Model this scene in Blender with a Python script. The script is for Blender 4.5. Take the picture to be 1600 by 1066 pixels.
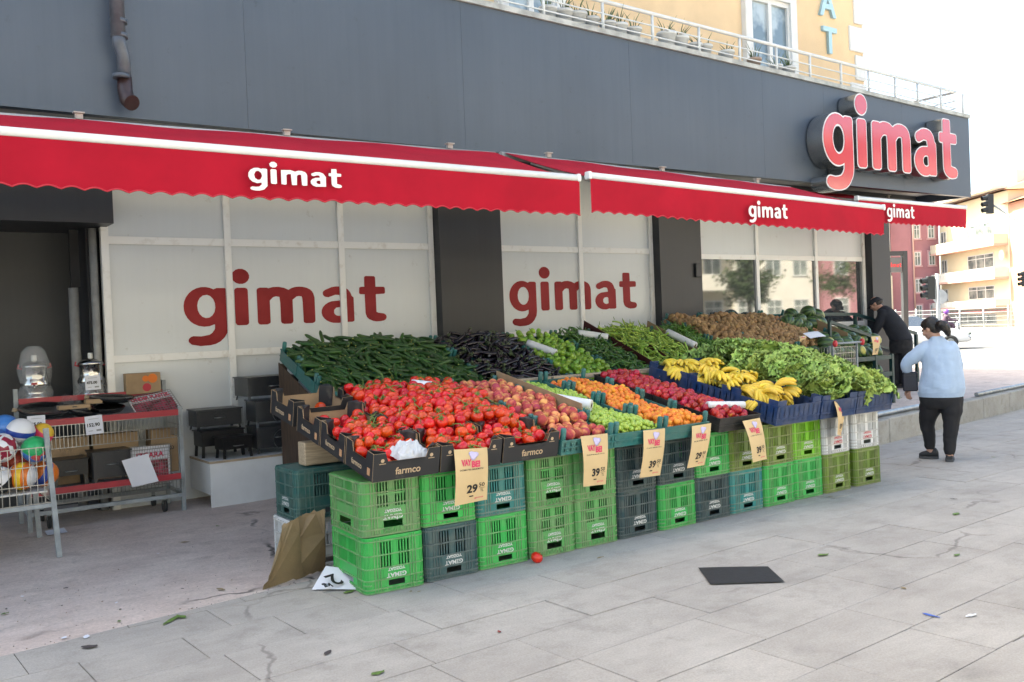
import bpy, bmesh, math, random
from mathutils import Vector, Matrix, Euler, noise as mnoise
from mathutils.geometry import delaunay_2d_cdt
import numpy as np
random.seed(7)
for o in list(bpy.data.objects): bpy.data.objects.remove(o)
SC = bpy.context.scene
COL = SC.collection
R = math.radians
# ------------------------------------------------------------------ camera
CAM = Vector((0, 0, 1.6)); FPX = 1440.0
_yaw, _pitch, _roll = R(54.5), R(.85), R(-2.3)
FW = Vector((math.cos(_yaw)*math.cos(_pitch), math.sin(_yaw)*math.cos(_pitch), -math.sin(_pitch)))
_rt = FW.cross(Vector((0, 0, 1))).normalized(); _up = _rt.cross(FW)
RT = _rt*math.cos(_roll)+_up*math.sin(_roll); UP = _up*math.cos(_roll)-_rt*math.sin(_roll)
cd = bpy.data.cameras.new('camera'); cam = bpy.data.objects.new('camera', cd); COL.objects.link(cam)
cd.sensor_width = 36; cd.lens = 36*FPX/1600; cd.clip_end = 2000; cd.clip_start = .05
cam.matrix_world = Matrix(((RT.x, UP.x, -FW.x, CAM.x), (RT.y, UP.y, -FW.y, CAM.y), (RT.z, UP.z, -FW.z, CAM.z), (0, 0, 0, 1)))
SC.camera = cam
# ------------------------------------------------------------------ sky, sun, exposure
SUN_EL = R(54); SUN_DIR = Vector((-.46*math.cos(SUN_EL), .888*math.cos(SUN_EL), math.sin(SUN_EL)))
W = bpy.data.worlds.new('World'); SC.world = W; W.use_nodes = True
nt = W.node_tree; nt.nodes.clear()
sky = nt.nodes.new('ShaderNodeTexSky'); sky.sky_type = 'NISHITA'; sky.sun_disc = False
sky.sun_elevation = SUN_EL; sky.sun_rotation = math.atan2(SUN_DIR.x, SUN_DIR.y)
sky.air_density = .9; sky.dust_density = 6.0; sky.ozone_density = .6; sky.altitude = 900
bg = nt.nodes.new('ShaderNodeBackground'); bg.inputs['Strength'].default_value = .15
out = nt.nodes.new('ShaderNodeOutputWorld')
nt.links.new(sky.outputs[0], bg.inputs[0]); nt.links.new(bg.outputs[0], out.inputs[0])
sl = bpy.data.lights.new('sun', 'SUN'); sl.energy = 5.0; sl.angle = R(.53); sl.color = (1, .965, .91)
so = bpy.data.objects.new('sun', sl); COL.objects.link(so)
so.rotation_euler = SUN_DIR.to_track_quat('Z', 'Y').to_euler(); so.location = (0, 0, 40)
SC.view_settings.view_transform = 'Standard'; SC.view_settings.look = 'None'
SC.view_settings.exposure = 2.22; SC.view_settings.gamma = 1.0
SC.view_settings.use_curve_mapping = False
SC.view_settings.use_white_balance = True; SC.view_settings.white_balance_temperature = 7350; SC.view_settings.white_balance_tint = 3
SC.cycles.max_bounces = 4; SC.cycles.diffuse_bounces = 2; SC.cycles.glossy_bounces = 3; SC.cycles.transparent_max_bounces = 8; SC.cycles.use_adaptive_sampling = True; SC.cycles.adaptive_threshold = .02
SC.cycles.use_denoising = True

# ------------------------------------------------------------------ pixel helpers (photograph pixels -> places)
def ray(x, y): return FW*FPX + RT*(x-800) - UP*(y-533)
def atY(x, y, Y): d = ray(x, y); return CAM + d*((Y-CAM.y)/d.y)
def atX(x, y, X): d = ray(x, y); return CAM + d*((X-CAM.x)/d.x)
def atZ(x, y, Z): d = ray(x, y); return CAM + d*((Z-CAM.z)/d.z)
def atD(x, y, D): return CAM + ray(x, y)*(D/FPX)

# ------------------------------------------------------------------ materials
MATS = {}
def _nodes(name):
    m = bpy.data.materials.new(name); m.use_nodes = True
    n = m.node_tree.nodes; l = m.node_tree.links
    return m, n, l, n['Principled BSDF']
def rgb(c): return (c[0], c[1], c[2], 1)
def hx(h):
    v = [int(h[i:i+2], 16)/255 for i in (0, 2, 4)]
    return tuple(c/12.92 if c <= .04045 else ((c+.055)/1.055)**2.4 for c in v)
def mat(name, col, rough=.6, var=.0, scale=4., col2=None, bump=0., bscale=60., metal=0., spec=.5, rnd=0., stretch=None, detail=4., emit=None, alpha=None, trans=0., sss=0., coat=0., sheen=0., band=(.35, .65), hue=.0, world=False):
    if name in MATS: return MATS[name]
    m, n, l, b = _nodes(name); MATS[name] = m
    b.inputs['Roughness'].default_value = rough; b.inputs['Metallic'].default_value = metal
    b.inputs['Specular IOR Level'].default_value = spec
    tc = n.new('ShaderNodeTexCoord'); vec = tc.outputs['Object']
    oi = None
    if world:
        ge = n.new('ShaderNodeNewGeometry'); vec = ge.outputs['Position']
    if stretch or rnd or hue:
        mp = n.new('ShaderNodeMapping'); l.new(vec, mp.inputs[0])
        if stretch: mp.inputs['Scale'].default_value = stretch
        if rnd or hue:
            oi = n.new('ShaderNodeObjectInfo')
            mm = n.new('ShaderNodeMath'); mm.operation = 'MULTIPLY'; mm.inputs[1].default_value = 37.
            l.new(oi.outputs['Random'], mm.inputs[0]); l.new(mm.outputs[0], mp.inputs['Location'])
        vec = mp.outputs[0]
    csock = None
    if var or col2:
        no = n.new('ShaderNodeTexNoise'); no.inputs['Scale'].default_value = scale; no.inputs['Detail'].default_value = detail
        no.inputs['Roughness'].default_value = .6
        l.new(vec, no.inputs['Vector'])
        rp = n.new('ShaderNodeValToRGB'); l.new(no.outputs['Fac'], rp.inputs[0])
        c2 = col2 or tuple(max(0, c*(1-var)) for c in col)
        rp.color_ramp.elements[0].position = band[0]; rp.color_ramp.elements[1].position = band[1]
        rp.color_ramp.elements[0].color = rgb(c2); rp.color_ramp.elements[1].color = rgb(col)
        csock = rp.outputs[0]
    if rnd or hue:
        hs = n.new('ShaderNodeHueSaturation')
        if csock: l.new(csock, hs.inputs['Color'])
        else: hs.inputs['Color'].default_value = rgb(col)
        mr = n.new('ShaderNodeMapRange'); mr.inputs[3].default_value = 1-rnd; mr.inputs[4].default_value = 1+rnd
        l.new(oi.outputs['Random'], mr.inputs[0]); l.new(mr.outputs[0], hs.inputs['Value'])
        if hue:
            m2 = n.new('ShaderNodeMath'); m2.operation = 'MULTIPLY'; m2.inputs[1].default_value = 7.31
            m3 = n.new('ShaderNodeMath'); m3.operation = 'FRACT'; l.new(oi.outputs['Random'], m2.inputs[0]); l.new(m2.outputs[0], m3.inputs[0])
            m4 = n.new('ShaderNodeMapRange'); m4.inputs[3].default_value = .5-hue; m4.inputs[4].default_value = .5+hue
            l.new(m3.outputs[0], m4.inputs[0]); l.new(m4.outputs[0], hs.inputs['Hue'])
        csock = hs.outputs[0]
    if csock: l.new(csock, b.inputs['Base Color'])
    else: b.inputs['Base Color'].default_value = rgb(col)
    if bump:
        nb = n.new('ShaderNodeTexNoise'); nb.inputs['Scale'].default_value = bscale; nb.inputs['Detail'].default_value = 5
        l.new(vec, nb.inputs['Vector'])
        bp = n.new('ShaderNodeBump'); bp.inputs['Strength'].default_value = bump; bp.inputs['Distance'].default_value = .01
        l.new(nb.outputs['Fac'], bp.inputs['Height']); l.new(bp.outputs[0], b.inputs['Normal'])
    if trans: b.inputs['Transmission Weight'].default_value = trans
    if alpha is not None: b.inputs['Alpha'].default_value = alpha
    if sss:
        b.inputs['Subsurface Weight'].default_value = sss; b.inputs['Subsurface Radius'].default_value = (.01, .005, .003)
    if coat: b.inputs['Coat Weight'].default_value = coat; b.inputs['Coat Roughness'].default_value = .1
    if sheen: b.inputs['Sheen Weight'].default_value = sheen
    if emit: b.inputs['Emission Color'].default_value = rgb(emit[0]); b.inputs['Emission Strength'].default_value = emit[1]
    return m

# ------------------------------------------------------------------ mesh builder
class MB:
    def __init__(s): s.v = []; s.f = []; s.m = []; s.s = []
    def face(s, idx, m=0, sm=False): s.f.append(tuple(idx)); s.m.append(m); s.s.append(sm)
    def poly(s, pts, m=0, sm=False):
        b = len(s.v); s.v += [tuple(p) for p in pts]; s.face(range(b, b+len(pts)), m, sm)
    def box(s, x0, y0, z0, x1, y1, z1, m=0):
        if x0 > x1: x0, x1 = x1, x0
        if y0 > y1: y0, y1 = y1, y0
        if z0 > z1: z0, z1 = z1, z0
        b = len(s.v)
        s.v += [(x0,y0,z0),(x1,y0,z0),(x1,y1,z0),(x0,y1,z0),(x0,y0,z1),(x1,y0,z1),(x1,y1,z1),(x0,y1,z1)]
        for q in ((3,2,1,0),(4,5,6,7),(0,1,5,4),(1,2,6,5),(2,3,7,6),(3,0,4,7)): s.face([b+i for i in q], m)
        return s
    def bbox(s, x0, y0, z0, x1, y1, z1, e=.005, m=0):      # box with chamfered edges
        cs = []
        b = len(s.v)
        X = (x0, x1); Y = (y0, y1); Z = (z0, z1)
        id = {}
        for i in (0, 1):
            for j in (0, 1):
                for k in (0, 1):
                    for a in range(3):
                        p = [X[i], Y[j], Z[k]]
                        for c in range(3):
                            if c != a:
                                sgn = (1, -1)[(i, j, k)[c]]; p[c] += sgn*e
                        id[i, j, k, a] = len(s.v); s.v.append(tuple(p))
        def q(l): s.face(l, m)
        for a in range(3):
            o = [c for c in range(3) if c != a]
            for t in (0, 1):
                def g(u, w):
                    k = [0, 0, 0]; k[a] = t; k[o[0]] = u; k[o[1]] = w; return id[k[0], k[1], k[2], a]
                l = [g(0, 0), g(1, 0), g(1, 1), g(0, 1)]
                if (t == 0) ^ (a == 1): l.reverse()
                q(l)
            for u in (0, 1):
                for w in (0, 1):
                    def h(t, ax):
                        k = [0, 0, 0]; k[a] = t; k[o[0]] = u; k[o[1]] = w; return id[k[0], k[1], k[2], ax]
                    q([h(0, o[0]), h(1, o[0]), h(1, o[1]), h(0, o[1])])
        for i in (0, 1):
            for j in (0, 1):
                for k in (0, 1): q([id[i, j, k, 0], id[i, j, k, 1], id[i, j, k, 2]])
        return s
    def beam(s, a, b, w, h=None, m=0, up=(0, 0, 1)):
        a = Vector(a); b = Vector(b); h = h or w
        d = (b-a).normalized(); u = Vector(up)
        if abs(d.dot(u)) > .98: u = Vector((0, 1, 0))
        x = d.cross(u).normalized()*w/2; y = x.cross(d).normalized()*h/2
        k = len(s.v)
        for p in (a, b):
            for q in (-x-y, x-y, x+y, -x+y): s.v.append(tuple(p+q))
        for q in ((3,2,1,0),(4,5,6,7),(0,1,5,4),(1,2,6,5),(2,3,7,6),(3,0,4,7)): s.face([k+i for i in q], m)
        return s
    def tube(s, pts, r, n=8, m=0, caps=True, sm=True, flat=1.):
        pts = [Vector(p) for p in pts]; k = len(s.v); N = len(pts)
        rr = r if isinstance(r, (list, tuple)) else [r]*N
        ref = None
        for i, p in enumerate(pts):
            d = (pts[min(i+1, N-1)]-pts[max(i-1, 0)]).normalized()
            if ref is None:
                ref = d.orthogonal().normalized() if flat == 1. else (Vector((0,0,1))-d*d.z).normalized()
            x = (ref-d*ref.dot(d)).normalized(); ref = x; y = d.cross(x)
            for j in range(n):
                a = 2*math.pi*j/n; s.v.append(tuple(p+(x*math.cos(a)*flat+y*math.sin(a))*rr[i]))
        for i in range(N-1):
            for j in range(n):
                a = k+i*n+j; b = k+i*n+(j+1) % n; s.face((a, b, b+n, a+n), m, sm)
        if caps:
            s.face([k+j for j in range(n)][::-1], m); s.face([k+(N-1)*n+j for j in range(n)], m)
        return s
    def lathe(s, prof, n=16, m=0, c=(0, 0, 0), sm=True, wob=None, caps=True):
        k = len(s.v); c = Vector(c)
        for (r, z) in prof:
            for j in range(n):
                a = 2*math.pi*j/n; w = wob(a, z) if wob else 1
                s.v.append((c.x+r*w*math.cos(a), c.y+r*w*math.sin(a), c.z+z))
        for i in range(len(prof)-1):
            for j in range(n):
                a = k+i*n+j; b = k+i*n+(j+1) % n; s.face((a, b, b+n, a+n), m, sm)
        if caps:
            s.face([k+j for j in range(n)][::-1], m, sm); s.face([k+(len(prof)-1)*n+j for j in range(n)], m, sm)
        return s
    def ell(s, c, rx, ry, rz, nu=10, nv=7, m=0, f=None):
        k = len(s.v)
        for i in range(1, nv):
            t = math.pi*i/nv
            for j in range(nu):
                a = 2*math.pi*j/nu
                p = Vector((math.sin(t)*math.cos(a), math.sin(t)*math.sin(a), math.cos(t)))
                w = f(p) if f else 1
                s.v.append((c[0]+p.x*rx*w, c[1]+p.y*ry*w, c[2]+p.z*rz*w))
        w0 = f(Vector((0, 0, 1))) if f else 1; w1 = f(Vector((0, 0, -1))) if f else 1
        s.v.append((c[0], c[1], c[2]+rz*w0)); s.v.append((c[0], c[1], c[2]-rz*w1)); T = len(s.v)-2
        for i in range(nv-2):
            for j in range(nu):
                a = k+i*nu+j; b = k+i*nu+(j+1) % nu; s.face((a, a+nu, b+nu, b), m, True)
        for j in range(nu):
            s.face((T, k+j, k+(j+1) % nu), m, True); e = k+(nv-2)*nu
            s.face((T+1, e+(j+1) % nu, e+j), m, True)
        return s
    def prism(s, pts, d, m=0, ms=None):                      # planar polygon (list of Vector) pushed along d
        ms = m if ms is None else ms
        n = len(pts); k = len(s.v); d = Vector(d)
        s.v += [tuple(p) for p in pts]+[tuple(Vector(p)+d) for p in pts]
        s.face(range(k, k+n), m); s.face([k+n+i for i in range(n)][::-1], m)
        for i in range(n):
            j = (i+1) % n; s.face((k+i, k+n+i, k+n+j, k+j), ms)
        return s
    def grid(s, fn, nu, nv, m=0, sm=True):
        k = len(s.v)
        for i in range(nu+1):
            for j in range(nv+1): s.v.append(tuple(fn(i/nu, j/nv)))
        for i in range(nu):
            for j in range(nv):
                a = k+i*(nv+1)+j; s.face((a, a+nv+1, a+nv+2, a+1), m, sm)
        return s
    def add(s, other, M):
        k = len(s.v); s.v += [tuple(M @ Vector(p)) for p in other.v]
        s.f += [tuple(k+i for i in f) for f in other.f]; s.m += other.m; s.s += other.s
        return s
    def mesh(s, name, mats, fix=True):
        me = bpy.data.meshes.new(name); me.from_pydata(s.v, [], s.f)
        mats = mats if isinstance(mats, (list, tuple)) else [mats]
        for q in mats: me.materials.append(q)
        me.polygons.foreach_set('material_index', s.m); me.polygons.foreach_set('use_smooth', s.s)
        if fix:
            bm = bmesh.new(); bm.from_mesh(me); bmesh.ops.recalc_face_normals(bm, faces=bm.faces); bm.to_mesh(me); bm.free()
        me.update(); return me
    def obj(s, name, mats, parent=None, **k):
        return place(name, s.mesh(name, mats), parent, **k)

def place(name, me, parent=None, loc=None, rot=None, scale=None, label=None, cat=None, group=None, kind=None, M=None):
    o = bpy.data.objects.new(name, me); COL.objects.link(o)
    if parent: o.parent = parent
    if M is not None: o.matrix_local = M
    if loc is not None: o.location = loc
    if rot is not None: o.rotation_euler = rot
    if scale is not None: o.scale = (scale,)*3 if isinstance(scale, (int, float)) else scale
    tag(o, label, cat, group, kind); return o
def tag(o, label=None, cat=None, group=None, kind=None):
    if label: o['label'] = label
    if cat: o['category'] = cat
    if group: o['group'] = group
    if kind: o['kind'] = kind
    return o
def thing(name, label, cat, group=None, loc=(0, 0, 0), rot=(0, 0, 0)):
    return place(name, None, None, loc=loc, rot=rot, label=label, cat=cat, group=group)

# text with the built-in typeface
_TX = {}
def text_mesh(body, size, mt, off=0., ext=0., align='CENTER', sx=1.):
    key = (body, size, mt.name, off, ext, align, sx)
    if key in _TX: return _TX[key]
    c = bpy.data.curves.new('lettering', 'FONT'); c.body = body; c.size = size; c.offset = off; c.extrude = ext
    c.align_x = align; c.align_y = 'CENTER'; c.resolution_u = 3
    o = bpy.data.objects.new('lettering', c); COL.objects.link(o)
    dg = bpy.context.evaluated_depsgraph_get(); dg.update()
    me = bpy.data.meshes.new_from_object(o.evaluated_get(dg)); me.name = 'lettering'
    bpy.data.objects.remove(o); bpy.data.curves.remove(c)
    me.materials.clear(); me.materials.append(mt)
    if sx != 1.:
        for v in me.vertices: v.co.x *= sx
    _TX[key] = me; return me
# a frame standing in a vertical plane: local x -> world dir u, local y -> up
def frame(o, u, up=(0, 0, 1)):
    u = Vector(u).normalized(); v = Vector(up).normalized(); w = u.cross(v).normalized()
    return Matrix(((u.x, v.x, w.x, o[0]), (u.y, v.y, w.y, o[1]), (u.z, v.z, w.z, o[2]), (0, 0, 0, 1)))
# ------------------------------------------------------------------ the shop's bold rounded wordmark (outline traced from stroke distance fields)
def _cap(X, Y, a, b, ra, rb):
    ax, ay = a; bx, by = b; dx, dy = bx-ax, by-ay; L = dx*dx+dy*dy+1e-9
    t = np.clip(((X-ax)*dx+(Y-ay)*dy)/L, 0, 1)
    return np.hypot(X-ax-t*dx, Y-ay-t*dy)-(ra+(rb-ra)*t)
def _path(X, Y, pts):
    d = np.full(X.shape, 9.)
    P = []
    n = len(pts)
    for i in range(n-1):
        p0 = pts[max(i-1, 0)]; p1 = pts[i]; p2 = pts[i+1]; p3 = pts[min(i+2, n-1)]
        for k in range(6):
            t = k/6
            P.append(tuple(.5*((2*p1[c])+(-p0[c]+p2[c])*t+(2*p0[c]-5*p1[c]+4*p2[c]-p3[c])*t*t+(-p0[c]+3*p1[c]-3*p2[c]+p3[c])*t**3) for c in range(3)))
    P.append(pts[-1])
    for a, b in zip(P, P[1:]): d = np.minimum(d, _cap(X, Y, a[:2], b[:2], a[2], b[2]))
    return d
def _rbox(X, Y, x0, y0, x1, y1, r=.06):
    cx, cy, hx_, hy = (x0+x1)/2, (y0+y1)/2, (x1-x0)/2-r, (y1-y0)/2-r
    qx = np.abs(X-cx)-hx_; qy = np.abs(Y-cy)-hy
    return np.hypot(np.maximum(qx, 0), np.maximum(qy, 0))+np.minimum(np.maximum(qx, qy), 0)-r
def _elp(X, Y, cx, cy, a, b):
    return (np.hypot((X-cx)/a, (Y-cy)/b)-1)*min(a, b)
def _field(ch):
    xs = np.arange(-.30371, 1.75, .0125); ys = np.arange(-.75293, 1.8, .0125); X, Y = np.meshgrid(xs, ys)
    mn = np.minimum
    if ch == 'g':
        ring = np.maximum(_elp(X, Y, .42, .52, .42, .53), -_elp(X, Y, .46, .53, .185, .31))
        d = mn(ring, _rbox(X, Y, .62, .0, .90, 1.02, .07))
        d = mn(d, _path(X, Y, [(.76, .1, .14), (.745, -.13, .14), (.60, -.33, .14), (.36, -.39, .13), (.19, -.365, .12)]))
        d = np.maximum(d, -_elp(X, Y, .46, .53, .185, .31)); adv = 1.0
    elif ch == 'i':
        d = mn(_rbox(X, Y, .0, 0, .29, 1.02, .07), _elp(X, Y, .145, 1.33, .19, .21)); adv = .43
    elif ch == 'm':
        d = mn(_rbox(X, Y, 0, 0, .28, 1.02, .07), mn(_rbox(X, Y, .51, 0, .79, .8, .07), _rbox(X, Y, 1.02, 0, 1.30, .8, .07)))
        d = mn(d, _path(X, Y, [(.16, .70, .11), (.30, .87, .13), (.47, .905, .135), (.62, .83, .14), (.65, .6, .14)]))
        d = mn(d, _path(X, Y, [(.67, .70, .11), (.81, .87, .13), (.98, .905, .135), (1.13, .83, .14), (1.16, .6, .14)])); adv = 1.42
    elif ch == 'a':
        d = _path(X, Y, [(.14, .84, .115), (.32, .915, .12), (.52, .88, .13), (.60, .70, .135), (.61, .4, .135), (.62, .2, .135)])
        d = mn(d, _rbox(X, Y, .50, 0, .77, .75, .05))
        d = mn(d, np.maximum(_elp(X, Y, .34, .30, .36, .325), -_elp(X, Y, .40, .31, .125, .13)))
        d = mn(d, _path(X, Y, [(.30, .53, .09), (.46, .565, .07), (.60, .57, .06)])); adv = .86
    else:
        d = mn(_rbox(X, Y, .14, .2, .42, 1.34, .05), _rbox(X, Y, 0, .80, .66, 1.02, .05))
        d = mn(d, _path(X, Y, [(.28, .35, .14), (.295, .19, .14), (.42, .12, .135), (.56, .115, .115)])); adv = .7
    return xs, ys, d, adv
def _loops(xs, ys, d):
    seg = {}
    H_, W_ = d.shape
    def pt(i, j, k, l):
        a, b = d[i, j], d[k, l]; t = a/(a-b)
        return (round(xs[j]+(xs[l]-xs[j])*t, 5), round(ys[i]+(ys[k]-ys[i])*t, 5))
    s = d < 0
    ii, jj = np.where((s[:-1, :-1] ^ s[1:, :-1]) | (s[:-1, :-1] ^ s[:-1, 1:]) | (s[:-1, :-1] ^ s[1:, 1:]))
    for i, j in zip(ii, jj):
        c = (s[i, j], s[i, j+1], s[i+1, j+1], s[i+1, j])
        e = [(i, j, i, j+1), (i, j+1, i+1, j+1), (i+1, j+1, i+1, j), (i+1, j, i, j)]
        ent = [k for k in range(4) if c[k] and not c[(k+1) % 4]]; ext = [k for k in range(4) if not c[k] and c[(k+1) % 4]]
        for a, b in zip(ent, ext): seg[pt(*e[a])] = pt(*e[b])
    loops = []
    while seg:
        st, nx = seg.popitem(); L = [st]
        while nx != st and nx in seg: L.append(nx); nx = seg.pop(nx)
        if len(L) > 8: loops.append(L)
    return loops
def _simp(L, tol):
    def dp(a, b):
        if b-a < 2: return []
        A = np.array(L[a]); B = np.array(L[b]); ab = B-A; n = np.hypot(*ab)+1e-9
        q = np.array(L[a+1:b]); dist = np.abs((q[:, 0]-A[0])*ab[1]-(q[:, 1]-A[1])*ab[0])/n
        k = int(dist.argmax())
        if dist[k] < tol: return []
        k += a+1; return dp(a, k)+[k]+dp(k, b)
    h = len(L)//2
    return [L[i] for i in [0]+dp(0, h)+[h]+dp(h, len(L)-1)]
_LF = {}
def letter_polys(ch, grow=0., tol=.005):
    if ch not in _LF: _LF[ch] = _field(ch)
    xs, ys, d, adv = _LF[ch]
    return [_simp(L, tol) for L in _loops(xs, ys, d-grow)], adv
def letter_mb(ch, scale, z0, z1=None, grow=0., m=0, tol=.006, ms=None, sides_only=False):
    """letter in local xy; flat at z0, or walls to z1"""
    loops, adv = letter_polys(ch, grow, tol); mb = MB()
    if not sides_only:
        vs = []; es = []
        for L in loops:
            k = len(vs); n = len(L); vs += [Vector(p) for p in L]; es += [(k+i, k+(i+1) % n) for i in range(n)]
        r = delaunay_2d_cdt(vs, es, [], 0, 1e-6); xs, ys, d, _a = _LF[ch]
        mb.v += [(p.x*scale, p.y*scale, z0) for p in r[0]]
        for t in r[2]:
            c = sum((r[0][i] for i in t), Vector((0, 0)))/3
            if d[min(max(int((c.y-ys[0])/.0125+.5), 0), len(ys)-1), min(max(int((c.x-xs[0])/.0125+.5), 0), len(xs)-1)] < grow: mb.face(t, m)
    if z1 is not None:
        for L in loops:
            k = len(mb.v); n = len(L)
            for p in L: mb.v += [(p[0]*scale, p[1]*scale, z0), (p[0]*scale, p[1]*scale, z1)]
            for i in range(n): j = (i+1) % n; mb.face((k+2*i, k+2*i+1, k+2*j+1, k+2*j), ms if ms is not None else m, True)
    return mb, adv*scale
def word_mb(scale, m=0, tol=.012):
    w = MB(); x = 0
    for ch in 'gimat':
        q, a = letter_mb(ch, scale, 0, m=m, tol=tol); w.add(q, Matrix.Translation((x, 0, 0))); x += a+.05*scale
    return w, x
# ------------------------------------------------------------------ ground materials
def ground_mat(name, c1, c2, c3, rough=.85, crack=.0, rnd=.06, stain=1.3, bump=.35, fine=90., cell=2.2, scuff=0.):
    m, n, l, b = _nodes(name); MATS[name] = m
    ge = n.new('ShaderNodeNewGeometry'); P = ge.outputs['Position']
    def nz(sc, det=5., rg=.6):
        q = n.new('ShaderNodeTexNoise'); q.inputs['Scale'].default_value = sc; q.inputs['Detail'].default_value = det; q.inputs['Roughness'].default_value = rg
        l.new(P, q.inputs['Vector']); return q.outputs['Fac']
    def ramp(f, a, b_, ca, cb):
        r = n.new('ShaderNodeValToRGB'); r.color_ramp.elements[0].position = a; r.color_ramp.elements[1].position = b_
        r.color_ramp.elements[0].color = rgb(ca); r.color_ramp.elements[1].color = rgb(cb); l.new(f, r.inputs[0]); return r.outputs[0]
    def mix(f, a, b_, mode='MIX', fac=1.):
        x = n.new('ShaderNodeMix'); x.data_type = 'RGBA'; x.blend_type = mode
        if f is None: x.inputs[0].default_value = fac
        else: l.new(f, x.inputs[0])
        l.new(a, x.inputs[6]); l.new(b_, x.inputs[7]); return x.outputs[2]
    base = ramp(nz(stain, 6), .34, .64, c2, c1)
    pat = ramp(nz(stain*2.7, 7, .7), .52, .72, (0, 0, 0), (1, 1, 1))
    k3 = n.new('ShaderNodeRGB'); k3.outputs[0].default_value = rgb(c3)
    h = n.new('ShaderNodeMath'); h.operation = 'MULTIPLY'; h.inputs[1].default_value = .75; l.new(pat, h.inputs[0])
    base = mix(h.outputs[0], base, k3.outputs[0])
    gr = ramp(nz(fine, 3, .8), .3, .72, (.78, .78, .78), (1.14, 1.14, 1.14))
    base = mix(None, base, gr, 'MULTIPLY', .8)
    if scuff:
        mp = n.new('ShaderNodeMapping'); mp.inputs['Scale'].default_value = (1.5, 3.4, 1.); mp.inputs['Rotation'].default_value = (0, 0, .3); l.new(P, mp.inputs[0])
        sn = n.new('ShaderNodeTexNoise'); sn.inputs['Scale'].default_value = 2.2; sn.inputs['Detail'].default_value = 8; sn.inputs['Roughness'].default_value = .72; l.new(mp.outputs[0], sn.inputs['Vector'])
        base = mix(None, base, ramp(sn.outputs['Fac'], .36, .66, (.80, .79, .78), (1.15, 1.15, 1.15)), 'MULTIPLY', scuff)
        dk = ramp(nz(5.5, 3, .5), .64, .74, (1, 1, 1), (.80, .79, .78)); base = mix(None, base, dk, 'MULTIPLY', scuff)
    oi = n.new('ShaderNodeObjectInfo'); mr = n.new('ShaderNodeMapRange'); mr.inputs[3].default_value = 1-rnd; mr.inputs[4].default_value = 1+rnd
    l.new(oi.outputs['Random'], mr.inputs[0]); hs = n.new('ShaderNodeHueSaturation'); l.new(base, hs.inputs['Color']); l.new(mr.outputs[0], hs.inputs['Value'])
    base = hs.outputs[0]
    bh = nz(fine*.6, 6, .7)
    if crack:
        wv = n.new('ShaderNodeTexNoise'); wv.inputs['Scale'].default_value = 3.; wv.inputs['Detail'].default_value = 4; l.new(P, wv.inputs['Vector'])
        va = n.new('ShaderNodeVectorMath'); va.operation = 'MULTIPLY_ADD'; va.inputs[1].default_value = (.35, .35, .35)
        l.new(wv.outputs['Color'], va.inputs[0]); l.new(P, va.inputs[2])
        vo = n.new('ShaderNodeTexVoronoi'); vo.feature = 'DISTANCE_TO_EDGE'; vo.inputs['Scale'].default_value = 1/cell; l.new(va.outputs[0], vo.inputs['Vector'])
        ln = ramp(vo.outputs['Distance'], .0022, .0075, (1, 1, 1), (0, 0, 0))
        msk = ramp(nz(.8, 2), .50, .56, (0, 0, 0), (1, 1, 1))
        mm = n.new('ShaderNodeMath'); mm.operation = 'MULTIPLY'; l.new(ln, mm.inputs[0]); l.new(msk, mm.inputs[1])
        m2 = n.new('ShaderNodeMath'); m2.operation = 'MULTIPLY'; m2.inputs[1].default_value = crack; l.new(mm.outputs[0], m2.inputs[0])
        kd = n.new('ShaderNodeRGB'); kd.outputs[0].default_value = (.09, .08, .07, 1)
        base = mix(m2.outputs[0], base, kd.outputs[0])
    l.new(base, b.inputs['Base Color']); b.inputs['Roughness'].default_value = rough; b.inputs['Specular IOR Level'].default_value = .3
    bp = n.new('ShaderNodeBump'); bp.inputs['Strength'].default_value = bump; bp.inputs['Distance'].default_value = .006
    l.new(bh, bp.inputs['Height']); l.new(bp.outputs[0], b.inputs['Normal'])
    return m
M_SLAB = ground_mat('paving_concrete', (.46, .425, .38), (.385, .353, .315), (.295, .27, .24), crack=.5, rnd=.05, stain=1.1, scuff=.38)
M_JOINT = mat('paving_joint', (.26, .24, .21), .95, var=.4, scale=30)
M_APRON = ground_mat('worn_apron_concrete', (.67, .565, .495), (.59, .475, .415), (.46, .37, .32), crack=1., rnd=0, stain=1.9, bump=1., fine=45., cell=3.4, scuff=.5)
M_KERB = ground_mat('kerb_concrete', (.42, .40, .36), (.33, .31, .27), (.26, .24, .20), crack=0, rnd=.08, stain=3., bump=.7)
M_ROAD = ground_mat('road_asphalt', (.15, .15, .15), (.12, .12, .12), (.10, .10, .10), crack=0, rnd=0, stain=.4)
M_PAINT = mat('road_paint', (.75, .74, .7), .7, var=.25, scale=6)

def yb(x): return 5.39+.13*x                          # edge between pavement slabs and the shop's apron
def sstep(t): t = max(0, min(1, t)); return t*t*(3-2*t)
def plat(x, y): return .28*sstep((x-2.6)/5.5)+.02*max(0, min(3, y-6.6))*sstep((x-6)/4)

# far ground and road
mb = MB(); mb.grid(lambda u, v: (-700+1500*u, -700+1500*v, -.075), 6, 6)
mb.obj('ground', M_ROAD, kind='structure')
mb = MB(); mb.grid(lambda u, v: (26+60*u, -60+140*v, -.066), 2, 2)
road = mb.obj('road', M_ROAD, kind='structure')
mk = MB()
for k in range(14):
    a = atZ(1500+k*9, 541-k*.2, 0)
for k in range(9):
    y0 = -20+k*9
    mk.box(41, y0, -.062, 41.15, y0+4, -.058)
mk.box(27.2, -40, -.062, 27.4, 60, -.058)
mk.obj('lane_marking', M_PAINT, road)
mb = MB(); mb.box(60, -60, -.07, 63, 90, .10); mb.obj('pavement_across_road', M_KERB, kind='structure')

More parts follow.
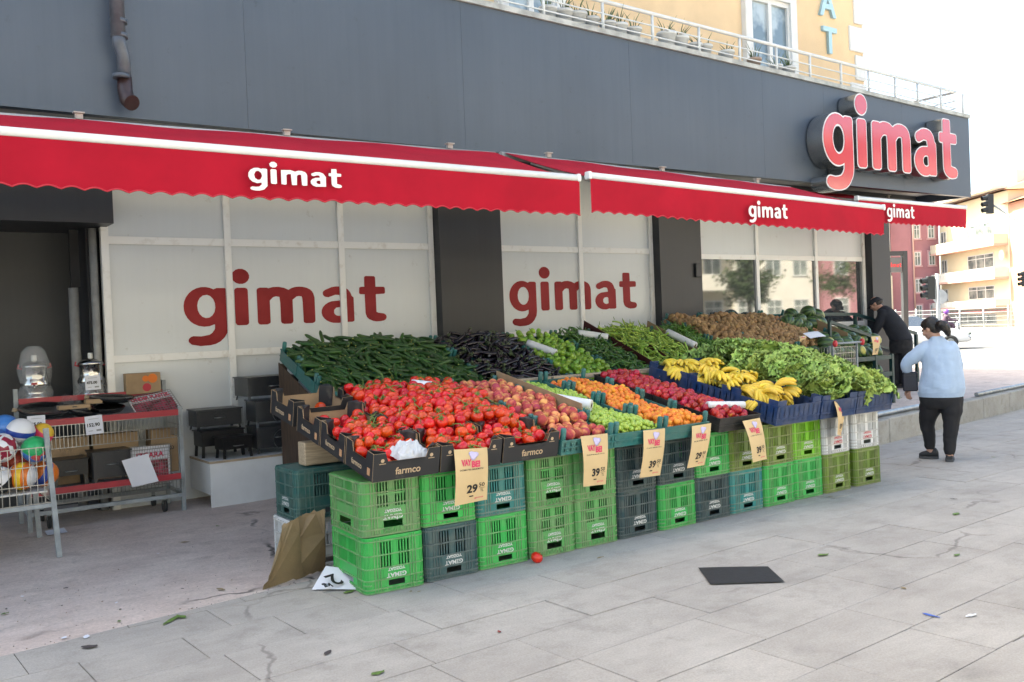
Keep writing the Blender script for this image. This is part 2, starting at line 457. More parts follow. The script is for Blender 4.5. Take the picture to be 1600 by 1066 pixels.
# slabbed pavement
mb = MB(); mb.poly([(-7, -6, -.014), (26, -6, -.014), (26, yb(26), -.014), (-7, yb(-7), -.014)])
pav = mb.obj('pavement', M_JOINT, kind='structure')
rs = random.Random(3)
LEN = (.52, .68, .85, 1.02, 1.2)
_sl = {}
def slab_mesh(L, Wd):
    if (L, Wd) not in _sl:
        _sl[L, Wd] = MB().bbox(-L/2+.0024, -Wd/2+.0024, -.05, L/2-.0024, Wd/2-.0024, 0, .0024).mesh('paving_slab', M_SLAB)
    return _sl[L, Wd]
ROT = .045
cands = []
y = -4.0; row = 0
while y < 9.5:
    Wd = (.40, .46, .43)[row % 3]; x = -7+rs.random()
    while x < 26:
        L = rs.choice(LEN); cx, cy = x+L/2, y+Wd/2
        wx, wy = cx*math.cos(ROT)-cy*math.sin(ROT), cx*math.sin(ROT)+cy*math.cos(ROT)
        x += L
        top = wy+Wd/2
        if wy-Wd/2 > yb(wx)+.02 or wx > 25.5: continue
        d = Vector((wx, wy, 0))-CAM
        f = d.dot(FW)
        if f < .3: continue
        px = 800+FPX*d.dot(RT)/f; py = 533-FPX*d.dot(UP)/f
        vis = -250 < px < 1850 and py < 1400
        cands.append(((0 if vis else 100)+d.length, wx, wy, L, Wd))
    y += Wd; row += 1
cands.sort()
rest = MB()
for i, (d, wx, wy, L, Wd) in enumerate(cands):
    rot = (rs.gauss(0, .0018), rs.gauss(0, .0018), ROT+rs.gauss(0, .0012)); loc = (wx, wy, rs.gauss(0, .0012)-.001)
    cl = wy+Wd/2+L*.07 > yb(wx)+.0
    if cl:                                                     # slabs cut along the apron edge
        c, s = math.cos(ROT), math.sin(ROT)
        P = [(wx+a*c-b_*s, wy+a*s+b_*c) for a, b_ in ((-L/2+.0024, -Wd/2+.0024), (L/2-.0024, -Wd/2+.0024), (L/2-.0024, Wd/2-.0024), (-L/2+.0024, Wd/2-.0024))]
        Q = []
        for a, b_ in zip(P, P[1:]+P[:1]):
            fa, fb = yb(a[0])-.006-a[1], yb(b_[0])-.006-b_[1]
            if fa >= 0: Q.append(a)
            if (fa >= 0) != (fb >= 0): t = fa/(fa-fb); Q.append((a[0]+(b_[0]-a[0])*t, a[1]+(b_[1]-a[1])*t))
        if len(Q) < 3: continue
        q = MB().prism([Vector((p[0], p[1], loc[2])) for p in Q], (0, 0, -.05))
        if i < 300: q.obj('paving_slab', M_SLAB, pav)
        else: rest.add(q, Matrix())
    elif i < 300: place('paving_slab', slab_mesh(L, Wd), pav, loc=loc, rot=rot)
    else: rest.add(MB().box(-L/2+.0024, -Wd/2+.0024, -.05, L/2-.0024, Wd/2-.0024, 0), Matrix.Translation(loc) @ Euler(rot).to_matrix().to_4x4())
rest.obj('paving_slab_far', M_SLAB, pav, kind='stuff')

# apron / shop platform
def apf(u, v):
    x = -8+34*u; y0 = yb(x)+.0; y = y0+(20-y0)*v**1.6
    z = plat(x, y)+.006*mnoise.noise((x*1.3, y*1.3, 0))*min(1, v*20)-.004
    return (x, y, z)
mb = MB(); mb.grid(apf, 136, 60)
k = len(mb.v)
mb.grid(lambda u, v: (-8+34*u, yb(-8+34*u)-.001*(1-v), -.06+(plat(-8+34*u, yb(-8+34*u))-.004+.06)*v), 136, 1)
mb.obj('apron', M_APRON, kind='structure')
rg_ = random.Random(17); gq = MB()
for k in range(650):
    x_ = rg_.uniform(-1.5, 4.2); y_ = yb(x_)+abs(rg_.gauss(0, 1.0)) if rg_.random() < .75 else yb(x_)+rg_.gauss(0, .03); s_ = rg_.uniform(.0015, .005)*(1.8 if rg_.random() < .05 else 1)
    if y_ > 9.2: continue
    c_ = (x_, y_, plat(x_, y_)+s_*.2); gq.ell(c_, s_*rg_.uniform(.7, 1.5), s_*rg_.uniform(.7, 1.5), s_*.6, 5, 3, rg_.randrange(3))
gq.obj('gravel', [mat('grit_pale', (.45, .41, .36), .9), mat('grit_brown', (.33, .25, .19), .9), mat('grit_dark', (.24, .21, .19), .9)], label='fine grit and crumbs strewn on the worn apron', cat='grit', kind='stuff')
kerb = MB().box(-6.5, 5.0, -.3, -6.4, 5.05, -.25).obj('kerb', M_KERB, kind='structure')
x = 6.3
while x < 25:
    L = 1.0; x1 = x+L
    z = plat(x+.5, yb(x+.5))+.012
    p = Vector((x, yb(x)-.09, 0)); ang = math.atan(.13)
    me = MB().bbox(0, -.10, -.05, L/math.cos(ang)-.012, .10, z, .012).mesh('kerb_stone', M_KERB)
    place('kerb_stone', me, kerb, loc=(p.x, p.y, rs.gauss(0, .003)), rot=(rs.gauss(0, .006), rs.gauss(0, .004), ang+rs.gauss(0, .006))); x = x1
M_GALV = mat('galvanised_steel', (.42, .44, .45), .42, var=.35, scale=14, metal=.75, bump=.1, bscale=120)
for x0, x1, lb in ((8.2, 11.9, 'galvanised steel pipe lying along kerb beside the white crates'), (13.4, 22, 'galvanised steel pipe along kerb beyond the walking woman')):
    m_ = MB().tube([(x0+(x1-x0)*t/6, yb(x0+(x1-x0)*t/6)-.05, plat(x0+(x1-x0)*t/6, 7)+.05) for t in range(7)], .032, 10)
    for t in (.1, .5, .9):
        xx = x0+(x1-x0)*t; m_.tube([(xx, yb(xx)-.05, plat(xx, 7)-.02), (xx, yb(xx)-.05, plat(xx, 7)+.05)], .018, 6)
    m_.obj('pipe_rail', M_GALV, label=lb, cat='pipe', group='pipes along the kerb')

# ------------------------------------------------------------------ shop building
M_FASCIA = None
def streaky(name, col, col2, rough, metal=0., sx=3., sz=.12, amt=.5, blot=.35):
    m, n, l, b = _nodes(name); MATS[name] = m
    ge = n.new('ShaderNodeNewGeometry')
    mp = n.new('ShaderNodeMapping'); mp.inputs['Scale'].default_value = (sx, sx, sz); l.new(ge.outputs['Position'], mp.inputs[0])
    a = n.new('ShaderNodeTexNoise'); a.inputs['Scale'].default_value = 4.; a.inputs['Detail'].default_value = 7; a.inputs['Roughness'].default_value = .7; l.new(mp.outputs[0], a.inputs['Vector'])
    c = n.new('ShaderNodeTexNoise'); c.inputs['Scale'].default_value = .55; c.inputs['Detail'].default_value = 4; l.new(ge.outputs['Position'], c.inputs['Vector'])
    s = n.new('ShaderNodeMath'); s.operation = 'MULTIPLY_ADD'; s.inputs[1].default_value = amt; l.new(a.outputs['Fac'], s.inputs[0])
    t = n.new('ShaderNodeMath'); t.operation = 'MULTIPLY'; t.inputs[1].default_value = blot*2; l.new(c.outputs['Fac'], t.inputs[0]); l.new(t.outputs[0], s.inputs[2])
    r = n.new('ShaderNodeValToRGB'); r.color_ramp.elements[0].color = rgb(col2); r.color_ramp.elements[1].color = rgb(col)
    mid = amt*.5+blot; r.color_ramp.elements[0].position = mid-.2; r.color_ramp.elements[1].position = mid+.2; l.new(s.outputs[0], r.inputs[0])
    dn = n.new('ShaderNodeTexNoise'); dn.inputs['Scale'].default_value = 7.; dn.inputs['Detail'].default_value = 6; dn.inputs['Roughness'].default_value = .75; l.new(ge.outputs['Position'], dn.inputs['Vector'])
    dr = n.new('ShaderNodeValToRGB'); dr.color_ramp.elements[0].position = .62; dr.color_ramp.elements[1].position = .80; dr.color_ramp.elements[0].color = (1, 1, 1, 1); dr.color_ramp.elements[1].color = (.62, .58, .52, 1); l.new(dn.outputs['Fac'], dr.inputs[0])
    mx = n.new('ShaderNodeMix'); mx.data_type = 'RGBA'; mx.blend_type = 'MULTIPLY'; mx.inputs[0].default_value = 1.; l.new(r.outputs[0], mx.inputs[6]); l.new(dr.outputs[0], mx.inputs[7])
    l.new(mx.outputs[2], b.inputs['Base Color'])
    q = n.new('ShaderNodeMapRange'); q.inputs[3].default_value = rough-.08; q.inputs[4].default_value = rough+.1; l.new(a.outputs['Fac'], q.inputs[0]); l.new(q.outputs[0], b.inputs['Roughness'])
    b.inputs['Metallic'].default_value = metal
    return m
M_FASCIA = streaky('fascia_panel_grey_blue', (.078, .100, .132), (.056, .074, .10), .42, metal=.2)
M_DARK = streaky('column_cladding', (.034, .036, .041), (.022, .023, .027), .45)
M_FILM = streaky('window_film_grey', (.70, .73, .74), (.63, .655, .665), .30, amt=.3, blot=.5)
M_FRAME = mat('window_frame_white', (.86, .85, .82), .5, scale=9, col2=(.66, .62, .56), band=(.22, .45))
M_SOFFIT = mat('soffit_grey', (.42, .41, .39), .8, var=.3, scale=2)
M_COPING = mat('coping_stone', (.52, .53, .50), .7, var=.4, scale=5, bump=.2)
M_PEACH = mat('peach_render', (.84, .61, .37), .9, var=.12, scale=1.2, bump=.5, bscale=220)
M_WHITE = mat('white_trim', (.78, .77, .74), .6, var=.12, scale=3)
M_RED = mat('logo_red_film', (.235, .006, .009), .5, spec=.25, col2=(.33, .02, .024), scale=1.4, band=(.4, .62))
M_GLASS = mat('window_glass', (.06, .065, .07), .03, spec=1.0)  # opaque dark base stands in for the unlit room behind the glass
M_GLASS.node_tree.nodes['Principled BSDF'].inputs['IOR'].default_value = 1.95
M_BLACK = mat('plain_black', (.012, .012, .013), .8)  # plain near-black: conduit box, visor, and the painted dark of core holes
FY = 9.5
B = thing('shop_building', 'dark grey clad corner shop under a peach rendered apartment block', 'building', loc=(0, 0, 0))
# glazing bays
def bay(xs, glass=False, bz=(1.42, 1.42)):
    for i, (xa, xb) in enumerate(zip(xs, xs[1:])):
        zb = bz[0]+(bz[1]-bz[0])*(i/(len(xs)-1)); zm = 2.56 if not glass else 2.5
        for z0, z1, gl in ((-.02, zb, False), (zb+.07, zm, glass), (zm+.075, 3.62, False)):
            p = MB().box(xa+.034, FY, z0, xb-.034, FY+.03, z1).obj('window_panel', M_GLASS if gl else M_FILM, B)
            if gl: p['label'] = 'clear reflecting window pane'
        MB().box(xa+.034, FY-.022, zb, xb-.034, FY+.04, zb+.07).obj('transom', M_FRAME, B)
        MB().box(xa+.034, FY-.022, zm, xb-.034, FY+.04, zm+.075).obj('transom', M_FRAME, B)
    for x in xs: MB().box(x-.034, FY-.034, -.02, x+.034, FY+.05, 3.62).obj('mullion', M_FRAME, B)
bay((2.0, 3.19, 4.47, 5.63), bz=(1.41, 1.44))
bay((6.60, 7.94, 9.24), bz=(1.47, 1.5))
bay((10.16, 11.52, 13.0, 14.33), True, (1.40, 1.40))
for x0, x1 in ((5.67, 6.56), (9.28, 10.12), (14.37, 14.92)):
    MB().box(x0, FY-.16, -.02, x1, FY+.4, 3.62).obj('column', M_DARK, B)
# recessed doorway with its lintel and service pipes
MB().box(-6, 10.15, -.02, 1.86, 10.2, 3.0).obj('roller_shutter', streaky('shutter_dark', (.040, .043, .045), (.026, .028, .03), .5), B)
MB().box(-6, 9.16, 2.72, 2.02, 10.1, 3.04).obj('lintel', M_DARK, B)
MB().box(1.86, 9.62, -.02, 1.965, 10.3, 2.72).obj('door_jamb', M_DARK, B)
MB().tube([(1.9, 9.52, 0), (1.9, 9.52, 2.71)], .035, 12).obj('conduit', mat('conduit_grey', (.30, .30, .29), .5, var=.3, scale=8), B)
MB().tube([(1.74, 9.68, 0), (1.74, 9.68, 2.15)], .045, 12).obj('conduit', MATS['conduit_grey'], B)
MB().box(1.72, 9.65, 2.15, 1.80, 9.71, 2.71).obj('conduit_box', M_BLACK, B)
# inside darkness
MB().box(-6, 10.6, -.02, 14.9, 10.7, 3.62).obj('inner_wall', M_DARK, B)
# fascia
def ftop(x): return 5.07-.0225*(x-5)
xs = [-4.2, -1.8, .6, 3.0, 5.35, 7.75, 10.2, 11.55, 13.55, 15.56]
for a, b_ in zip(xs, xs[1:]):
    a2, b2 = a+.0012, b_-.0012
    MB().prism([Vector((a2, 8.2, 3.5)), Vector((b2, 8.2, 3.5)), Vector((b2, 8.2, ftop(b2))), Vector((a2, 8.2, ftop(a2)))], (0, .08, 0)).obj('fascia_panel', M_FASCIA, B)
    MB().prism([Vector((a, 8.17, ftop(a))), Vector((b_, 8.17, ftop(b_))), Vector((b_, 8.17, ftop(b_)+.06)), Vector((a, 8.17, ftop(a)+.06))], (0, .4, 0)).obj('coping', M_COPING, B)
MB().box(15.46, 8.285, 3.5, 15.56, 14, 4.83).obj('fascia_return', M_FASCIA, B)
MB().box(-6, 8.29, 3.63, 15.45, 10.5, 3.72).obj('soffit', M_SOFFIT, B)
MB().box(14.93, 10.5, 3.63, 15.45, 14, 3.72).obj('soffit', M_SOFFIT, B)
for yy in (8.5, 9.1): MB().box(-6, yy, 3.56, 15.4, yy+.06, 3.628).obj('soffit_rail', M_DARK, B)
MB().box(-6, 8.29, 3.73, 15.45, 14, 4.70).obj('terrace_slab', M_COPING, B)
# upper block; unseen height, left end and roof sized to cast the shade
AY = 9.72
MB().box(-16, AY, 4.71, 14.9, 21, 12.0).obj('upper_wall', M_PEACH, B)
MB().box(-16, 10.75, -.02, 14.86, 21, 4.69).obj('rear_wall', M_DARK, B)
MB().box(-16.4, AY-.5, 12.01, 15.4, 21.5, 12.25).obj('roof', M_COPING, B)
for k in range(14):
    z = 4.72+k*.5; w = .42 if k % 2 else .26
    MB().bbox(14.9-w, AY-.03, z+.02, 14.925, AY+.3, z+.46, .012).obj('quoin', M_WHITE, B)
def upwin(px0, px1, z0, z1, n, mats=(M_WHITE, M_GLASS)):
    x0 = atY(px0, 60, AY).x; x1 = atY(px1, 60, AY).x
    w = MB()
    w.box(x0-.16, AY-.09, z0, x0, AY+.02, z1+.16).box(x1, AY-.09, z0, x1+.16, AY+.02, z1+.16).box(x0, AY-.09, z1, x1, AY+.02, z1+.16)
    win = w.obj('window', M_WHITE, B)
    MB().box(x0, AY-.004, z0, x1, AY-.002, z1).obj('pane', mat('upper_pane', (.16, .22, .26), .05, spec=.8, col2=(.45, .52, .55), scale=1.1, band=(.45, .55)), win)
    f = MB(); st = (x1-x0)/n
    for k in range(n+1): f.box(x0+k*st-.04, AY-.05, z0, x0+k*st+.04, AY-.005, z1)
    f.box(x0, AY-.048, z0, x1, AY-.005, z0+.1).box(x0, AY-.048, z1-.08, x1, AY-.005, z1)
    f.obj('frame', M_WHITE, win)
upwin(1170, 1230, 4.72, 6.75, 2); upwin(790, 866, 4.72, 7.0, 2); upwin(300, 420, 5.6, 7.2, 2)
M_BLUE = mat('pale_blue_letter', (.42, .62, .70), .5)
for ch, px, py, s in (('A', 1292, 8, .62), ('T', 1296, 66, .62)):
    p = atY(px, py, AY-.03)
    place('lettering', text_mesh(ch, s, M_BLUE, .014, .025), B, M=frame(p, (1, 0, 0)))
# balcony railing
M_RAIL = mat('painted_rail', (.70, .71, .70), .4, var=.15, scale=6)
rl = thing('balcony_railing', 'white tubular railing along the terrace above the dark fascia', 'railing')
RY = 8.34
def rz(x, h): return ftop(x)+.06+h
for h, r in ((.40, .026), (.25, .010), (.12, .010)):
    MB().tube([(x, RY, rz(x, h)) for x in (-4, 0, 4, 8, 12, 15.42)]+[(15.42, 13.6, rz(15.42, h))], r, 8).obj('rail', M_RAIL, rl)
for px in (560, 650, 720, 785, 851, 943, 1020, 1092, 1155, 1212, 1264, 1312, 1355, 1396, 1431, 1467, 1501):
    x = atY(px, 60, RY).x; MB().tube([(x, RY, rz(x, -.01)), (x, RY, rz(x, .40))], .019, 8).obj('post', M_RAIL, rl)
for y in (9.6, 10.9, 12.2, 13.5): MB().tube([(15.42, y, rz(15.42, -.13)), (15.42, y, rz(15.42, .40))], .019, 8).obj('post', M_RAIL, rl)
# flower pots behind the rail
M_POT = mat('pot_white_plastic', (.62, .63, .63), .5, var=.15, scale=5, rnd=.08)
M_POTB = mat('pot_terracotta', (.45, .33, .26), .7, var=.2)
M_SPIKE = mat('succulent_leaf', (.13, .19, .08), .6, var=.5, scale=20, rnd=.2)
M_SOIL = mat('potting_soil', (.05, .035, .025), .95)
ords = ['first', 'second', 'third', 'fourth', 'fifth', 'sixth', 'seventh', 'eighth', 'ninth', 'tenth', 'eleventh', 'twelfth', 'thirteenth', 'fourteenth', 'fifteenth']
for i, px in enumerate((858, 883, 904, 925, 951, 968, 990, 1041, 1062, 1085, 1100, 1135, 1178, 1212, 1231)):
    x = atY(px, 60, 8.455).x; s = rs.uniform(.88, 1.12)*(.85 if px > 1200 else 1)
    p = thing('flower_pot', ('beige' if px == 1178 else 'white')+f' flower pot on the terrace ledge, {ords[i]} counting toward the big sign', 'flower pot', 'potted plants behind the terrace railing', (x, 8.455+rs.uniform(-.01, .01), ftop(x)+.062), (0, 0, rs.random()*6))
    MB().lathe([(.075*s, 0), (.105*s, .19*s), (.118*s, .19*s), (.118*s, .225*s), (.10*s, .225*s), (.098*s, .20*s)], 14).obj('pot', M_POTB if px == 1178 else M_POT, p)
    MB().lathe([(.097*s, .19*s), (.05*s, .20*s), (.002, .202*s)], 12, caps=False).obj('soil', M_SOIL, p)
    q = MB()
    for k in range(rs.randint(6, 13)):
        a = rs.random()*6.28; t = rs.uniform(.1, .5); L = rs.uniform(.12, .30)*(.6 if i in (9, 11) else 1); r0 = rs.uniform(0, .06)*s
        b0 = Vector((math.cos(a)*r0, math.sin(a)*r0, .19*s)); d = Vector((math.cos(a)*t, math.sin(a)*t, 1)).normalized()
        q.tube([b0, b0+d*L*.5, b0+d*L+Vector((math.cos(a), math.sin(a), -.4))*L*.18], [.007, .006, .001], 5)
    q.obj('plant', M_SPIKE, p)
# drainpipe
px_ = atY(188, 60, 8.08).x
dp = thing('drainpipe', 'dark grey downpipe with brown elbow fixed on the fascia', 'drainpipe')
M_PIPE = mat('pipe_grey_pvc', (.10, .115, .14), .35, var=.3, scale=12); M_PIPB = mat('pipe_brown_pvc', (.045, .024, .022), .35, var=.3, scale=12)
z2 = atY(188, 110, 8.08).z; z1 = atY(188, 70, 8.08).z; z0 = atY(190, 165, 8.08).z
MB().tube([(px_-.02, 8.06, 6.2), (px_-.02, 8.06, z1+.06)], .058, 14).obj('pipe', M_PIPE, dp)
MB().tube([(px_-.02, 8.06, z1+.09), (px_-.015, 8.06, z1), (px_+.02, 8.09, z1-.09), (px_+.02, 8.09, z0+.2)], .055, 14).obj('pipe', M_PIPE, dp)
for z in (z1+.17, z1+.05, z0+.22): MB().tube([(px_-.01, 8.07, z), (px_-.01, 8.07, z+.035)], .068, 14).obj('collar', M_PIPE, dp)
MB().tube([(px_+.02, 8.09, z0+.24), (px_+.02, 8.09, z0+.13), (px_+.03, 8.07, z0+.05), (px_+.05, 8.0, z0+.01)], [.06, .06, .062, .066], 14).obj('elbow', M_PIPB, dp)
# meter box on the second column
MB().bbox(9.96, FY-.20, 2.22, 10.08, FY-.161, 2.42, .006).obj('meter_box', M_DARK, B)

# window wordmarks
def word(parent, o, sx, sz, mt, dy, tol=.008, cut=()):
    w, L = word_mb(1., tol=tol); me = w.mesh('lettering', mt, fix=False)
    for v in me.vertices: v.co.x *= sx; v.co.y *= sz
    return place('lettering', me, parent, M=frame((o[0], o[1]-dy, o[2]), (1, 0, 0)))
word(B, (2.72, FY, 1.735), .500, .385, M_RED, .003)
word(B, (6.76, FY, 1.80), .478, .37, M_RED, .003)

# big illuminated sign letters
M_SIGNF = mat('sign_face_red', (.55, .035, .055), .12, spec=.6, coat=.5); M_SIGNW = mat('sign_edge_white', (.75, .72, .74), .3)
M_SIGNS = mat('sign_return_mirror_steel', (.42, .42, .41), .22, metal=.85, var=.3, scale=2)
SG = thing('shop_sign', 'large raised red gimat sign letters with white outline on the fascia', 'sign')
x = 11.12; SX, SZ = .765, .685
for ch in 'gimat':
    for grow, a0, a1, mt, nm in ((.0, .285, None, M_SIGNF, 'letter_face'), (.024, .28, None, M_SIGNW, 'letter_outline'), (.024, .02, .279, M_SIGNS, 'letter_return')):
        q, adv = letter_mb(ch, 1., a0, a1, grow=grow, tol=.004, sides_only=(nm == 'letter_return'))
        me = q.mesh(nm, mt, fix=False)
        for v in me.vertices: v.co.x *= SX; v.co.y *= SZ
        if nm == 'letter_face': root = place('letter', me, SG, M=frame((x, 8.2, 3.72), (1, 0, 0)))
        else: place(nm, me, root)
    x += adv*SX+.05*SX

# awnings
M_FAB = mat('awning_fabric_red', (.46, .007, .026), .8, var=.16, scale=2.2, bump=.15, bscale=300, spec=.2)
M_BAR = mat('awning_bar_white', (.80, .81, .80), .35, var=.06)
M_WTXT = mat('awning_lettering_white', (.82, .81, .79), .6)
def awning(name, label, x0, x1, yf, zf0, zf1, yk, zk0, zk1, txt, scal=.139, drop=.308, flip=False):
    t = thing(name, label, 'awning', 'red awnings along the shop front')
    zf = lambda x: zf0+(zf1-zf0)*(x-x0)/(x1-x0)
    n = max(8, int((x1-x0)*6)); zq = lambda x: zk0+(zk1-zk0)*(x-x0)/(x1-x0)
    def fab(u, v):
        x = x0+(x1-x0)*u; z = zq(x)+(zf(x)-zq(x))*v
        return (x, yk+(yf-yk)*v, z-.014*math.sin(math.pi*v)+.006*math.sin(x*5+v*3))
    MB().grid(fab, n, 8).obj('fabric', M_FAB, t)
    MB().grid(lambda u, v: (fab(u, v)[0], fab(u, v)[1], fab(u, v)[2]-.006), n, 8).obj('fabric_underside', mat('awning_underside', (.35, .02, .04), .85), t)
    MB().tube([(x0-.02, yf-.02, zf(x0)), (x1+.02, yf-.02, zf(x1))], .033, 12).obj('front_bar', M_BAR, t)
    nn = int((x1-x0)/scal)*8
    va = MB(); k = 0
    for i in range(nn+1):
        u = i/nn; x = x0+(x1-x0)*u; w = .018*math.sin(x*2.3)+.010*math.sin(x*7)
        zb_ = zf(x)-.035-drop+.022*abs(math.sin(math.pi*(x-x0)/scal))
        for j in range(5):
            f = j/4; va.v.append((x, yf-.045-w*f*.7+.01*f, zf(x)-.03+(zb_-zf(x)+.03)*f))
    for i in range(nn):
        for j in range(4): a = i*5+j; va.face((a, a+5, a+6, a+1), 0, True)
    va.obj('valance', M_FAB, t)
    hem = [(va.v[i*5+4][0], va.v[i*5+4][1]-.003, va.v[i*5+4][2]) for i in range(nn+1)]
    MB().tube(hem, .006, 5).obj('hem', mat('awning_hem', (.55, .03, .05), .7), t)
    MB().tube([(x0-.02, yk+.04, zk0-.02), (x1+.02, yk+.04, zk1-.02)], .04, 10).obj('roller', M_SOFFIT, t)
    for xx in (x0+.35, (x0+x1)/2, x1-.5):
        MB().beam((xx, yk-.02, zq(xx)-.07), (xx, yf+.05, zf(xx)-.06), .05, .04).obj('arm', M_BAR, t)
    for xx in [x0+.6+1.7*k for k in range(int((x1-x0)/1.7)+1)]:
        if xx < x1: MB().box(xx-.028, yk+.005, zq(xx)+.012, xx+.028, yk+.04, zq(xx)+.055).box(xx-.04, yk-.01, zq(xx)+.055, xx+.04, yk+.05, zq(xx)+.066).obj('bracket', mat('bracket_beige', (.50, .45, .40), .6, var=.3, scale=20), t)
    for xe in (x0, x1):
        MB().bbox(xe-.02, yf-.055, zf(xe)-.036, xe+.02, yf+.016, zf(xe)+.036, .008).obj('end_cap', M_BAR, t)
    if txt:
        tx, tz, sx, sz = txt; yy = yf-.085
        wm, L = word_mb(1., tol=.02); me = wm.mesh('lettering', M_WTXT, fix=False)
        for v in me.vertices: v.co.x *= sx; v.co.y *= sz
        place('lettering', me, t, M=frame((tx, yy, tz), (1, 0, 0)))
    return t
awning('awning', 'long red awning with white bar over the grey window panels', -2.5, 5.43, 6.5, 2.947, 2.935, 7.78, 3.30, 3.395, (2.33, 2.705, .158, .105))
awning('awning', 'red awning over the fruit display, below the middle of the fascia', 5.56, 10.22, 6.5, 2.968, 2.872, 7.80, 3.41, 3.31, (7.69, 2.66, .140, .115))
awning('awning', 'short raised red awning at the far corner under the big sign', 11.95, 14.93, 8.0, 3.275, 3.265, 8.9, 3.52, 3.50, (12.6, 3.02, .16, .135))
# ------------------------------------------------------------------ buildings beyond the road and across the street
def house(name, label, p0, p1, depth, z0, ztop, wallm, group=None, roofm=None, roof_h=0., cat='building'):
    """box standing on the line p0->p1 (its front), u along the front, depth away from the viewer"""
    p0 = Vector((p0[0], p0[1], 0)); p1 = Vector((p1[0], p1[1], 0)); u = (p1-p0); L = u.length; u.normalize()
    t = place(name, None, None, label=label, cat=cat, group=group, M=frame((p0.x, p0.y, z0), u, (0, 0, 1)))
    # local x along front, y up, z towards viewer (u x up)
    MB().box(0, 0, -depth, L, ztop-z0, 0).obj('wall', wallm, t)
    if roof_h:
        e = .5; H_ = ztop-z0+.01
        r = MB(); a = [(-e, H_, e), (L+e, H_, e), (L+e, H_, -depth-e), (-e, H_, -depth-e)]; b_ = [(depth*.35, H_+roof_h, -depth*.5), (L-depth*.35, H_+roof_h, -depth*.5)]
        k = len(r.v); r.v += a+b_
        for f in ((0, 1, 5, 4), (1, 2, 5), (2, 3, 4, 5), (3, 0, 4)): r.face(f)
        r.obj('roof', roofm, t)
    return t, L, ztop-z0
M_PANE = mat('far_pane', (.10, .13, .13), .08, spec=.8, col2=(.30, .33, .30), scale=.9, band=(.4, .6))
M_PINKF = mat('pink_window_surround', (.62, .36, .36), .8)
def win(t, x, y, w, h, n=2, fr=M_WHITE, sur=None, d=.06, cross=False, pane=M_PANE):
    q = MB(); fw_ = .07
    for k in range(n+1): xx = x+w*k/n; q.box(xx-fw_/2, y, .0, xx+fw_/2, y+h, d)
    q.box(x, y, 0, x+w, y+fw_, d-.004).box(x, y+h-fw_, 0, x+w, y+h, d-.004)
    if cross: q.box(x, y+h*.68, 0, x+w, y+h*.68+fw_*.8, d-.006)
    wn = q.obj('window', fr, t)
    MB().box(x, y, .004, x+w, y+h, .02).obj('pane', pane, wn)
    if sur:
        MB().box(x-.16, y-.16, 0, x, y+h+.16, d-.012).box(x+w, y-.16, 0, x+w+.16, y+h+.16, d-.012).box(x, y+h, 0, x+w, y+h+.16, d-.012).box(x-.2, y-.16, 0, x+w+.2, y, d+.05).obj('window_surround', sur, wn)
M_YEL = mat('yellow_render', (.84, .72, .50), .9, var=.1, scale=.4, world=True); M_CREAM = mat('cream_render', (.74, .66, .50), .9, var=.1, scale=.4, world=True)
M_MAR = mat('maroon_render_hazed', (.45, .21, .23), .9, var=.12, scale=.5, world=True); M_ORG = mat('orange_render', (.66, .33, .22), .9, var=.1, scale=.4, world=True)  # maroon is paled so the colour carries the veiling glare
M_TILE = mat('roof_tiles', (.50, .22, .11), .85, var=.4, scale=8, stretch=(1, 6, 1)); M_PARA = mat('parapet_cream', (.74, .70, .62), .85, var=.12, scale=1., world=True)
M_SALM = mat('salmon_band', (.68, .42, .34), .85); M_BARK = mat('bark', (.10, .07, .05), .9, var=.4, scale=12, bump=.5, bscale=25)
D1 = 86.
def gp(px, D): p = atD(px, 505, D); return (p.x, p.y)
def zpx(px, py, D): return atD(px, py, D).z
# yellow block with balconies (its face turned a little toward the sun)
yA, yB = gp(1473, 92.), gp(1581, 79.)
t, L, H_ = house('apartment_block', 'sunlit yellow apartment block with three long balconies beyond the road', yA, yB, 12, -.05, zpx(1530, 312, 85), M_YEL, 'far apartment blocks', M_TILE, 2.0)
Dm = 85.; zz = lambda py: zpx(1530, py, Dm)+.05
uu = lambda px: L*(px-1473)/108.
for (y0, y1), (b0, b1), c in (((352, 373), (374, 391), M_CREAM), ((399, 421), (423, 440), M_PARA), ((448, 468), (470, 482), M_PARA)):
    win(t, uu(1520), zz(y1), uu(1559)-uu(1520), zz(y0)-zz(y1), 3, cross=True)
    win(t, uu(1475.5), zz(y1), 1.1, zz(y0)-zz(y1), 2)
    MB().box(uu(1478), zz(b1), 0, L-.2, zz(b1)+.18, 1.25).obj('balcony_floor', M_SALM, t)
    MB().box(uu(1478), zz(b1)+.18, 1.15, L-.2, zz(b0), 1.25).box(uu(1478), zz(b1)+.18, .01, uu(1478)+.1, zz(b0), 1.15).box(L-.3, zz(b1)+.18, .01, L-.2, zz(b0), 1.15).obj('balcony_parapet', c, t)
    q = MB()
    for k in range(24): xx = uu(1478)+.3+k*(L-uu(1478)-.9)/23; q.box(xx, zz(b0)-.42, 1.25, xx+.05, zz(b0)-.05, 1.275)
    q.obj('balustrade', M_SALM if c == M_CREAM else M_WHITE, t)
MB().box(0, zz(309), 0, L, zz(305), 1.4).obj('eave', M_PARA, t)
MB().prism([Vector((uu(1480), zz(488), .01)), Vector((uu(1480), zz(485), .01)), Vector((uu(1480), zz(489), 1.6))], (L-uu(1480)-.4, 0, 0)).obj('shop_awning', mat('far_awning_pink', (.6, .25, .25), .8), t)
win(t, uu(1488), zz(506), uu(1560)-uu(1488), zz(491)-zz(506), 5)
for px, h in ((1527, .9), (1568, 1.5)): MB().box(uu(px), H_+.9, -4.6, uu(px)+1.6, H_+2.0+h*.5, -3.4).obj('chimney', M_PARA, t)
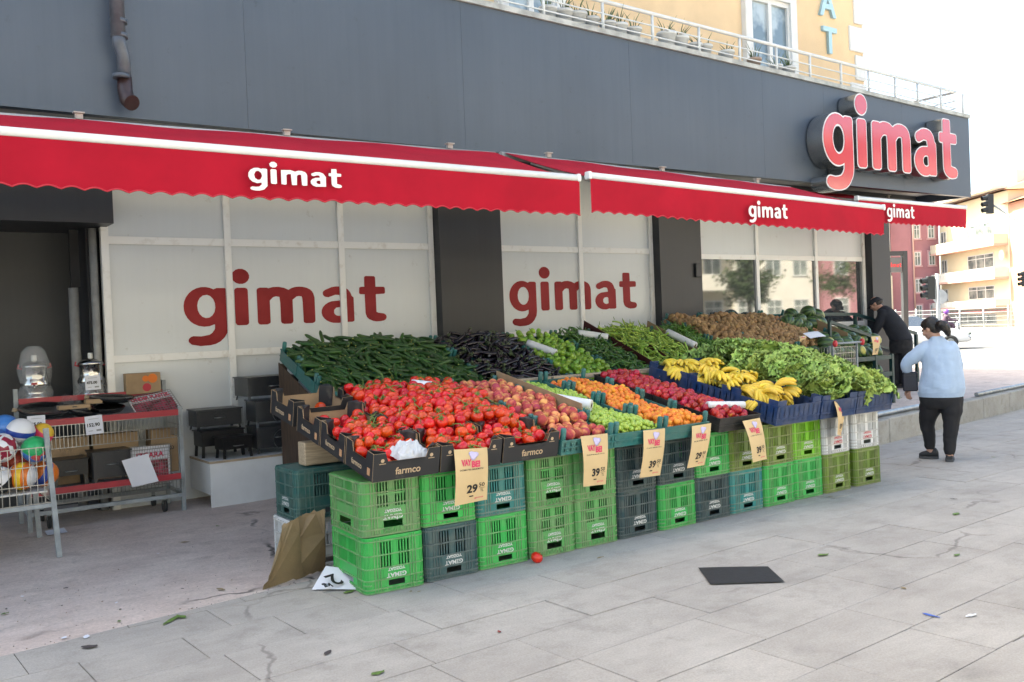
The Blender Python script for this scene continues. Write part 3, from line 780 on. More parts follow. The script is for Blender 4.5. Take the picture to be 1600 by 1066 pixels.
# satellite dish on the block's edge
q = MB().lathe([(.02, 0), (.25, .03), (.42, .10)], 16, caps=False)
q.obj('satellite_dish', M_WHITE, t, M=Matrix.Translation((L-.5, zz(405), .35)))
# orange block
t, L, H_ = house('apartment_block', 'tall orange rendered block at the far edge of the street', gp(1582, 79.), gp(1668, 70.), 12, -.05, zpx(1590, 318, 79), M_ORG, 'far apartment blocks', M_TILE, 2.2)
for y0, y1 in ((345, 372), (395, 420), (445, 470)): win(t, L*.45, zpx(1600, y1, 77), 2.0, zpx(1600, y0, 77)-zpx(1600, y1, 77), 2, M_WHITE)
# maroon block
t, L, H_ = house('apartment_block', 'maroon rendered block with pink window surrounds behind the traffic light', gp(1396, 92), gp(1471, 92), 14, -.05, zpx(1430, 270, 92), M_MAR, 'far apartment blocks', M_TILE, 2.)
ux = lambda px: L*(px-1396)/75.; zz = lambda py: zpx(1440, py, 92)+.05
for y0, y1 in ((310, 331), (352, 373), (394, 415), (436, 457), (477, 500)):
    for x0 in (1432.5, 1455.0): win(t, ux(x0), zz(y1), ux(x0+8.5)-ux(x0), zz(y0)-zz(y1), 2, M_WHITE, M_PINKF, cross=True)
MB().tube([(ux(1430), 0, .12), (ux(1430), H_, .12)], .09, 8).obj('downpipe', M_SALM, t)
# white block
t, L, H_ = house('apartment_block', 'white block with cream ground floor between shop column and maroon block', gp(1356, 90), gp(1395, 91), 12, -.05, zpx(1385, 330, 90), M_PARA, 'far apartment blocks', M_TILE, 1.5)
MB().box(0, 0, 0, L, zpx(1385, 430, 90), .15).obj('ground_floor_band', M_CREAM, t)
win(t, L*.82, zpx(1393, 384, 90), L*.15, 1.4, 1, pane=mat('far_pane_blue', (.1, .35, .45), .2)); win(t, L*.55, zpx(1393, 384, 90), L*.16, 1.4, 2)
# houses across the street behind the viewer: seen in the shop glass, they bounce sunlight back
def opposite(name, label, x0, x1, y, ztop, m, nw, fl, bal=False, sur=None):
    t, L, H_ = house(name, label, (x1, y), (x0, y), 10, -.05, ztop, m, 'houses mirrored in the shop glass', M_TILE, 1.6)
    for f in range(fl):
        zz0 = 1.2+f*2.9
        for k in range(nw):
            xx = L*(k+.5)/nw-.7
            win(t, xx, zz0, 1.4, 1.5, 2, M_WHITE, sur, cross=True)
        if bal and f:
            MB().box(.6, zz0-.9, 0, L-.6, zz0-.75, 1.3).box(.6, zz0-.75, 1.2, L-.6, zz0-.05, 1.3).obj('balcony', M_PARA, t)
opposite('town_house', 'cream balconied house mirrored in the first pane of shop glass', 27, 41, -16.5, 12.5, M_CREAM, 4, 4, True)
opposite('town_house', 'pale grey house mirrored in the middle pane of shop glass', 41.3, 49, -17, 10, M_PARA, 3, 3)
opposite('town_house', 'maroon house mirrored in the last pane of shop glass', 49.3, 64, -16.5, 12, M_MAR, 4, 4, False, M_PINKF)
opposite('town_house', 'pale house behind the viewer facing the fruit display', 8, 26.6, -17, 13, M_PARA, 5, 4, True)
opposite('town_house', 'white house behind the viewer facing the trolleys', -16, 7.6, -17.5, 12, M_PARA, 6, 4, True)
# tree across the street
M_LEAF = mat('tree_leaf', (.07, .12, .03), .6, var=.5, scale=3, rnd=.2)
def tree(name, label, x, y, h, rr, seed):
    r_ = random.Random(seed); t = thing(name, label, 'tree', None, (x, y, 0))
    q = MB().tube([(0, 0, -.05), (.05, .03, h*.25), (-.04, .06, h*.5), (.05, 0, h*.8)], [.16, .13, .10, .03], 8)
    for k in range(7):
        a = r_.random()*6.28; z = h*r_.uniform(.35, .7); q.tube([(0, 0, z), (math.cos(a)*rr*.4, math.sin(a)*rr*.4, z+h*.12), (math.cos(a)*rr*.75, math.sin(a)*rr*.75, z+h*.2)], [.05, .035, .012], 5)
    q.obj('trunk', M_BARK, t)
    c = MB(); cl = []
    for k in range(26):
        a = r_.random()*6.28; e = r_.uniform(-.6, 1); rad = rr*r_.uniform(.35, .95)
        cl.append(Vector((math.cos(a)*rad*math.sqrt(1-min(.9, e*e)), math.sin(a)*rad*math.sqrt(1-min(.9, e*e)), h*.66+e*h*.32)))
    for k in range(3600):
        p = r_.choice(cl)+Vector((r_.gauss(0, .28), r_.gauss(0, .28), r_.gauss(0, .22)))*rr*.6
        s = r_.uniform(.07, .15); n_ = Vector((r_.gauss(0, 1), r_.gauss(0, 1), r_.gauss(0, 1))).normalized(); o_ = n_.orthogonal().normalized(); w_ = n_.cross(o_)
        c.poly([p-o_*s, p+w_*s*.5, p+o_*s, p-w_*s*.5])
    c.obj('crown', M_LEAF, t)
tree('street_tree', 'leafy street tree mirrored in the last pane of shop glass', 46, -11.5, 6.5, 2.4, 5)
tree('street_tree', 'small leafy tree mirrored in the middle pane of shop glass', 37.5, -12.5, 5.2, 1.6, 8)

# ------------------------------------------------------------------ street furniture beyond the corner
M_LAMPB = mat('signal_black', (.02, .022, .022), .5); M_POLE = mat('pole_grey', (.42, .43, .43), .5, var=.2)
def signal(label, px, py0, py1, D, pole=True, arm=None, base_py=522):
    c = atD(px, (py0+py1)/2, D); h = (py1-py0)*D/FPX; w = h*.33
    t = thing('traffic_light', label, 'traffic light', 'traffic lights at the junction', (c.x, c.y, 0))
    M0 = frame((0, 0, c.z), RT, (0, 0, 1)); hd = place('signal_head', MB().bbox(-w/2, -h/2, -w*.35, w/2, h/2, w*.35, .02).mesh('signal_head', M_LAMPB), t, M=M0)
    for k in range(3):
        q = MB().tube([(-w*.5, h*(.31-.31*k)+.02, 0), (-w*1.25, h*(.31-.31*k)-.02, .0)], w*.36, 10, caps=False); q.obj('visor', M_LAMPB if pole else M_LAMPB, hd)
        q = MB().tube([(-w*.52, h*(.31-.31*k), 0), (-w*.56, h*(.31-.31*k), 0)], w*.3, 10); q.obj('lens', mat(f'lens_{k}', ((.25, .02, .02), (.3, .18, .02), (.02, .2, .08))[k], .2), hd)
    if pole:
        MB().tube([tuple(M0 @ Vector((w*.9, 0, 0))-Vector((0, 0, c.z+.1))), tuple(M0 @ Vector((w*.9, h*.62, 0)))], w*.22, 10).obj('pole', M_POLE, t)
    if arm:
        e = atD(arm[0], arm[1], D)-Vector((c.x, c.y, 0)); MB().tube([(M0 @ Vector((w*.3, 0, 0))), e, (e.x, e.y, -.1)], [.045, .07, .11], 8).obj('mast_arm', M_POLE, t)
    return t
signal('black traffic light on a grey pole in front of the maroon block', 1454, 432, 468, 40)
signal('black traffic light hanging from a long mast arm above the rooftops', 1546.5, 304, 334, 44, False, (1720, 430))
signal('black traffic light head cut by the edge of the picture', 1601, 424, 448, 44)
p = atD(1468, 464, 41); ts = thing('round_sign', 'grey back of a round traffic sign behind the signal pole', 'road sign', None, (p.x, p.y, 0))
MB().tube([(0, 0, -.08), (0, 0, p.z+.2)], .035, 8).obj('pole', M_POLE, ts)
place('disc', MB().tube([(0, 0, -.012), (0, 0, .012)], .33, 24).mesh('disc', M_POLE), ts, M=frame((0, 0, p.z), RT) @ Matrix.Translation((.0, 0, .05)))
# shop pylon
D = 27.; c0 = atD(1377, 403, D); c1 = atD(1405, 425, D); W_ = (c1-c0).dot(RT); py = thing('pylon_sign', 'dark pylon frame with small red gimat panel beside the shop corner', 'sign', None, (c0.x, c0.y, 0))
Mp = frame((0, 0, 0), RT)
zt = atD(1405, 392, D).z; zb_ = c1.z
def pp(name, mb_, m_): return place(name, mb_.mesh(name, m_), py, M=Mp)
pp('post', MB().box(W_+.02, -.05, -.08, W_+.16, zt, .08), M_DARK); pp('post', MB().box(-.75, -.05, -.08, -.62, zt, .08), M_DARK)
pp('cross_beam', MB().box(-.62, zt-.13, -.07, W_+.02, zt, .07), M_DARK)
pn = pp('sign_panel', MB().bbox(-.55, zb_, -.06, W_+.019, c0.z, .06, .01), mat('pylon_panel', (.10, .10, .105), .5))
wm, Lw = word_mb(1., tol=.03); me = wm.mesh('lettering', mat('pylon_red', (.7, .03, .04), .4), fix=False)
s = (W_-.12)/Lw
for v in me.vertices: v.co.x *= s; v.co.y *= s*1.0
place('lettering', me, pn, M=Matrix.Translation((.11, zb_+.15, .065)))
# median fence with low wall
fn = thing('median_fence', 'thin wire mesh fence on a low white wall across the road', 'fence')
A_, B_ = Vector(gp(1400, 62)+(0,)), Vector(gp(1660, 52)+(0,))
MB().beam(A_+Vector((0, 0, .15)), B_+Vector((0, 0, .15)), .35, .55).obj('low_wall', M_PARA, fn)
for k in range(8):
    p = A_.lerp(B_, k/7); MB().tube([p+Vector((0, 0, .42)), p+Vector((0, 0, 1.75))], .05, 8).obj('post', M_POLE, fn)
for h in (.6, .85, 1.1, 1.35, 1.6): MB().tube([A_+Vector((0, 0, h)), B_+Vector((0, 0, h))], .014, 5).obj('wire', M_POLE, fn)
q = MB()
for k in range(130): p = A_.lerp(B_, k/129); q.beam(p+Vector((0, 0, .42)), p+Vector((0, 0, 1.6)), .008)
q.obj('mesh_wire', M_POLE, fn, kind='stuff')
# ------------------------------------------------------------------ plastic crates under the fruit
def plastic(name, col, dust=.25):
    return mat(name, col, .45, col2=tuple(c*(1-dust)+d*dust for c, d in zip(col, (.30, .26, .20))), scale=9., band=(.30, .62), rnd=.13, bump=.06, bscale=90, detail=6)
CC = {'bright green': plastic('plastic_bright_green', (.030, .46, .085), .18), 'dusty green': plastic('plastic_dusty_green', (.075, .36, .085), .42), 'slate teal': plastic('plastic_slate_teal', (.032, .105, .110), .3),
      'dark slate': plastic('plastic_dark_slate', (.016, .058, .066), .22), 'teal': plastic('plastic_teal', (.012, .215, .20), .2), 'olive': plastic('plastic_olive', (.16, .27, .025), .3), 'lime': plastic('plastic_lime', (.17, .50, .015), .15),
      'white': plastic('plastic_white', (.68, .69, .68), .12), 'dark teal': plastic('plastic_dark_teal', (.018, .115, .105), .25)}
CR2 = {k: mat('crate_rib_'+k.replace(' ', '_'), tuple(v*(.62 if max(c_) > .2 else .82)+d*(.38 if max(c_) > .2 else .18) for v, d in zip(c_, (.42, .37, .28))), .6, var=.35, scale=14, rnd=.05) for k, c_ in (('bright green', (.03, .46, .085)), ('dusty green', (.12, .36, .10)), ('slate teal', (.06, .13, .14)), ('dark slate', (.03, .075, .09)), ('teal', (.02, .215, .20)), ('olive', (.18, .27, .03)), ('lime', (.2, .5, .02)), ('white', (.75, .76, .76)), ('dark teal', (.02, .13, .12)))}
M_CTXT = mat('crate_print_white', (.72, .73, .70), .6, var=.3, scale=40); M_CTXR = mat('crate_print_red', (.55, .05, .06), .6)
CW, CD, CH = .400, .56, .345
def crate_mb(style):
    q = MB(); w, d, h = CW/2-.003, CD/2, CH-.002; r = .035; th = .006
    def wall(u0, u1, put, slots, front):
        """put(u, z0.., ) builds boxes on a wall: u across, o outwards (0 = skin)"""
        U = u1-u0
        def bx_(a, za, b_, zb, o0=-th, o1=0.): put(a, za, b_, zb, o0, o1)
        ca = .19*U
        bx_(u0, 0, u0+ca, h); bx_(u1-ca, 0, u1, h)
        m0, m1 = u0+ca, u1-ca
        top = h*.90; lo = h*.44
        if style == 'B': top = h*.97; lo = h*.50
        bx_(m0, top, m1, h)
        mid = (top+lo)/2
        bx_(m0, mid-.005, m1, mid+.005)
        ns = 10 if front else 14
        for k in range(ns+1):
            a = m0+(m1-m0)*k/ns; wd = .0046
            if k == ns//2: wd = .014
            for za, zb in ((lo, mid-.005), (mid+.005, top)): bx_(max(m0, a-wd), za, min(m1, a+wd), zb)
        # plate, then the hand hole
        hz0, hz1 = (h*.10, h*.20) if style == 'A' else (h*.13, h*.26)
        bx_(m0, hz1, m1, lo)
        hw = U*(.17 if style == 'A' else .20); c = (u0+u1)/2+(U*.02)
        bx_(m0, 0, c-hw, hz1); bx_(c+hw, 0, m1, hz1); bx_(c-hw, 0, c+hw, hz0)
        # ribs
        zs = (.004, h*.075, h*.235, h*.44, h*.675, h*.93) if style == 'A' else (.004, h*.12, h*.33, h*.56, h*.78, h*.97)
        for z in zs:
            if hz0-.004 < z < hz1+.004: bx_(u0, z-.004, c-hw, z+.004, 0, .007); bx_(c+hw, z-.004, u1, z+.004, 0, .007)
            else: bx_(u0, z-.004, u1, z+.004, 0, .007)
        for f in (.07, .13, .19, .81, .87, .93): bx_(u0+U*f-.0025, 0, u0+U*f+.0025, h*.98, 0, .0055)
        for k in range(7):
            a = m0+(m1-m0)*(k+.5)/7; bx_(a-.002, .006, a+.002, hz0-.002, 0, .005)
        if style == 'B':
            for k in range(4):
                a = c-hw+k*hw/2
                q.beam((*PT(put, a, .008), ), (*PT(put, a+hw/4, hz0-.004), ), .005, .006); q.beam((*PT(put, a+hw/4, hz0-.004), ), (*PT(put, a+hw/2, .008), ), .005, .006)
        # dimpled rows beside the print
        if style == 'A':
            for k in range(9): a = m0+(m1-m0)*(k+.5)/9; bx_(a-.006, hz1+.006, a+.006, hz1+.012, 0, .004)
    def PT(put, u, z): return put(u, z, None, None, 0, .004)
    def mk(axis, sgn):
        off = (d if axis == 'y' else w)
        def put(a, za, b_, zb, o0, o1):
            m_ = 1 if o1 > 0 else 0
            if b_ is None:
                o = sgn*(off+o1); return (a, o, za) if axis == 'y' else (o, a, za)
            lo_, hi_ = sgn*(off+o0), sgn*(off+o1)
            if axis == 'y': q.box(a, min(lo_, hi_), za, b_, max(lo_, hi_), zb, m_)
            else: q.box(min(lo_, hi_), a, za, max(lo_, hi_), b_, zb, m_)
        return put
    for sgn in (-1, 1): wall(-w+r, w-r, mk('y', sgn), True, True)
    for sgn in (-1, 1): wall(-d+r, d-r, mk('x', sgn), True, False)
    for sx, sy, a0 in ((1, 1, 0), (-1, 1, 90), (-1, -1, 180), (1, -1, 270)):      # rounded corners with wrapped ribs
        n = 5; c = (sx*(w-r), sy*(d-r)); k = len(q.v)
        for j in range(n+1):
            a = R(a0+90*j/n)
            for z in (0, h): q.v.append((c[0]+r*math.cos(a), c[1]+r*math.sin(a), z))
        for j in range(n): q.face((k+2*j, k+2*j+2, k+2*j+3, k+2*j+1), 0, True)
        zs = (.004, h*.075, h*.155, h*.235, h*.44, h*.675, h*.93) if style == 'A' else (.004, h*.12, h*.22, h*.33, h*.56, h*.78, h*.97)
        for z in zs:
            k = len(q.v)
            for j in range(n+1):
                a = R(a0+90*j/n)
                for rr_, dz in ((r-.001, -.004), (r+.007, -.004), (r+.007, .004), (r-.001, .004)): q.v.append((c[0]+rr_*math.cos(a), c[1]+rr_*math.sin(a), z+dz))
            for j in range(n):
                for e in range(4): q.face((k+4*j+e, k+4*j+4+e, k+4*j+4+(e+1) % 4, k+4*j+(e+1) % 4), 1)
        for j in (1, 2.5, 4):
            a = R(a0+90*j/5); q.beam((c[0]+(r+.002)*math.cos(a), c[1]+(r+.002)*math.sin(a), 0), (c[0]+(r+.002)*math.cos(a), c[1]+(r+.002)*math.sin(a), h*.98), .004, .004)
    q.box(-w+.01, -d+.01, h-.012, w-.01, d-.01, h-.004)       # floor of the upturned crate
    return q
_CR = {s: crate_mb(s) for s in 'AB'}; _CM = {}
def crate(x, y, z, colr, style, label, group, rz=0., txt='white', side=False):
    key = (colr, style)
    if key not in _CM: _CM[key] = _CR[style].mesh('produce_crate', [CC[colr], CR2[colr]], fix=False)
    o = place('produce_crate', _CM[key], None, loc=(x, y, z), rot=(0, 0, rz), label=label, cat='crate', group=group)
    fd = MB().bbox(-.082, -CD/2-.003, CH*.255, .082, -CD/2-.001, CH*.42, .0005).obj('label_plate', CC[colr], o)
    mt = M_CTXR if txt == 'red' else M_CTXT
    for body, zz, s in (('GİMAT', CH*(.288 if style == 'A' else .318), .037), ('YOZGAT', CH*(.395 if style == 'A' else .425), .025)):
        me = text_mesh(body, s, mt, .0012, sx=1.12)
        place('lettering', me, o, M=Matrix.Translation((.006, -CD/2-.0045, zz)) @ Matrix.Rotation(R(90), 4, 'X') @ Matrix.Rotation(math.pi, 4, 'Z'))
    return o
FRONT = [('dusty green', 'bright green', 'BA'), ('bright green', 'slate teal', 'AA'), ('teal', 'bright green', 'AA'), ('dusty green', 'dusty green', 'BB'), ('dusty green', 'dusty green', 'BB'), ('dark slate', 'dark slate', 'AA'), ('dark slate', 'bright green', 'AA'),
         ('bright green', 'dark slate', 'AA'), ('olive', 'teal', 'AA'), ('olive', 'bright green', 'AA'), ('lime', 'bright green', 'AA'), ('white', 'olive', 'AA'), ('white', 'olive', 'AA')]
rc = random.Random(11)
ordw = ['first', 'second', 'third', 'fourth', 'fifth', 'sixth', 'seventh', 'eighth', 'ninth', 'tenth', 'eleventh', 'twelfth', 'thirteenth']
edges = [2.485, 2.89, 3.35, 3.75, 4.20, 4.613, 5.035, 5.39, 5.83, 6.24, 6.655, 7.06, 7.40, 7.80]
for i, (up_, lo_, st) in enumerate(FRONT):
    x = 2.485+.4095*(i+.5)+(.07 if i == 12 else 0); rz0 = R(-3.5) if i == 0 else rc.gauss(0, .02)
    y = 5.09+CD/2+(0 if i else .005)
    crate(x, y+rc.gauss(0, .006), .002, lo_, st[1], f'{lo_} plastic crate, lower one of the {ordw[i]} stack from the tomato end', 'plastic crates stacked along the pavement', rz0)
    crate(x+rc.gauss(0, .004), y+rc.gauss(0, .008), CH+.004, up_, st[0], f'{up_} plastic crate, upper one of the {ordw[i]} stack from the tomato end', 'plastic crates stacked along the pavement', rz0+rc.gauss(0, .012), 'red' if up_ == 'white' else 'white')
# side stack under the tomato boxes
crate(2.64, 6.12, .002, 'white', 'A', 'white crate behind the torn cardboard, under a dark teal crate', 'plastic crates stacked along the pavement', R(-92))
crate(2.66, 6.10, CH+.004, 'dark teal', 'A', 'dark teal crate on a white crate behind the torn cardboard', 'plastic crates stacked along the pavement', R(-91))
# second row carrying the tilted trays (seen through gaps)
for i in range(5):
    for k in range(2):
        crate(3.45+i*.95, 6.12, .002+k*(CH+.002), 'dark slate', 'A', f'dark slate crate in the hidden back row, {ordw[i]} from the tomato end, {"upper" if k else "lower"}', 'crates in the hidden back row', R(90))
M_WOOD = mat('raw_wood', (.50, .38, .25), .8, var=.35, scale=7, stretch=(1, 12, 12), bump=.2)
M_DWOOD = mat('dark_wood', (.09, .055, .035), .8, var=.4, scale=6, stretch=(1, 8, 1))
MB().bbox(2.5, 6.02, .70, 7.9, 6.14, .86, .006).obj('wooden_beam', M_WOOD, label='long rough timber beam carrying the back of the fruit trays', cat='beam')
MB().bbox(3.35, 6.53, .0, 3.39, 6.57, 1.10, .004).obj('wooden_post', M_WOOD, label='short timber post under the plank behind the tomatoes', cat='post')
MB().bbox(3.2, 6.50, 1.105, 5.05, 6.60, 1.145, .005).obj('wooden_plank', M_WOOD, label='pale plank behind the tomato and peach trays', cat='plank', group='planks behind the fruit trays')
MB().bbox(5.08, 6.50, 1.105, 7.0, 6.60, 1.145, .005).obj('wooden_plank', M_WOOD, label='pale plank behind the apricot and nectarine trays', cat='plank', group='planks behind the fruit trays')

# ------------------------------------------------------------------ sloping tray frames: (u across, v up the slope, w off the slope)
class Slope:
    def __init__(s, y0, z0, ang): s.y0, s.z0, s.a = y0, z0, ang
    def M(s, x, v, w=0., rz=0.):
        return Matrix.Translation((x, s.y0+v*math.cos(s.a)-w*math.sin(s.a), s.z0+v*math.sin(s.a)+w*math.cos(s.a))) @ Matrix.Rotation(s.a, 4, 'X') @ Matrix.Rotation(rz, 4, 'Z')
S1 = Slope(4.985, .702, math.atan(.215))         # front display
S2 = Slope(7.15, .74, math.atan(.40))           # rear display
TD = .385
M_CARD = mat('cardboard', (.40, .27, .155), .9, var=.2, scale=6, bump=.1); M_FBLK = mat('box_print_black', (.022, .022, .024), .5, col2=(.07, .065, .055), scale=7, band=(.30, .42)); M_TAN = mat('box_print_tan', (.55, .40, .25), .7)
def farm_box_mb(w=.462, d=.375, h=.175):
    q = MB(); t = .005
    def wall(L, lowfrac, put, m_in, m_out, low=.62):
        a = L/2; b_ = L*lowfrac/2
        prof = [(-a, 0), (a, 0), (a, h), (b_+.03, h), (b_+.012, h*low+.012), (b_-.012, h*low), (-b_+.012, h*low), (-b_-.012, h*low+.012), (-b_-.03, h), (-a, h)]
        k = len(q.v); n = len(prof)
        q.v += [put(u, z, 0) for u, z in prof]+[put(u, z, t) for u, z in prof]
        # strips keep the concave outline clean
        for o, mm, fl in ((0, m_out, False), (n, m_in, True)):
            for f in ((0, 1, 4, 7), (1, 2, 3, 4), (7, 8, 9, 0), (4, 5, 6, 7)):
                f = [k+o+i for i in f]; q.face(f[::-1] if fl else f, mm)
        for i in range(n): j = (i+1) % n; q.face((k+i, k+n+i, k+n+j, k+j), m_in)
    wall(w, .52, lambda u, z, o: (u, -d/2+o, z), 1, 0); wall(w, .52, lambda u, z, o: (u, d/2-o, z), 1, 0)
    wall(d-.012, .40, lambda u, z, o: (-w/2+o+.0005, u, z+.0), 1, 0, .60); wall(d-.012, .40, lambda u, z, o: (w/2-o-.0005, u, z), 1, 0, .60)
    q.box(-w/2+.006, -d/2+.006, .004, w/2-.006, d/2-.006, .012, 1)
    for sx in (-1, 1):                                    # folded corner gussets
        for sy in (-1, 1):
            c = Vector((sx*(w/2-.008), sy*(d/2-.008), 0))
            q.prism([c+Vector((-sx*.075, 0, .02)), c+Vector((-sx*.075, 0, h+.006)), c+Vector((-sx*.012, -sy*.01, h+.014)), c+Vector((0, -sy*.07, h+.006)), c+Vector((0, -sy*.07, .02))], (-sx*.003, -sy*.003, 0), 0)
    return q
_fb = farm_box_mb().mesh('tomato_box', [M_FBLK, M_CARD], fix=False)
rown = ['front', 'second', 'third', 'back', 'rearmost']
FX = [2.482+.2355, 2.955+.2355, 3.43+.2355]
M_SQ = mat('box_print_orange', (.50, .27, .14), .7)
for c in range(3):
    for r_ in range(4):
        M = S1.M(FX[c]+rc.gauss(0, .004), .19+r_*TD+rc.gauss(0, .004), 0, rc.gauss(0, .012))
        if c == 0 and r_ == 3: M = S1.M(FX[c]-.03, .19+r_*TD+.03, .02, .05)
        o = place('tomato_box', _fb, None, M=M, label=f'black printed cardboard tomato box, {rown[r_]} row, {["outer", "middle", "peach-side"][c]} column', cat='box', group='black cardboard tomato boxes')
        if r_ == 0:
            place('lettering', text_mesh('farmco', .062, M_TAN, .0012), o, M=Matrix.Translation((.01, -.1895, .052)) @ Matrix.Rotation(R(90), 4, 'X'))
            for sx in (-.17, .17):
                place('emblem', MB().tube([(sx, -.1893, .13), (sx, -.1897, .13)], .012, 10).box(sx-.022, -.1896, .108, sx+.022, -.1892, .112).mesh('emblem', M_TAN), o)
        if c == 0:
            place('lettering', text_mesh('farmco', .05, M_TAN, .0012), o, M=Matrix.Translation((-.2325, .03, .055)) @ Matrix.Rotation(R(-90), 4, 'Z') @ Matrix.Rotation(R(90), 4, 'X'))
            place('printed_square', MB().box(-.2328, -.15, .03, -.2318, -.115, .075).mesh('printed_square', M_SQ), o)

def tray_mb(w, d, h, posts, cut=.0):
    q = MB(); t = .006
    for s in (-1, 1):
        # long walls with rail openings
        zz = [(0, .022), (.046, .058), (h-.02, h)]
        for a, b_ in zz: q.box(-w/2, s*d/2-t/2, a, w/2, s*d/2+t/2, b_); q.box(s*w/2-t/2, -d/2, a, s*w/2+t/2, d/2, b_)
        for k in range(9):
            f = -w/2+w*(k+.5)/9; q.box(f-.006, s*d/2-t/2+.001, 0, f+.006, s*d/2+t/2+.002, h-.003)
        for k in range(7):
            f = -d/2+d*(k+.5)/7; q.box(s*w/2-t/2+.001, f-.006, 0, s*w/2+t/2+.002, f+.006, h-.003)
        q.box(-w/2, s*d/2-.002, .022, w/2, s*d/2+.001, h-.02); q.box(s*w/2-.002, -d/2, .022, s*w/2+.001, d/2, h-.02)
        for z in (h-.004, .05): q.box(-w/2-.006, s*(d/2+.003)-.005, z-.004, w/2+.006, s*(d/2+.003)+.005, z+.004)
    q.box(-w/2+.004, -d/2+.004, .002, w/2-.004, d/2-.004, .009)
    return q
def post_mb(h):
    q = MB(); q.lathe([(.020, 0), (.020, h-.006), (.017, h)], 10)
    for k in range(4): q.lathe([(.0195, h-.014-k*.013), (.0225, h-.018-k*.013), (.0195, h-.022-k*.013)], 10, caps=False)
    return q
TR = {'teal': plastic('tray_teal', (.015, .15, .14), .22), 'black': plastic('tray_black', (.012, .012, .014), .15), 'blue': plastic('tray_blue', (.008, .038, .125), .18)}
_tm = {}
def tray(M, colr, w, d, h, label, group, ph=None):
    key = (colr, w, d, h)
    if key not in _tm: _tm[key] = tray_mb(w, d, h, ph).mesh('fruit_tray', TR[colr], fix=False)
    o = place('fruit_tray', _tm[key], None, M=M, label=label, cat='tray', group=group)
    if ph:
        kp = ('post', colr, ph)
        if kp not in _tm: _tm[kp] = post_mb(ph).mesh('corner_post', TR[colr], fix=False)
        for sx in (-1, 1):
            for sy in (-1, 1): place('corner_post', _tm[kp], o, loc=(sx*(w/2-.022), sy*(d/2-.022), .0))
    return o
# front display columns: (x0, x1, colour, what)
FC = [(3.93, 4.415, 'teal', 'peach'), (4.42, 4.905, 'teal', 'green plum'), (4.91, 5.395, 'teal', 'apricot'), (5.52, 6.005, 'black', 'nectarine')]
for x0, x1, cl, what in FC:
    for r_ in range(4):
        tray(S1.M((x0+x1)/2, .19+r_*TD, 0, rc.gauss(0, .006)), cl, x1-x0-.008, TD-.012, .105 if cl == 'teal' else .115, f'{cl} plastic {what} tray, {rown[r_]} of its column', 'shallow plastic fruit trays', .185 if cl == 'teal' else None)
# deep blue trays: each two rows long
def blue_mb(w, d, h):
    q = tray_mb(w, d, h, None)
    for s in (-1, 1):
        for sx in (-1, 1):                                    # raised handle corners
            q.box(sx*w/2-.006, s*d/2, h, sx*(w/2-.11), s*d/2-s*.006, h+.045); q.box(sx*w/2, s*d/2, h, sx*(w/2-.006), s*(d/2-.10), h+.045)
    return q
BC = [(6.19, 6.775, 'banana'), (6.79, 7.30, 'lettuce'), (7.31, 7.87, 'outer lettuce')]
for x0, x1, what in BC:
    for r_ in range(3):
        dd = .50; w = x1-x0-.008; key = ('blue', w)
        if key not in _tm: _tm[key] = blue_mb(w, dd, .165).mesh('fruit_tray', TR['blue'], fix=False)
        place('fruit_tray', _tm[key], None, M=S1.M((x0+x1)/2, .255+r_*.512-.02, -.005, rc.gauss(0, .006)), label=f'deep blue plastic {what} tray, {["front", "middle", "back"][r_]} one', cat='tray', group='deep blue trays')
# rear display trays
RC = [(3.40, 3.965, 'cucumber'), (3.97, 4.535, 'cucumber'), (4.54, 5.105, 'cucumber'), (5.11, 5.585, 'aubergine'), (5.59, 6.06, 'aubergine'), (6.07, 6.76, 'light pepper'), (6.77, 7.34, 'dark pepper'), (7.36, 7.87, 'long pepper'), (7.88, 8.40, 'long pepper'), (8.41, 9.02, 'hot pepper'), (9.03, 9.69, 'potato'), (9.70, 10.36, 'potato'), (10.37, 11.0, 'potato'), (11.01, 11.55, 'onion')]
nc = {}
for x0, x1, what in RC:
    nc[what] = nc.get(what, 0)+1
    for r_ in range(5 if x0 > 9 else 4):
        if x0 > 9 and r_ < 2: continue
        tray(S2.M((x0+x1)/2, .21+r_*.425, 0, rc.gauss(0, .006)), 'teal', x1-x0-.008, .41, .12, f'teal {what} tray against the windows, {rown[r_]} row, column {["one", "two", "three"][nc[what]-1]}', 'trays of the rear display', .20)
# stand under the rear display
stn = thing('display_stand', 'dark wooden stand carrying the sloping rear vegetable trays', 'stand')
for x in (3.42, 5.1, 7.35, 9.0, 11.5):
    for v in ((.06, 1.62) if x < 9.5 else (.9, 1.62)):
        p = S2.M(x, v, -.04).translation; g = plat(p.x, p.y); MB().box(p.x-.025, p.y-.025, g-.01, p.x+.025, p.y+.025, p.z).obj('leg', M_DWOOD, stn)
for v in (.06, .85, 1.62): a = S2.M(3.40, v, -.035).translation; b_ = S2.M(11.55 if v > .5 else 9.0, v, -.035).translation; MB().beam(a, b_, .05, .05).obj('bearer', M_DWOOD, stn)
MB().beam(S2.M(9.03, 2.05, -.035).translation, S2.M(11.55, 2.05, -.035).translation, .05, .05).obj('bearer', M_DWOOD, stn)
q = MB(); P = [S2.M(3.385, v, -.02).translation for v in (.02, 1.68)]
q.prism([Vector((3.385, P[0].y, .02)), P[0], P[1], Vector((3.385, P[1].y, .02))], (.012, 0, 0)); q.obj('side_board', M_DWOOD, stn)
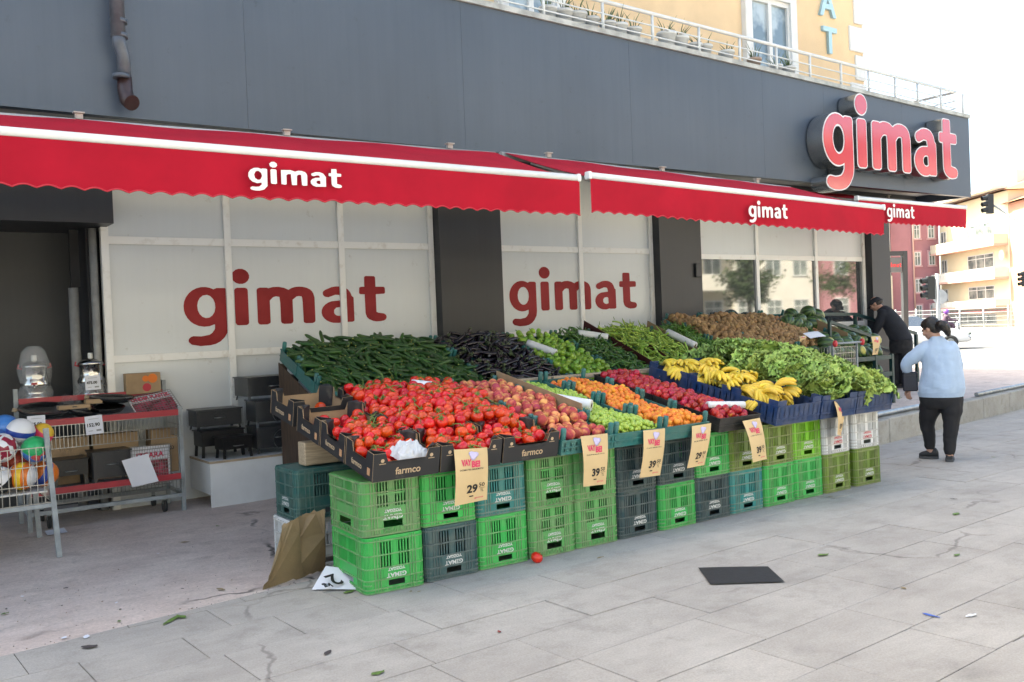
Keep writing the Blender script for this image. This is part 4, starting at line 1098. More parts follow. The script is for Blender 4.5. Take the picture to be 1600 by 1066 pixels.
# cardboard dividers
M_CBRED = mat('cardboard_dark_red', (.075, .012, .014), .6, var=.3, scale=5)
def divider(S, x, v0, v1, h0, h1, m_, label, lean=0., w0=.06):
    A = [S.M(x, v0, w0).translation, S.M(x, v1, w0).translation, S.M(x+lean, v1, w0+h1).translation, S.M(x+lean, v0+.04, w0+h0).translation]
    MB().prism(A, (.006, 0, 0)).obj('cardboard_divider', m_, label=label, cat='cardboard', group='cardboard dividers between produce')
divider(S1, 4.418, .35, 1.52, .17, .16, M_CARD, 'brown cardboard divider between peaches and green plums', -.01)
divider(S2, 7.355, .35, 1.80, .17, .20, M_CBRED, 'dark red cardboard divider in front of the pale long peppers', -.03)
divider(S2, 7.355+.36, .10, 1.02, .12, .2, M_CBRED, 'second dark red cardboard flap lower along the pale long peppers', -.02, .05)
divider(S2, 8.41, .35, 1.78, .15, .17, M_CARD, 'brown cardboard divider between pale and dark long peppers', -.02)
divider(S2, 9.025, .30, 1.1, .16, .16, M_CARD, 'brown cardboard divider between dark peppers and potatoes', -.02)
divider(S2, 11.56, .9, 1.5, .2, .2, M_CARD, 'brown cardboard divider between onions and watermelons', -.02)
# ------------------------------------------------------------------ produce
rp = random.Random(21)
def fruit_mat(name, c_main, c_blush, scale, band, rnd, hue, rough, bump=0., coat=0., sss=0.):
    return mat(name, c_main, rough, col2=c_blush, scale=scale, band=band, rnd=rnd, hue=hue, bump=bump, bscale=250, coat=coat, detail=2.)
M_TOM = fruit_mat('tomato_skin', (.70, .050, .010), (.60, .022, .007), 9, (.4, .6), .14, .010, .26, coat=.12)
M_CAL = mat('tomato_calyx', (.16, .26, .05), .6, var=.4, scale=30, rnd=.2)
M_PEA = fruit_mat('peach_skin', (.78, .36, .12), (.44, .05, .05), 13, (.46, .65), .12, .015, .75)
M_NEC = fruit_mat('nectarine_skin', (.42, .012, .016), (.80, .30, .04), 11, (.26, .36), .20, .012, .32, coat=.05)
M_APR = fruit_mat('apricot_skin', (.83, .30, .030), (.78, .15, .025), 16, (.34, .55), .12, .018, .55)
M_PLU = fruit_mat('green_plum_skin', (.40, .56, .085), (.30, .45, .05), 18, (.35, .65), .13, .012, .3, coat=.2)
M_POTA = mat('potato_skin', (.40, .25, .115), .85, col2=(.27, .155, .07), scale=22, band=(.35, .6), rnd=.14, hue=.008, bump=.4, bscale=130)
M_ONI = mat('onion_skin', (.58, .30, .13), .4, col2=(.45, .19, .07), scale=12, rnd=.16, hue=.012, stretch=(1, 1, .2))
def ball(r, nu=12, nv=9, f=None, fl=1., m=0): return MB().ell((0, 0, 0), r, r, r*fl, nu, nv, m, f)
def tomato_f(p):
    a = math.atan2(p.y, p.x); top = max(0, p.z)**8
    return 1+.018*math.cos(5*a)*(1-p.z*p.z)-.14*top
def cleft(p):
    a = math.atan2(p.y, p.x); d = math.exp(-(a/.28)**2)
    return 1-.05*d*max(0, p.z+.5)-.12*max(0, p.z)**10
def seeded(mb): return mb
TOM = [ball(.042, 14, 10, tomato_f, .88).mesh('tomato', M_TOM, fix=False)]
cq = MB()
for k in range(6):
    a = k*1.047+.2; c, s = math.cos(a), math.sin(a)
    cq.poly([(c*.003-s*.003, s*.003+c*.003, .0295), (c*.013-s*.004, s*.013+c*.004, .0345), (c*.024, s*.024, .030+.006*(k % 2)), (c*.013+s*.004, s*.013-c*.004, .0345), (c*.003+s*.003, s*.003-c*.003, .0295)])
cq.tube([(0, 0, .028), (.004, .002, .040), (.014, .006, .047)], [.0028, .0024, .002], 5)
CALYX = cq.mesh('calyx', M_CAL)
VINE = MB().tube([(.0, 0, .030), (.01, .006, .046), (.045, .0, .050), (.085, -.012, .040)], [.003, .003, .0028, .002], 5).tube([(.045, 0, .05), (.05, .02, .045)], .002, 4).mesh('vine', M_CAL)
PEA = [ball(.040, 14, 10, cleft, .95).mesh('peach', M_PEA, fix=False)]
NEC = [ball(.0345, 14, 10, cleft, .97).mesh('nectarine', M_NEC, fix=False)]
APR = [ball(.0235, 12, 8, cleft, .95).mesh('apricot', M_APR, fix=False)]
PLU = [ball(.0195, 10, 7, None, .97).mesh('green_plum', M_PLU, fix=False)]
def lump(seed, amp):
    o = Vector((seed*7.1, seed*3.3, seed*1.7))
    return lambda p: 1+amp*mnoise.noise(p*1.3+o)
POTA = [MB().ell((0, 0, 0), .050, .039, .035, 12, 8, 0, lump(k, .22)).mesh('potato', M_POTA, fix=False) for k in range(4)]
ONI = [MB().ell((0, 0, 0), .034, .034, .031, 12, 8, 0, lambda p: 1+.35*max(0, p.z)**14+.10*max(0, -p.z)**12).mesh('onion', M_ONI, fix=False)]
def rrot(r_): return Euler((r_.random()*6.28, r_.random()*6.28, r_.random()*6.28))
def upright(r_, t=.6): return Euler((r_.gauss(0, t), r_.gauss(0, t), r_.random()*6.28))

def heap(name, meshes, S, x0, x1, v0, v1, sp, hfun, label, cat, group, rot=rrot, limit=300, jit=.30, layers=2, scale=(.9, 1.1), mask=None, child=None, lay=.80, smat=None, world_ok=None):
    """hexagonal packing on a slope; hfun(x, v) = height of the heap above the tray floor"""
    pts = []
    for L in range(layers):
        row = 0; v = v0+(L % 2)*sp*.4
        while v <= v1:
            x = x0+(sp/2 if (row+L) % 2 else 0)
            while x <= x1:
                xx = x+rp.gauss(0, jit*sp*.5); vv = v+rp.gauss(0, jit*sp*.5)
                if x0 <= xx <= x1 and v0 <= vv <= v1 and (mask is None or mask(xx, vv)):
                    h = hfun(xx, vv)-L*sp*lay+rp.gauss(0, sp*.15)
                    if h > .012: pts.append((L, xx, vv, h))
                x += sp
            v += sp*.866; row += 1
    def key(p): return p[0]*1000-(p[3] if p[0] else 0)+(0 if p[0] else rp.random()*.01)
    pts.sort(key=key)
    n = 0; extra = MB()
    for (L, xx, vv, h) in pts:
        s = rp.uniform(*scale); e = rot(rp); M = S.M(xx, vv, h) @ e.to_matrix().to_4x4() @ Matrix.Scale(s, 4)
        if n < limit:
            o = place(name, rp.choice(meshes), None, M=M, label=label+', '+rown[min(3, max(0, int(4*(vv-v0)/(v1-v0))))]+' row', cat=cat, group=group); n += 1
            if child: child(o, L)
        else:
            k = len(extra.v); me = rp.choice(meshes)
            extra.v += [tuple(M @ q.co) for q in me.vertices]; extra.f += [tuple(k+i for i in p.vertices) for p in me.polygons]; extra.m += [0]*len(me.polygons); extra.s += [True]*len(me.polygons)
    if extra.v: place(name+'_pile', extra.mesh(name+'_pile', meshes[0].materials[0], fix=False), None, label=label.replace('one of the ', 'pile of ')+' beneath the top ones', cat=cat, kind='stuff')
    return n
def nz2(x, v, f=6., a=.02): return a*mnoise.noise((x*f, v*f, 3.3))
# tomatoes
def tomh(x, v):
    base = .150+nz2(x, v, 5, .035)
    if v < .36: base = .075+nz2(x, v, 7, .02)+.10*max(0, (v-.20)/.16)*.5
    if x > 2.96: base += .03*math.sin(math.pi*min(1, (x-2.96)/.95))+.02
    if x < 2.96 and v > 1.10: base = .05
    elif x < 2.96 and v > .75: base = min(base, .085)
    return base
def tomask(x, v):
    if x < 2.53: return False
    if x < 2.96 and v > 1.14: return rp.random() < .28 and x > 2.70
    if x < 2.96 and v > .76: return x > 2.78 or rp.random() < .25
    if x < 2.96 and v > .40: return x > 2.60+.10*math.sin(v*9)
    if x < 2.96 and v < .20: return .08 < v and 2.58 < x < 2.70
    for c in (2.957, 3.43):
        if v < .44 and abs(x-c) < .03: return False
    return True
def tomchild(o, L):
    if L == 0 and rp.random() < .5:
        place('calyx', CALYX, o, scale=1.13)
        if rp.random() < .45: place('vine', VINE, o, scale=1.13, rot=(0, 0, rp.random()*6.28))
nt_ = heap('tomato', TOM, S1, 2.53, 3.89, .06, 1.50, .0765, tomh, 'one of the glossy red vine tomatoes heaped in black boxes', 'tomato', 'tomatoes in the black boxes', upright, 300, child=tomchild, mask=tomask, scale=(.88, 1.14), layers=2, lay=.75)
o = place('tomato', TOM[0], None, loc=atZ(839, 871, .033), rot=(.5, .3, .2), label='single fallen tomato on the pavement against the crates', cat='tomato')
place('calyx', CALYX, o)
# peaches
def peh(x, v): return .105+.035*math.sin(math.pi*min(1, max(0, v/1.5)))+nz2(x, v, 5, .03)+(.02 if v > .3 else -.015)
heap('peach', PEA, S1, 3.98, 4.40, .05, 1.50, .0755, peh, 'one of the downy red and yellow peaches in teal trays', 'peach', 'peaches in the teal trays', scale=(.9, 1.08))
def plh(x, v): return .095+.02*math.sin(v*8.1)+nz2(x, v, 5, .02)+.02*math.sin(math.pi*(x-4.43)/.47)
heap('green_plum', PLU, S1, 4.455, 4.885, .04, 1.50, .0375, plh, 'one of the small round pale green plums in teal trays', 'green plum', 'green plums in the teal trays', scale=(.9, 1.1))
def aph(x, v): return .100+.02*math.sin(v*8.1)+nz2(x, v, 5, .025)+.02*math.sin(math.pi*(x-4.92)/.47)
heap('apricot', APR, S1, 4.945, 5.37, .04, 1.50, .0445, aph, 'one of the small orange apricots in teal trays', 'apricot', 'apricots in the teal trays', scale=(.88, 1.1))
heap('nectarine', NEC, S1, 5.56, 5.975, .05, 1.50, .066, lambda x, v: .095+.035*math.sin(math.pi*min(1, (x-5.50)/.5))+nz2(x, v, 5, .025), 'one of the shiny dark red nectarines in black trays', 'nectarine', 'nectarines in the black trays', scale=(.9, 1.1))
# potatoes, onions
heap('potato', POTA, S2, 9.06, 10.98, .88, 2.08, .078, lambda x, v: .135+.06*math.sin(math.pi*min(1, max(0, (v-.8)/1.35)))+nz2(x, v, 3, .05), 'one of the earthy brown potatoes heaped below the shop glass', 'potato', 'potatoes of the rear display', scale=(.85, 1.2))
heap('onion', ONI, S2, 11.04, 11.52, .88, 2.05, .062, lambda x, v: .11+nz2(x, v, 4, .03), 'one of the copper skinned onions beside the watermelons', 'onion', 'onions of the rear display', upright, scale=(.85, 1.15))

# long vegetables
def long_mb(L, r, bend, taper, mats, seed, tip=None, n=7, k=8, blossom=False):
    pts, rr = [], []
    for i in range(n+1):
        t = i/n; a = bend*(t-.5)
        pts.append((L*(t-.5), L*bend*.5*((t-.5)**2-.08)+.004*mnoise.noise((t*3, seed*3.1, 0)), .003*mnoise.noise((t*3, 9., seed*2.2))))
        rr.append(r*taper(t))
    return MB().tube(pts, rr, k)
M_CUC = mat('cucumber_skin', (.040, .105, .018), .38, col2=(.018, .060, .012), scale=26, rnd=.25, hue=.015, bump=.25, bscale=90, stretch=(.25, 1, 1))
M_CUCT = mat('cucumber_tip', (.42, .42, .12), .5)
M_AUB = mat('aubergine_skin', (.006, .003, .006), .22, col2=(.012, .005, .011), scale=5, rnd=.3, coat=.2)
M_AUBC = mat('aubergine_cap', (.07, .10, .035), .7, var=.4, scale=30)
M_LPEP = mat('light_pepper_skin', (.26, .44, .045), .3, col2=(.17, .33, .03), scale=14, rnd=.2, hue=.02, coat=.2)
M_DPEP = mat('dark_pepper_skin', (.060, .155, .022), .3, col2=(.035, .10, .016), scale=14, rnd=.25, hue=.015, coat=.2)
M_YPEP = mat('pale_long_pepper_skin', (.40, .55, .10), .35, col2=(.28, .45, .06), scale=9, rnd=.18, hue=.02)
M_HPEP = mat('hot_pepper_skin', (.065, .17, .020), .3, col2=(.10, .23, .03), scale=8, rnd=.25, hue=.015)
M_STEM = mat('pepper_stem', (.12, .24, .04), .6)
def cyl_t(t): return (.55 if t < .04 else .92+.08*math.sin(t*math.pi)) if t < .97 else .5
def aub_t(t): return .55+.45*math.sin(math.pi*min(1, .12+t*.86)) if t > .05 else .5
def pep_t(t): return max(.10, (1-t)**.55*(.8+.35*math.sin(t*3.1)))
CUC, AUB, DPEP, YPEP, HPEP, LPEP = [], [], [], [], [], []
for k in range(5):
    q = long_mb(.165+.012*k, .0185, (.10, .3, -.2, .45, .05)[k], cyl_t, None, k); q.ell((.0845+.006*k, 0, 0), .006, .007, .007, 6, 4, 1)
    CUC.append(q.mesh('cucumber', [M_CUC, M_CUCT], fix=False))
    q = long_mb(.20+.015*k, .0225, (.2, .5, -.3, .1, .6)[k], aub_t, None, k+9, n=8)
    q.tube([(-.10-.0075*k, .004, 0), (-.085-.0075*k, .003, 0), (-.06-.0075*k, .002, 0)], [.010, .0205, .018], 7, 1); q.tube([(-.125-.0075*k, .012, 0), (-.098-.0075*k, .004, 0)], [.005, .007], 5, 1)
    AUB.append(q.mesh('aubergine', [M_AUB, M_AUBC], fix=False))
    q = long_mb(.11+.01*k, .015, (.5, .9, -.7, .3, -1.1)[k], pep_t, None, k+20); q.tube([(-.085-.005*k, .02, 0), (-.052-.005*k, .003, 0)], [.003, .005], 5, 1); DPEP.append(q.mesh('dark_green_pepper', [M_DPEP, M_STEM], fix=False))
    q = long_mb(.17+.015*k, .0125, (.6, 1.2, -.9, .3, -1.5)[k], pep_t, None, k+30, n=9); q.tube([(-.12-.0075*k, .03, 0), (-.083-.0075*k, .008, 0)], [.003, .005], 5, 1); YPEP.append(q.mesh('pale_long_pepper', [M_YPEP, M_STEM], fix=False))
    q = long_mb(.15+.015*k, .0085, (.8, 1.6, -1.2, .3, -1.9)[k], pep_t, None, k+40, n=9); q.tube([(-.105-.0075*k, .03, 0), (-.073-.0075*k, .008, 0)], [.002, .004], 5, 1); HPEP.append(q.mesh('thin_green_pepper', [M_HPEP, M_STEM], fix=False))
    LPEP.append(MB().ell((0, 0, 0), .030, .030, .042, 12, 8, 0, lambda p, k=k: 1+.09*math.cos(3*math.atan2(p.y, p.x)+k)*(1-p.z*p.z)-.22*max(0, p.z)**6-.1*max(0, -p.z)**2).tube([(0, 0, .030), (.004, 0, .045), (.012, .003, .054)], [.006, .004, .0035], 5, 1).mesh('light_green_pepper', [M_LPEP, M_STEM], fix=False))
def strew(name, meshes, S, x0, x1, v0, v1, n, hfun, label, cat, group, dirn=0., spread=.6, roll=True, tilt=.12, scale=(.9, 1.12), thick=.035, limit=300, blob=False):
    """loose layered heap of long things; a stratified scatter so that no floor shows"""
    W_, V_ = x1-x0, v1-v0; nx = max(1, int(math.sqrt(n*W_/V_))); nv = max(1, int(n/nx)); items = []
    for layer in range(2):
        for i in range(nx):
            for j in range(nv):
                x = x0+W_*(i+.5+rp.uniform(-.5, .5))/nx; v = v0+V_*(j+.5+rp.uniform(-.5, .5))/nv
                items.append((layer, x, v))
    items.sort(key=lambda t: t[0]+rp.random()*.01)
    extra = MB(); c = 0
    for layer, x, v in items:
        h = hfun(x, v)-layer*thick*.9+rp.uniform(-.3, .5)*thick
        if h < .02: continue
        e = Matrix.Rotation(dirn+rp.gauss(0, spread)+(math.pi if rp.random() < .5 else 0), 4, 'Z') @ Matrix.Rotation(rp.gauss(0, tilt), 4, 'Y') @ Matrix.Rotation(rp.random()*6.28, 4, 'X')
        if blob: e = rrot(rp).to_matrix().to_4x4()
        M = S.M(x, v, h) @ e @ Matrix.Scale(rp.uniform(*scale), 4); me = rp.choice(meshes)
        if c < limit: place(name, me, None, M=M, label=label+', '+rown[min(3, max(0, int(4*(v-v0)/(v1-v0))))]+' row', cat=cat, group=group); c += 1
        else:
            k = len(extra.v); extra.v += [tuple(M @ q.co) for q in me.vertices]; extra.f += [tuple(k+i for i in p.vertices) for p in me.polygons]; extra.m += [p.material_index for p in me.polygons]; extra.s += [True]*len(me.polygons)
    if extra.v: place(name+'_pile', extra.mesh(name+'_pile', list(meshes[0].materials), fix=False), None, label=label.replace('one of the ', 'pile of ')+' beneath the top ones', cat=cat, kind='stuff')
def mound(x0, x1, base, amp, nz=.04, top=1.7):
    return lambda x, v: base+amp*math.sin(math.pi*min(1, max(0, (x-x0)/(x1-x0))))**.6+nz*mnoise.noise((x*4, v*4, 1.))+.03*min(1, v/.8)
strew('cucumber', CUC, S2, 3.44, 5.06, .10, 1.66, 300, mound(3.4, 5.1, .105, .105), 'one of the dark green cucumbers heaped beside the aubergines', 'cucumber', 'cucumbers of the rear display', R(-62), .62, thick=.04, tilt=.2)
strew('aubergine', AUB, S2, 5.14, 6.03, .10, 1.68, 150, mound(5.1, 6.05, .12, .08), 'one of the slim shiny black aubergines beside the cucumbers', 'aubergine', 'aubergines of the rear display', R(20), .6, thick=.04, tilt=.15)
strew('light_green_pepper', LPEP, S2, 6.10, 6.73, .10, 1.66, 150, mound(6.07, 6.76, .12, .05), 'one of the light green bell peppers beside the aubergines', 'bell pepper', 'light green peppers of the rear display', blob=True, thick=.045)
strew('dark_green_pepper', DPEP, S2, 6.80, 7.31, .10, 1.64, 220, mound(6.77, 7.34, .13, .04), 'one of the short dark green peppers beside the light green ones', 'pepper', 'dark green peppers of the rear display', 0, 1.5, thick=.03, tilt=.4)
strew('pale_long_pepper', YPEP, S2, 7.42, 8.38, .10, 1.72, 280, mound(7.36, 8.4, .12, .05), 'one of the pale green long peppers behind the dark red cardboard', 'long pepper', 'pale long peppers of the rear display', R(80), .7, thick=.03, tilt=.3)
strew('thin_green_pepper', HPEP, S2, 8.46, 9.0, .10, 1.74, 270, mound(8.41, 9.02, .115, .035), 'one of the thin dark green hot peppers beside the potatoes', 'hot pepper', 'thin hot peppers of the rear display', R(60), .9, thick=.025, tilt=.35)

# bananas
M_BAN = mat('banana_skin', (.86, .58, .050), .5, col2=(.78, .54, .07), scale=12, rnd=.1, hue=.01, bump=.1); M_BANT = mat('banana_tip', (.07, .05, .02), .8); M_BANS = mat('banana_stalk', (.50, .45, .10), .7, var=.4, scale=20)
q = MB(); pts = []; rr = []
for i in range(10):
    t = i/9; a = -.9+1.75*t; pts.append((0, .115*math.sin(a)+.09, .115*math.cos(a)-.072)); rr.append(.0175*(.42 if i == 0 else .62 if i == 1 else 1.-.03*abs(i-5) if i < 8 else .78 if i == 8 else .30))
q.tube(pts, rr, 6); q.tube([pts[-1], (0, pts[-1][1]+.006, pts[-1][2]-.008)], [.006, .004], 5, 1)
q.v = [(x*1.15, y*1.15, z*1.15) for x, y, z in q.v]
BAN = q.mesh('banana', [M_BAN, M_BANT], fix=False)
STK = MB().tube([(0, -.03, .0), (0, .012, .004)], [.014, .019], 7).mesh('stalk', M_BANS)
nb = 0
cells = []
for j in range(15):
    for i in range(5): cells.append((min(6.66, max(6.31, 6.31+i*.088+rp.gauss(0, .025))), .08+j*.100+rp.gauss(0, .025)))
for x, v in cells:
    if v > 1.5 or v < .20: continue
    h = .125+.055*math.sin(math.pi*(x-6.19)/.58)+rp.uniform(-.03, .03)-(.05 if v < .25 else 0)
    M = S1.M(x, v, h) @ Euler((rp.gauss(-.15, .3), rp.gauss(0, .3), R(180)+rp.gauss(0, .9))).to_matrix().to_4x4()
    b_ = place('banana_bunch', None, None, M=M, label='one of the yellow banana bunches piled in the blue trays, '+rown[min(3, int(v/.38))]+' part', cat='bananas', group='banana bunches in the blue trays')
    place('stalk', STK, b_)
    n_ = rp.randint(4, 6)
    for k in range(n_): place('banana', BAN, b_, M=Matrix.Rotation((k-(n_-1)/2)*.21+rp.gauss(0, .04), 4, 'Z') @ Matrix.Translation((0, 0, .004*(k % 2))) @ Matrix.Rotation(rp.gauss(0, .06), 4, 'X'))
# lettuce
M_LET = mat('lettuce_leaf', (.50, .63, .17), .65, col2=(.33, .50, .09), scale=22, rnd=.16, hue=.012, band=(.35, .65), detail=3.)
bs = M_LET.node_tree.nodes['Principled BSDF']
M_LETW = mat('lettuce_rib', (.58, .68, .32), .5, var=.2, scale=10, rnd=.08)
def lettuce_mb(seed, nl=17):
    r_ = random.Random(seed); q = MB()
    for k in range(nl):
        t = k/nl; a = k*2.4+r_.gauss(0, .2); lean = .25+1.15*t+r_.gauss(0, .08); L = .092+.066*t+r_.uniform(-.01, .015); Wd = .047+.040*t
        ph = r_.random()*6; fr = r_.uniform(22, 30)
        ca, sa = math.cos(a), math.sin(a)
        def fn(u, v, L=L, Wd=Wd, ph=ph, fr=fr, lean=lean, ca=ca, sa=sa):
            w = (v-.5)*2; prof = math.sin(math.pi*min(1, .12+u*.80))**.7
            ruf = (abs(w)**2*.8+u**3*.6)
            s = L*u; bend = lean*(.45+.75*u)
            rad = s*math.sin(bend*.8)+.006; z = s*math.cos(bend*.8)*.9
            x = rad+.015*ruf*math.sin(fr*v*1.9+ph*2); y = w*Wd*prof*(1+.1*math.sin(fr*u+ph)); z += .016*ruf*math.sin(fr*(u*1.3+abs(w)*.8)+ph)+.015*(w*w)*prof
            y += .008*ruf*math.sin(fr*1.4*u+ph*3)
            return (x*ca-y*sa, x*sa+y*ca, z)
        q.grid(fn, 10, 14, 0)
        q.tube([fn(.0, .5), fn(.3, .5), fn(.62, .5)], [.008, .006, .002], 4, 1)
    q.tube([(0, 0, -.012), (0, 0, .03)], [.018, .014], 7, 1)
    return q.mesh('lettuce', [M_LET, M_LETW], fix=False)
LET = [lettuce_mb(k, 26) for k in range(4)]
ci = 0
def leth(x, v):
    e = min(1, max(0, (x-6.80)/.22))
    return .13+(.21*math.sin(math.pi*min(1, max(0, .12+(v-.05)/2.0)))**.8)*(1-.60*max(0, (x-7.35)/.5))*(.45+.55*e)
j = 0
v = .10
while v < 1.86:
    i = 0; x = 6.88+(.06 if j % 2 else 0)
    while x < 7.82-(.25*max(0, v-1.4)):
        xx, vv = x+rp.gauss(0, .018), v+rp.gauss(0, .018)
        x += .115
        if xx < 6.86+max(0, v-1.15)*.75: continue
        M = S1.M(xx, vv, leth(xx, vv)-.02) @ Euler((rp.gauss(.45, .35), rp.gauss(.12, .35), rp.random()*6.28)).to_matrix().to_4x4() @ Matrix.Scale(rp.uniform(.95, 1.2), 4)
        if rp.random() < .12: M = M @ Matrix.Rotation(R(95), 4, 'X')
        place('lettuce', rp.choice(LET), None, M=M, label='one of the frilly green lettuces heaped over the blue trays, '+rown[min(3, int(v/.46))]+' part', cat='lettuce', group='lettuces heaped on the blue trays'); i += 1
    v += .105; j += 1
# support under the lettuce heap: more heads below
for k in range(26):
    x, v = rp.uniform(6.9, 7.75), rp.uniform(.25, 1.7)
    place('lettuce', rp.choice(LET), None, M=S1.M(x, v, leth(x, v)*.5) @ upright(rp, .5).to_matrix().to_4x4() @ Matrix.Scale(1.15, 4), label='one of the frilly green lettuces heaped over the blue trays', cat='lettuce', group='lettuces heaped on the blue trays')
# watermelons on a green steel stand
def melon_mat():
    m, n, l, b = _nodes('watermelon_rind'); MATS['watermelon_rind'] = m
    tc = n.new('ShaderNodeTexCoord'); sp_ = n.new('ShaderNodeSeparateXYZ'); l.new(tc.outputs['Object'], sp_.inputs[0])
    at = n.new('ShaderNodeMath'); at.operation = 'ARCTAN2'; l.new(sp_.outputs[1], at.inputs[0]); l.new(sp_.outputs[2], at.inputs[1])
    nn = n.new('ShaderNodeTexNoise'); nn.inputs['Scale'].default_value = 22; nn.inputs['Detail'].default_value = 4; l.new(tc.outputs['Object'], nn.inputs['Vector'])
    ma = n.new('ShaderNodeMath'); ma.operation = 'MULTIPLY_ADD'; ma.inputs[1].default_value = 1.6; l.new(nn.outputs['Fac'], ma.inputs[0])
    m9 = n.new('ShaderNodeMath'); m9.operation = 'MULTIPLY'; m9.inputs[1].default_value = 9.; l.new(at.outputs[0], m9.inputs[0]); l.new(m9.outputs[0], ma.inputs[2])
    si = n.new('ShaderNodeMath'); si.operation = 'SINE'; l.new(ma.outputs[0], si.inputs[0])
    r = n.new('ShaderNodeValToRGB'); r.color_ramp.elements[0].color = (.075, .135, .035, 1); r.color_ramp.elements[1].color = (.018, .045, .014, 1); r.color_ramp.elements[0].position = .25; r.color_ramp.elements[1].position = .75
    h = n.new('ShaderNodeMath'); h.operation = 'MULTIPLY_ADD'; h.inputs[1].default_value = .5; h.inputs[2].default_value = .5; l.new(si.outputs[0], h.inputs[0]); l.new(h.outputs[0], r.inputs[0])
    # pale ground spot
    dv = n.new('ShaderNodeVectorMath'); dv.operation = 'DISTANCE'; dv.inputs[1].default_value = (.085, .04, -.05); l.new(tc.outputs['Object'], dv.inputs[0])
    rr_ = n.new('ShaderNodeMapRange'); rr_.inputs[1].default_value = .035; rr_.inputs[2].default_value = .065; rr_.inputs[3].default_value = 1; rr_.inputs[4].default_value = 0; l.new(dv.outputs['Value'], rr_.inputs[0])
    mx = n.new('ShaderNodeMix'); mx.data_type = 'RGBA'; l.new(rr_.outputs[0], mx.inputs[0]); l.new(r.outputs[0], mx.inputs[6]); mx.inputs[7].default_value = (.45, .40, .08, 1)
    l.new(mx.outputs[2], b.inputs['Base Color']); b.inputs['Roughness'].default_value = .32
    return m
MEL = MB().ell((0, 0, 0), .122, .102, .102, 18, 12).mesh('watermelon', melon_mat(), fix=False)
M_STAND = mat('stand_green_steel', (.010, .045, .045), .4, var=.3, scale=10)
st = thing('melon_stand', 'dark green steel stand with sloping side bars full of watermelons', 'stand')
SXS = (10.62, 11.72, 12.12); YF, YB = 7.62, 8.95
xr = lambda y: 12.10*y/YF-.55*max(0, (y-YF)/(YB-YF))
for x, y, zt in ((10.62, YF, 1.16), (11.72, YF, 1.0), (12.12, YF, 1.0), (10.62, YB, 1.45), (xr(YB), YB, 1.2)):
    MB().box(x-.025, y-.025, plat(x, y)-.01, x+.025, y+.025, zt).obj('post', M_STAND, st)
for z in (.72, .96):
    MB().box(SXS[0]+.026, YF-.02, z-.03, SXS[1]-.026, YF+.02, z+.03).obj('shelf_rail', M_STAND, st); MB().box(SXS[1]+.026, YF-.02, z-.03, SXS[2]-.026, YF+.02, z+.03).obj('shelf_rail', M_STAND, st)
    MB().prism([Vector((SXS[0]+.03, YF+.021, z-.03)), Vector((SXS[2], YF+.021, z-.03)), Vector((xr(YB), YB-.03, z-.03)), Vector((SXS[0]+.03, YB-.03, z-.03))], (0, 0, .018)).obj('shelf', M_STAND, st)
MB().beam((SXS[0], YB, 1.42), (xr(YB), YB, 1.18), .04, .04).obj('back_rail', M_STAND, st)
r1 = [atY(1296, 503, 7.98), atY(1360, 525, 7.98)]
MB().beam(r1[0], r1[1], .045, .045).obj('front_bar', M_STAND, st); MB().box(r1[1].x-.02, 7.96, .95, r1[1].x+.02, 8.0, r1[1].z).obj('post', M_STAND, st); MB().box(r1[0].x-.02, 7.96, .95, r1[0].x+.02, 8.0, r1[0].z).obj('post', M_STAND, st)
hr = thing('ramp_handrail', 'dark green sloping handrail along the glass behind the bending man', 'handrail')
a_, b2 = atY(1336, 491, 9.26), atY(1431, 521, 9.26)
MB().beam(a_, b2, .05, .05).obj('rail', M_STAND, hr)
for p_ in (a_, b2): MB().box(p_.x-.025, 9.235, plat(p_.x, 9.2)-.01, p_.x+.025, 9.285, p_.z-.02).obj('post', M_STAND, hr)
MB().beam(a_-Vector((0, 0, .42)), b2-Vector((0, 0, .42)), .035, .035).obj('rail', M_STAND, hr); MB().beam(a_+Vector((-.9, 0, .02)), a_, .05, .05).obj('rail', M_STAND, hr)
nm = 0
for x0, y0, y1, z0, lv, sh in ((10.76, 7.76, 8.80, 1.05, 2, 'upper'), (10.76, 7.76, 8.4, .81, 1, 'middle'), (10.8, 7.8, 8.3, .44, 1, 'lowest')):
    for L in range(lv):
        y = y0+.10*L
        while y <= y1:
            x = x0+(.11 if L % 2 else 0)+rp.uniform(0, .05); x1 = xr(y)-.12
            while x <= x1-.05*L:
                zz = z0+L*.145+(y-y0)*.17*(lv > 1)-(.03 if x > 11.6 else 0)
                if not (L >= 1 and y < 7.9 and x > 11.7):
                    place('watermelon', MEL, None, loc=(x+rp.gauss(0, .02), y+rp.gauss(0, .02), zz+rp.gauss(0, .012)), rot=(rp.random()*6.28, rp.gauss(0, .5), rp.random()*6.28), scale=rp.uniform(.86, 1.1), label=f'one of the dark striped watermelons on the {sh} level of the green stand', cat='watermelon', group='watermelons on the green stand')
                x += .232
            y += .205
for px, py, Y in ((1236, 492, 8.75), (1262, 489, 8.75), (1250, 500, 8.6), (1276, 493, 8.8), (1268, 506, 8.55), (1230, 503, 8.5), (1243, 508, 8.45), (1258, 512, 8.45), (1280, 505, 8.6)):
    p = atY(px, py, Y); place('watermelon', MEL, None, loc=p, rot=(rp.random()*6.28, rp.gauss(0, .4), rp.random()*6.28), scale=rp.uniform(.95, 1.1), label='one of the dark striped watermelons stacked highest beside the onions', cat='watermelon', group='watermelons beside the onions')
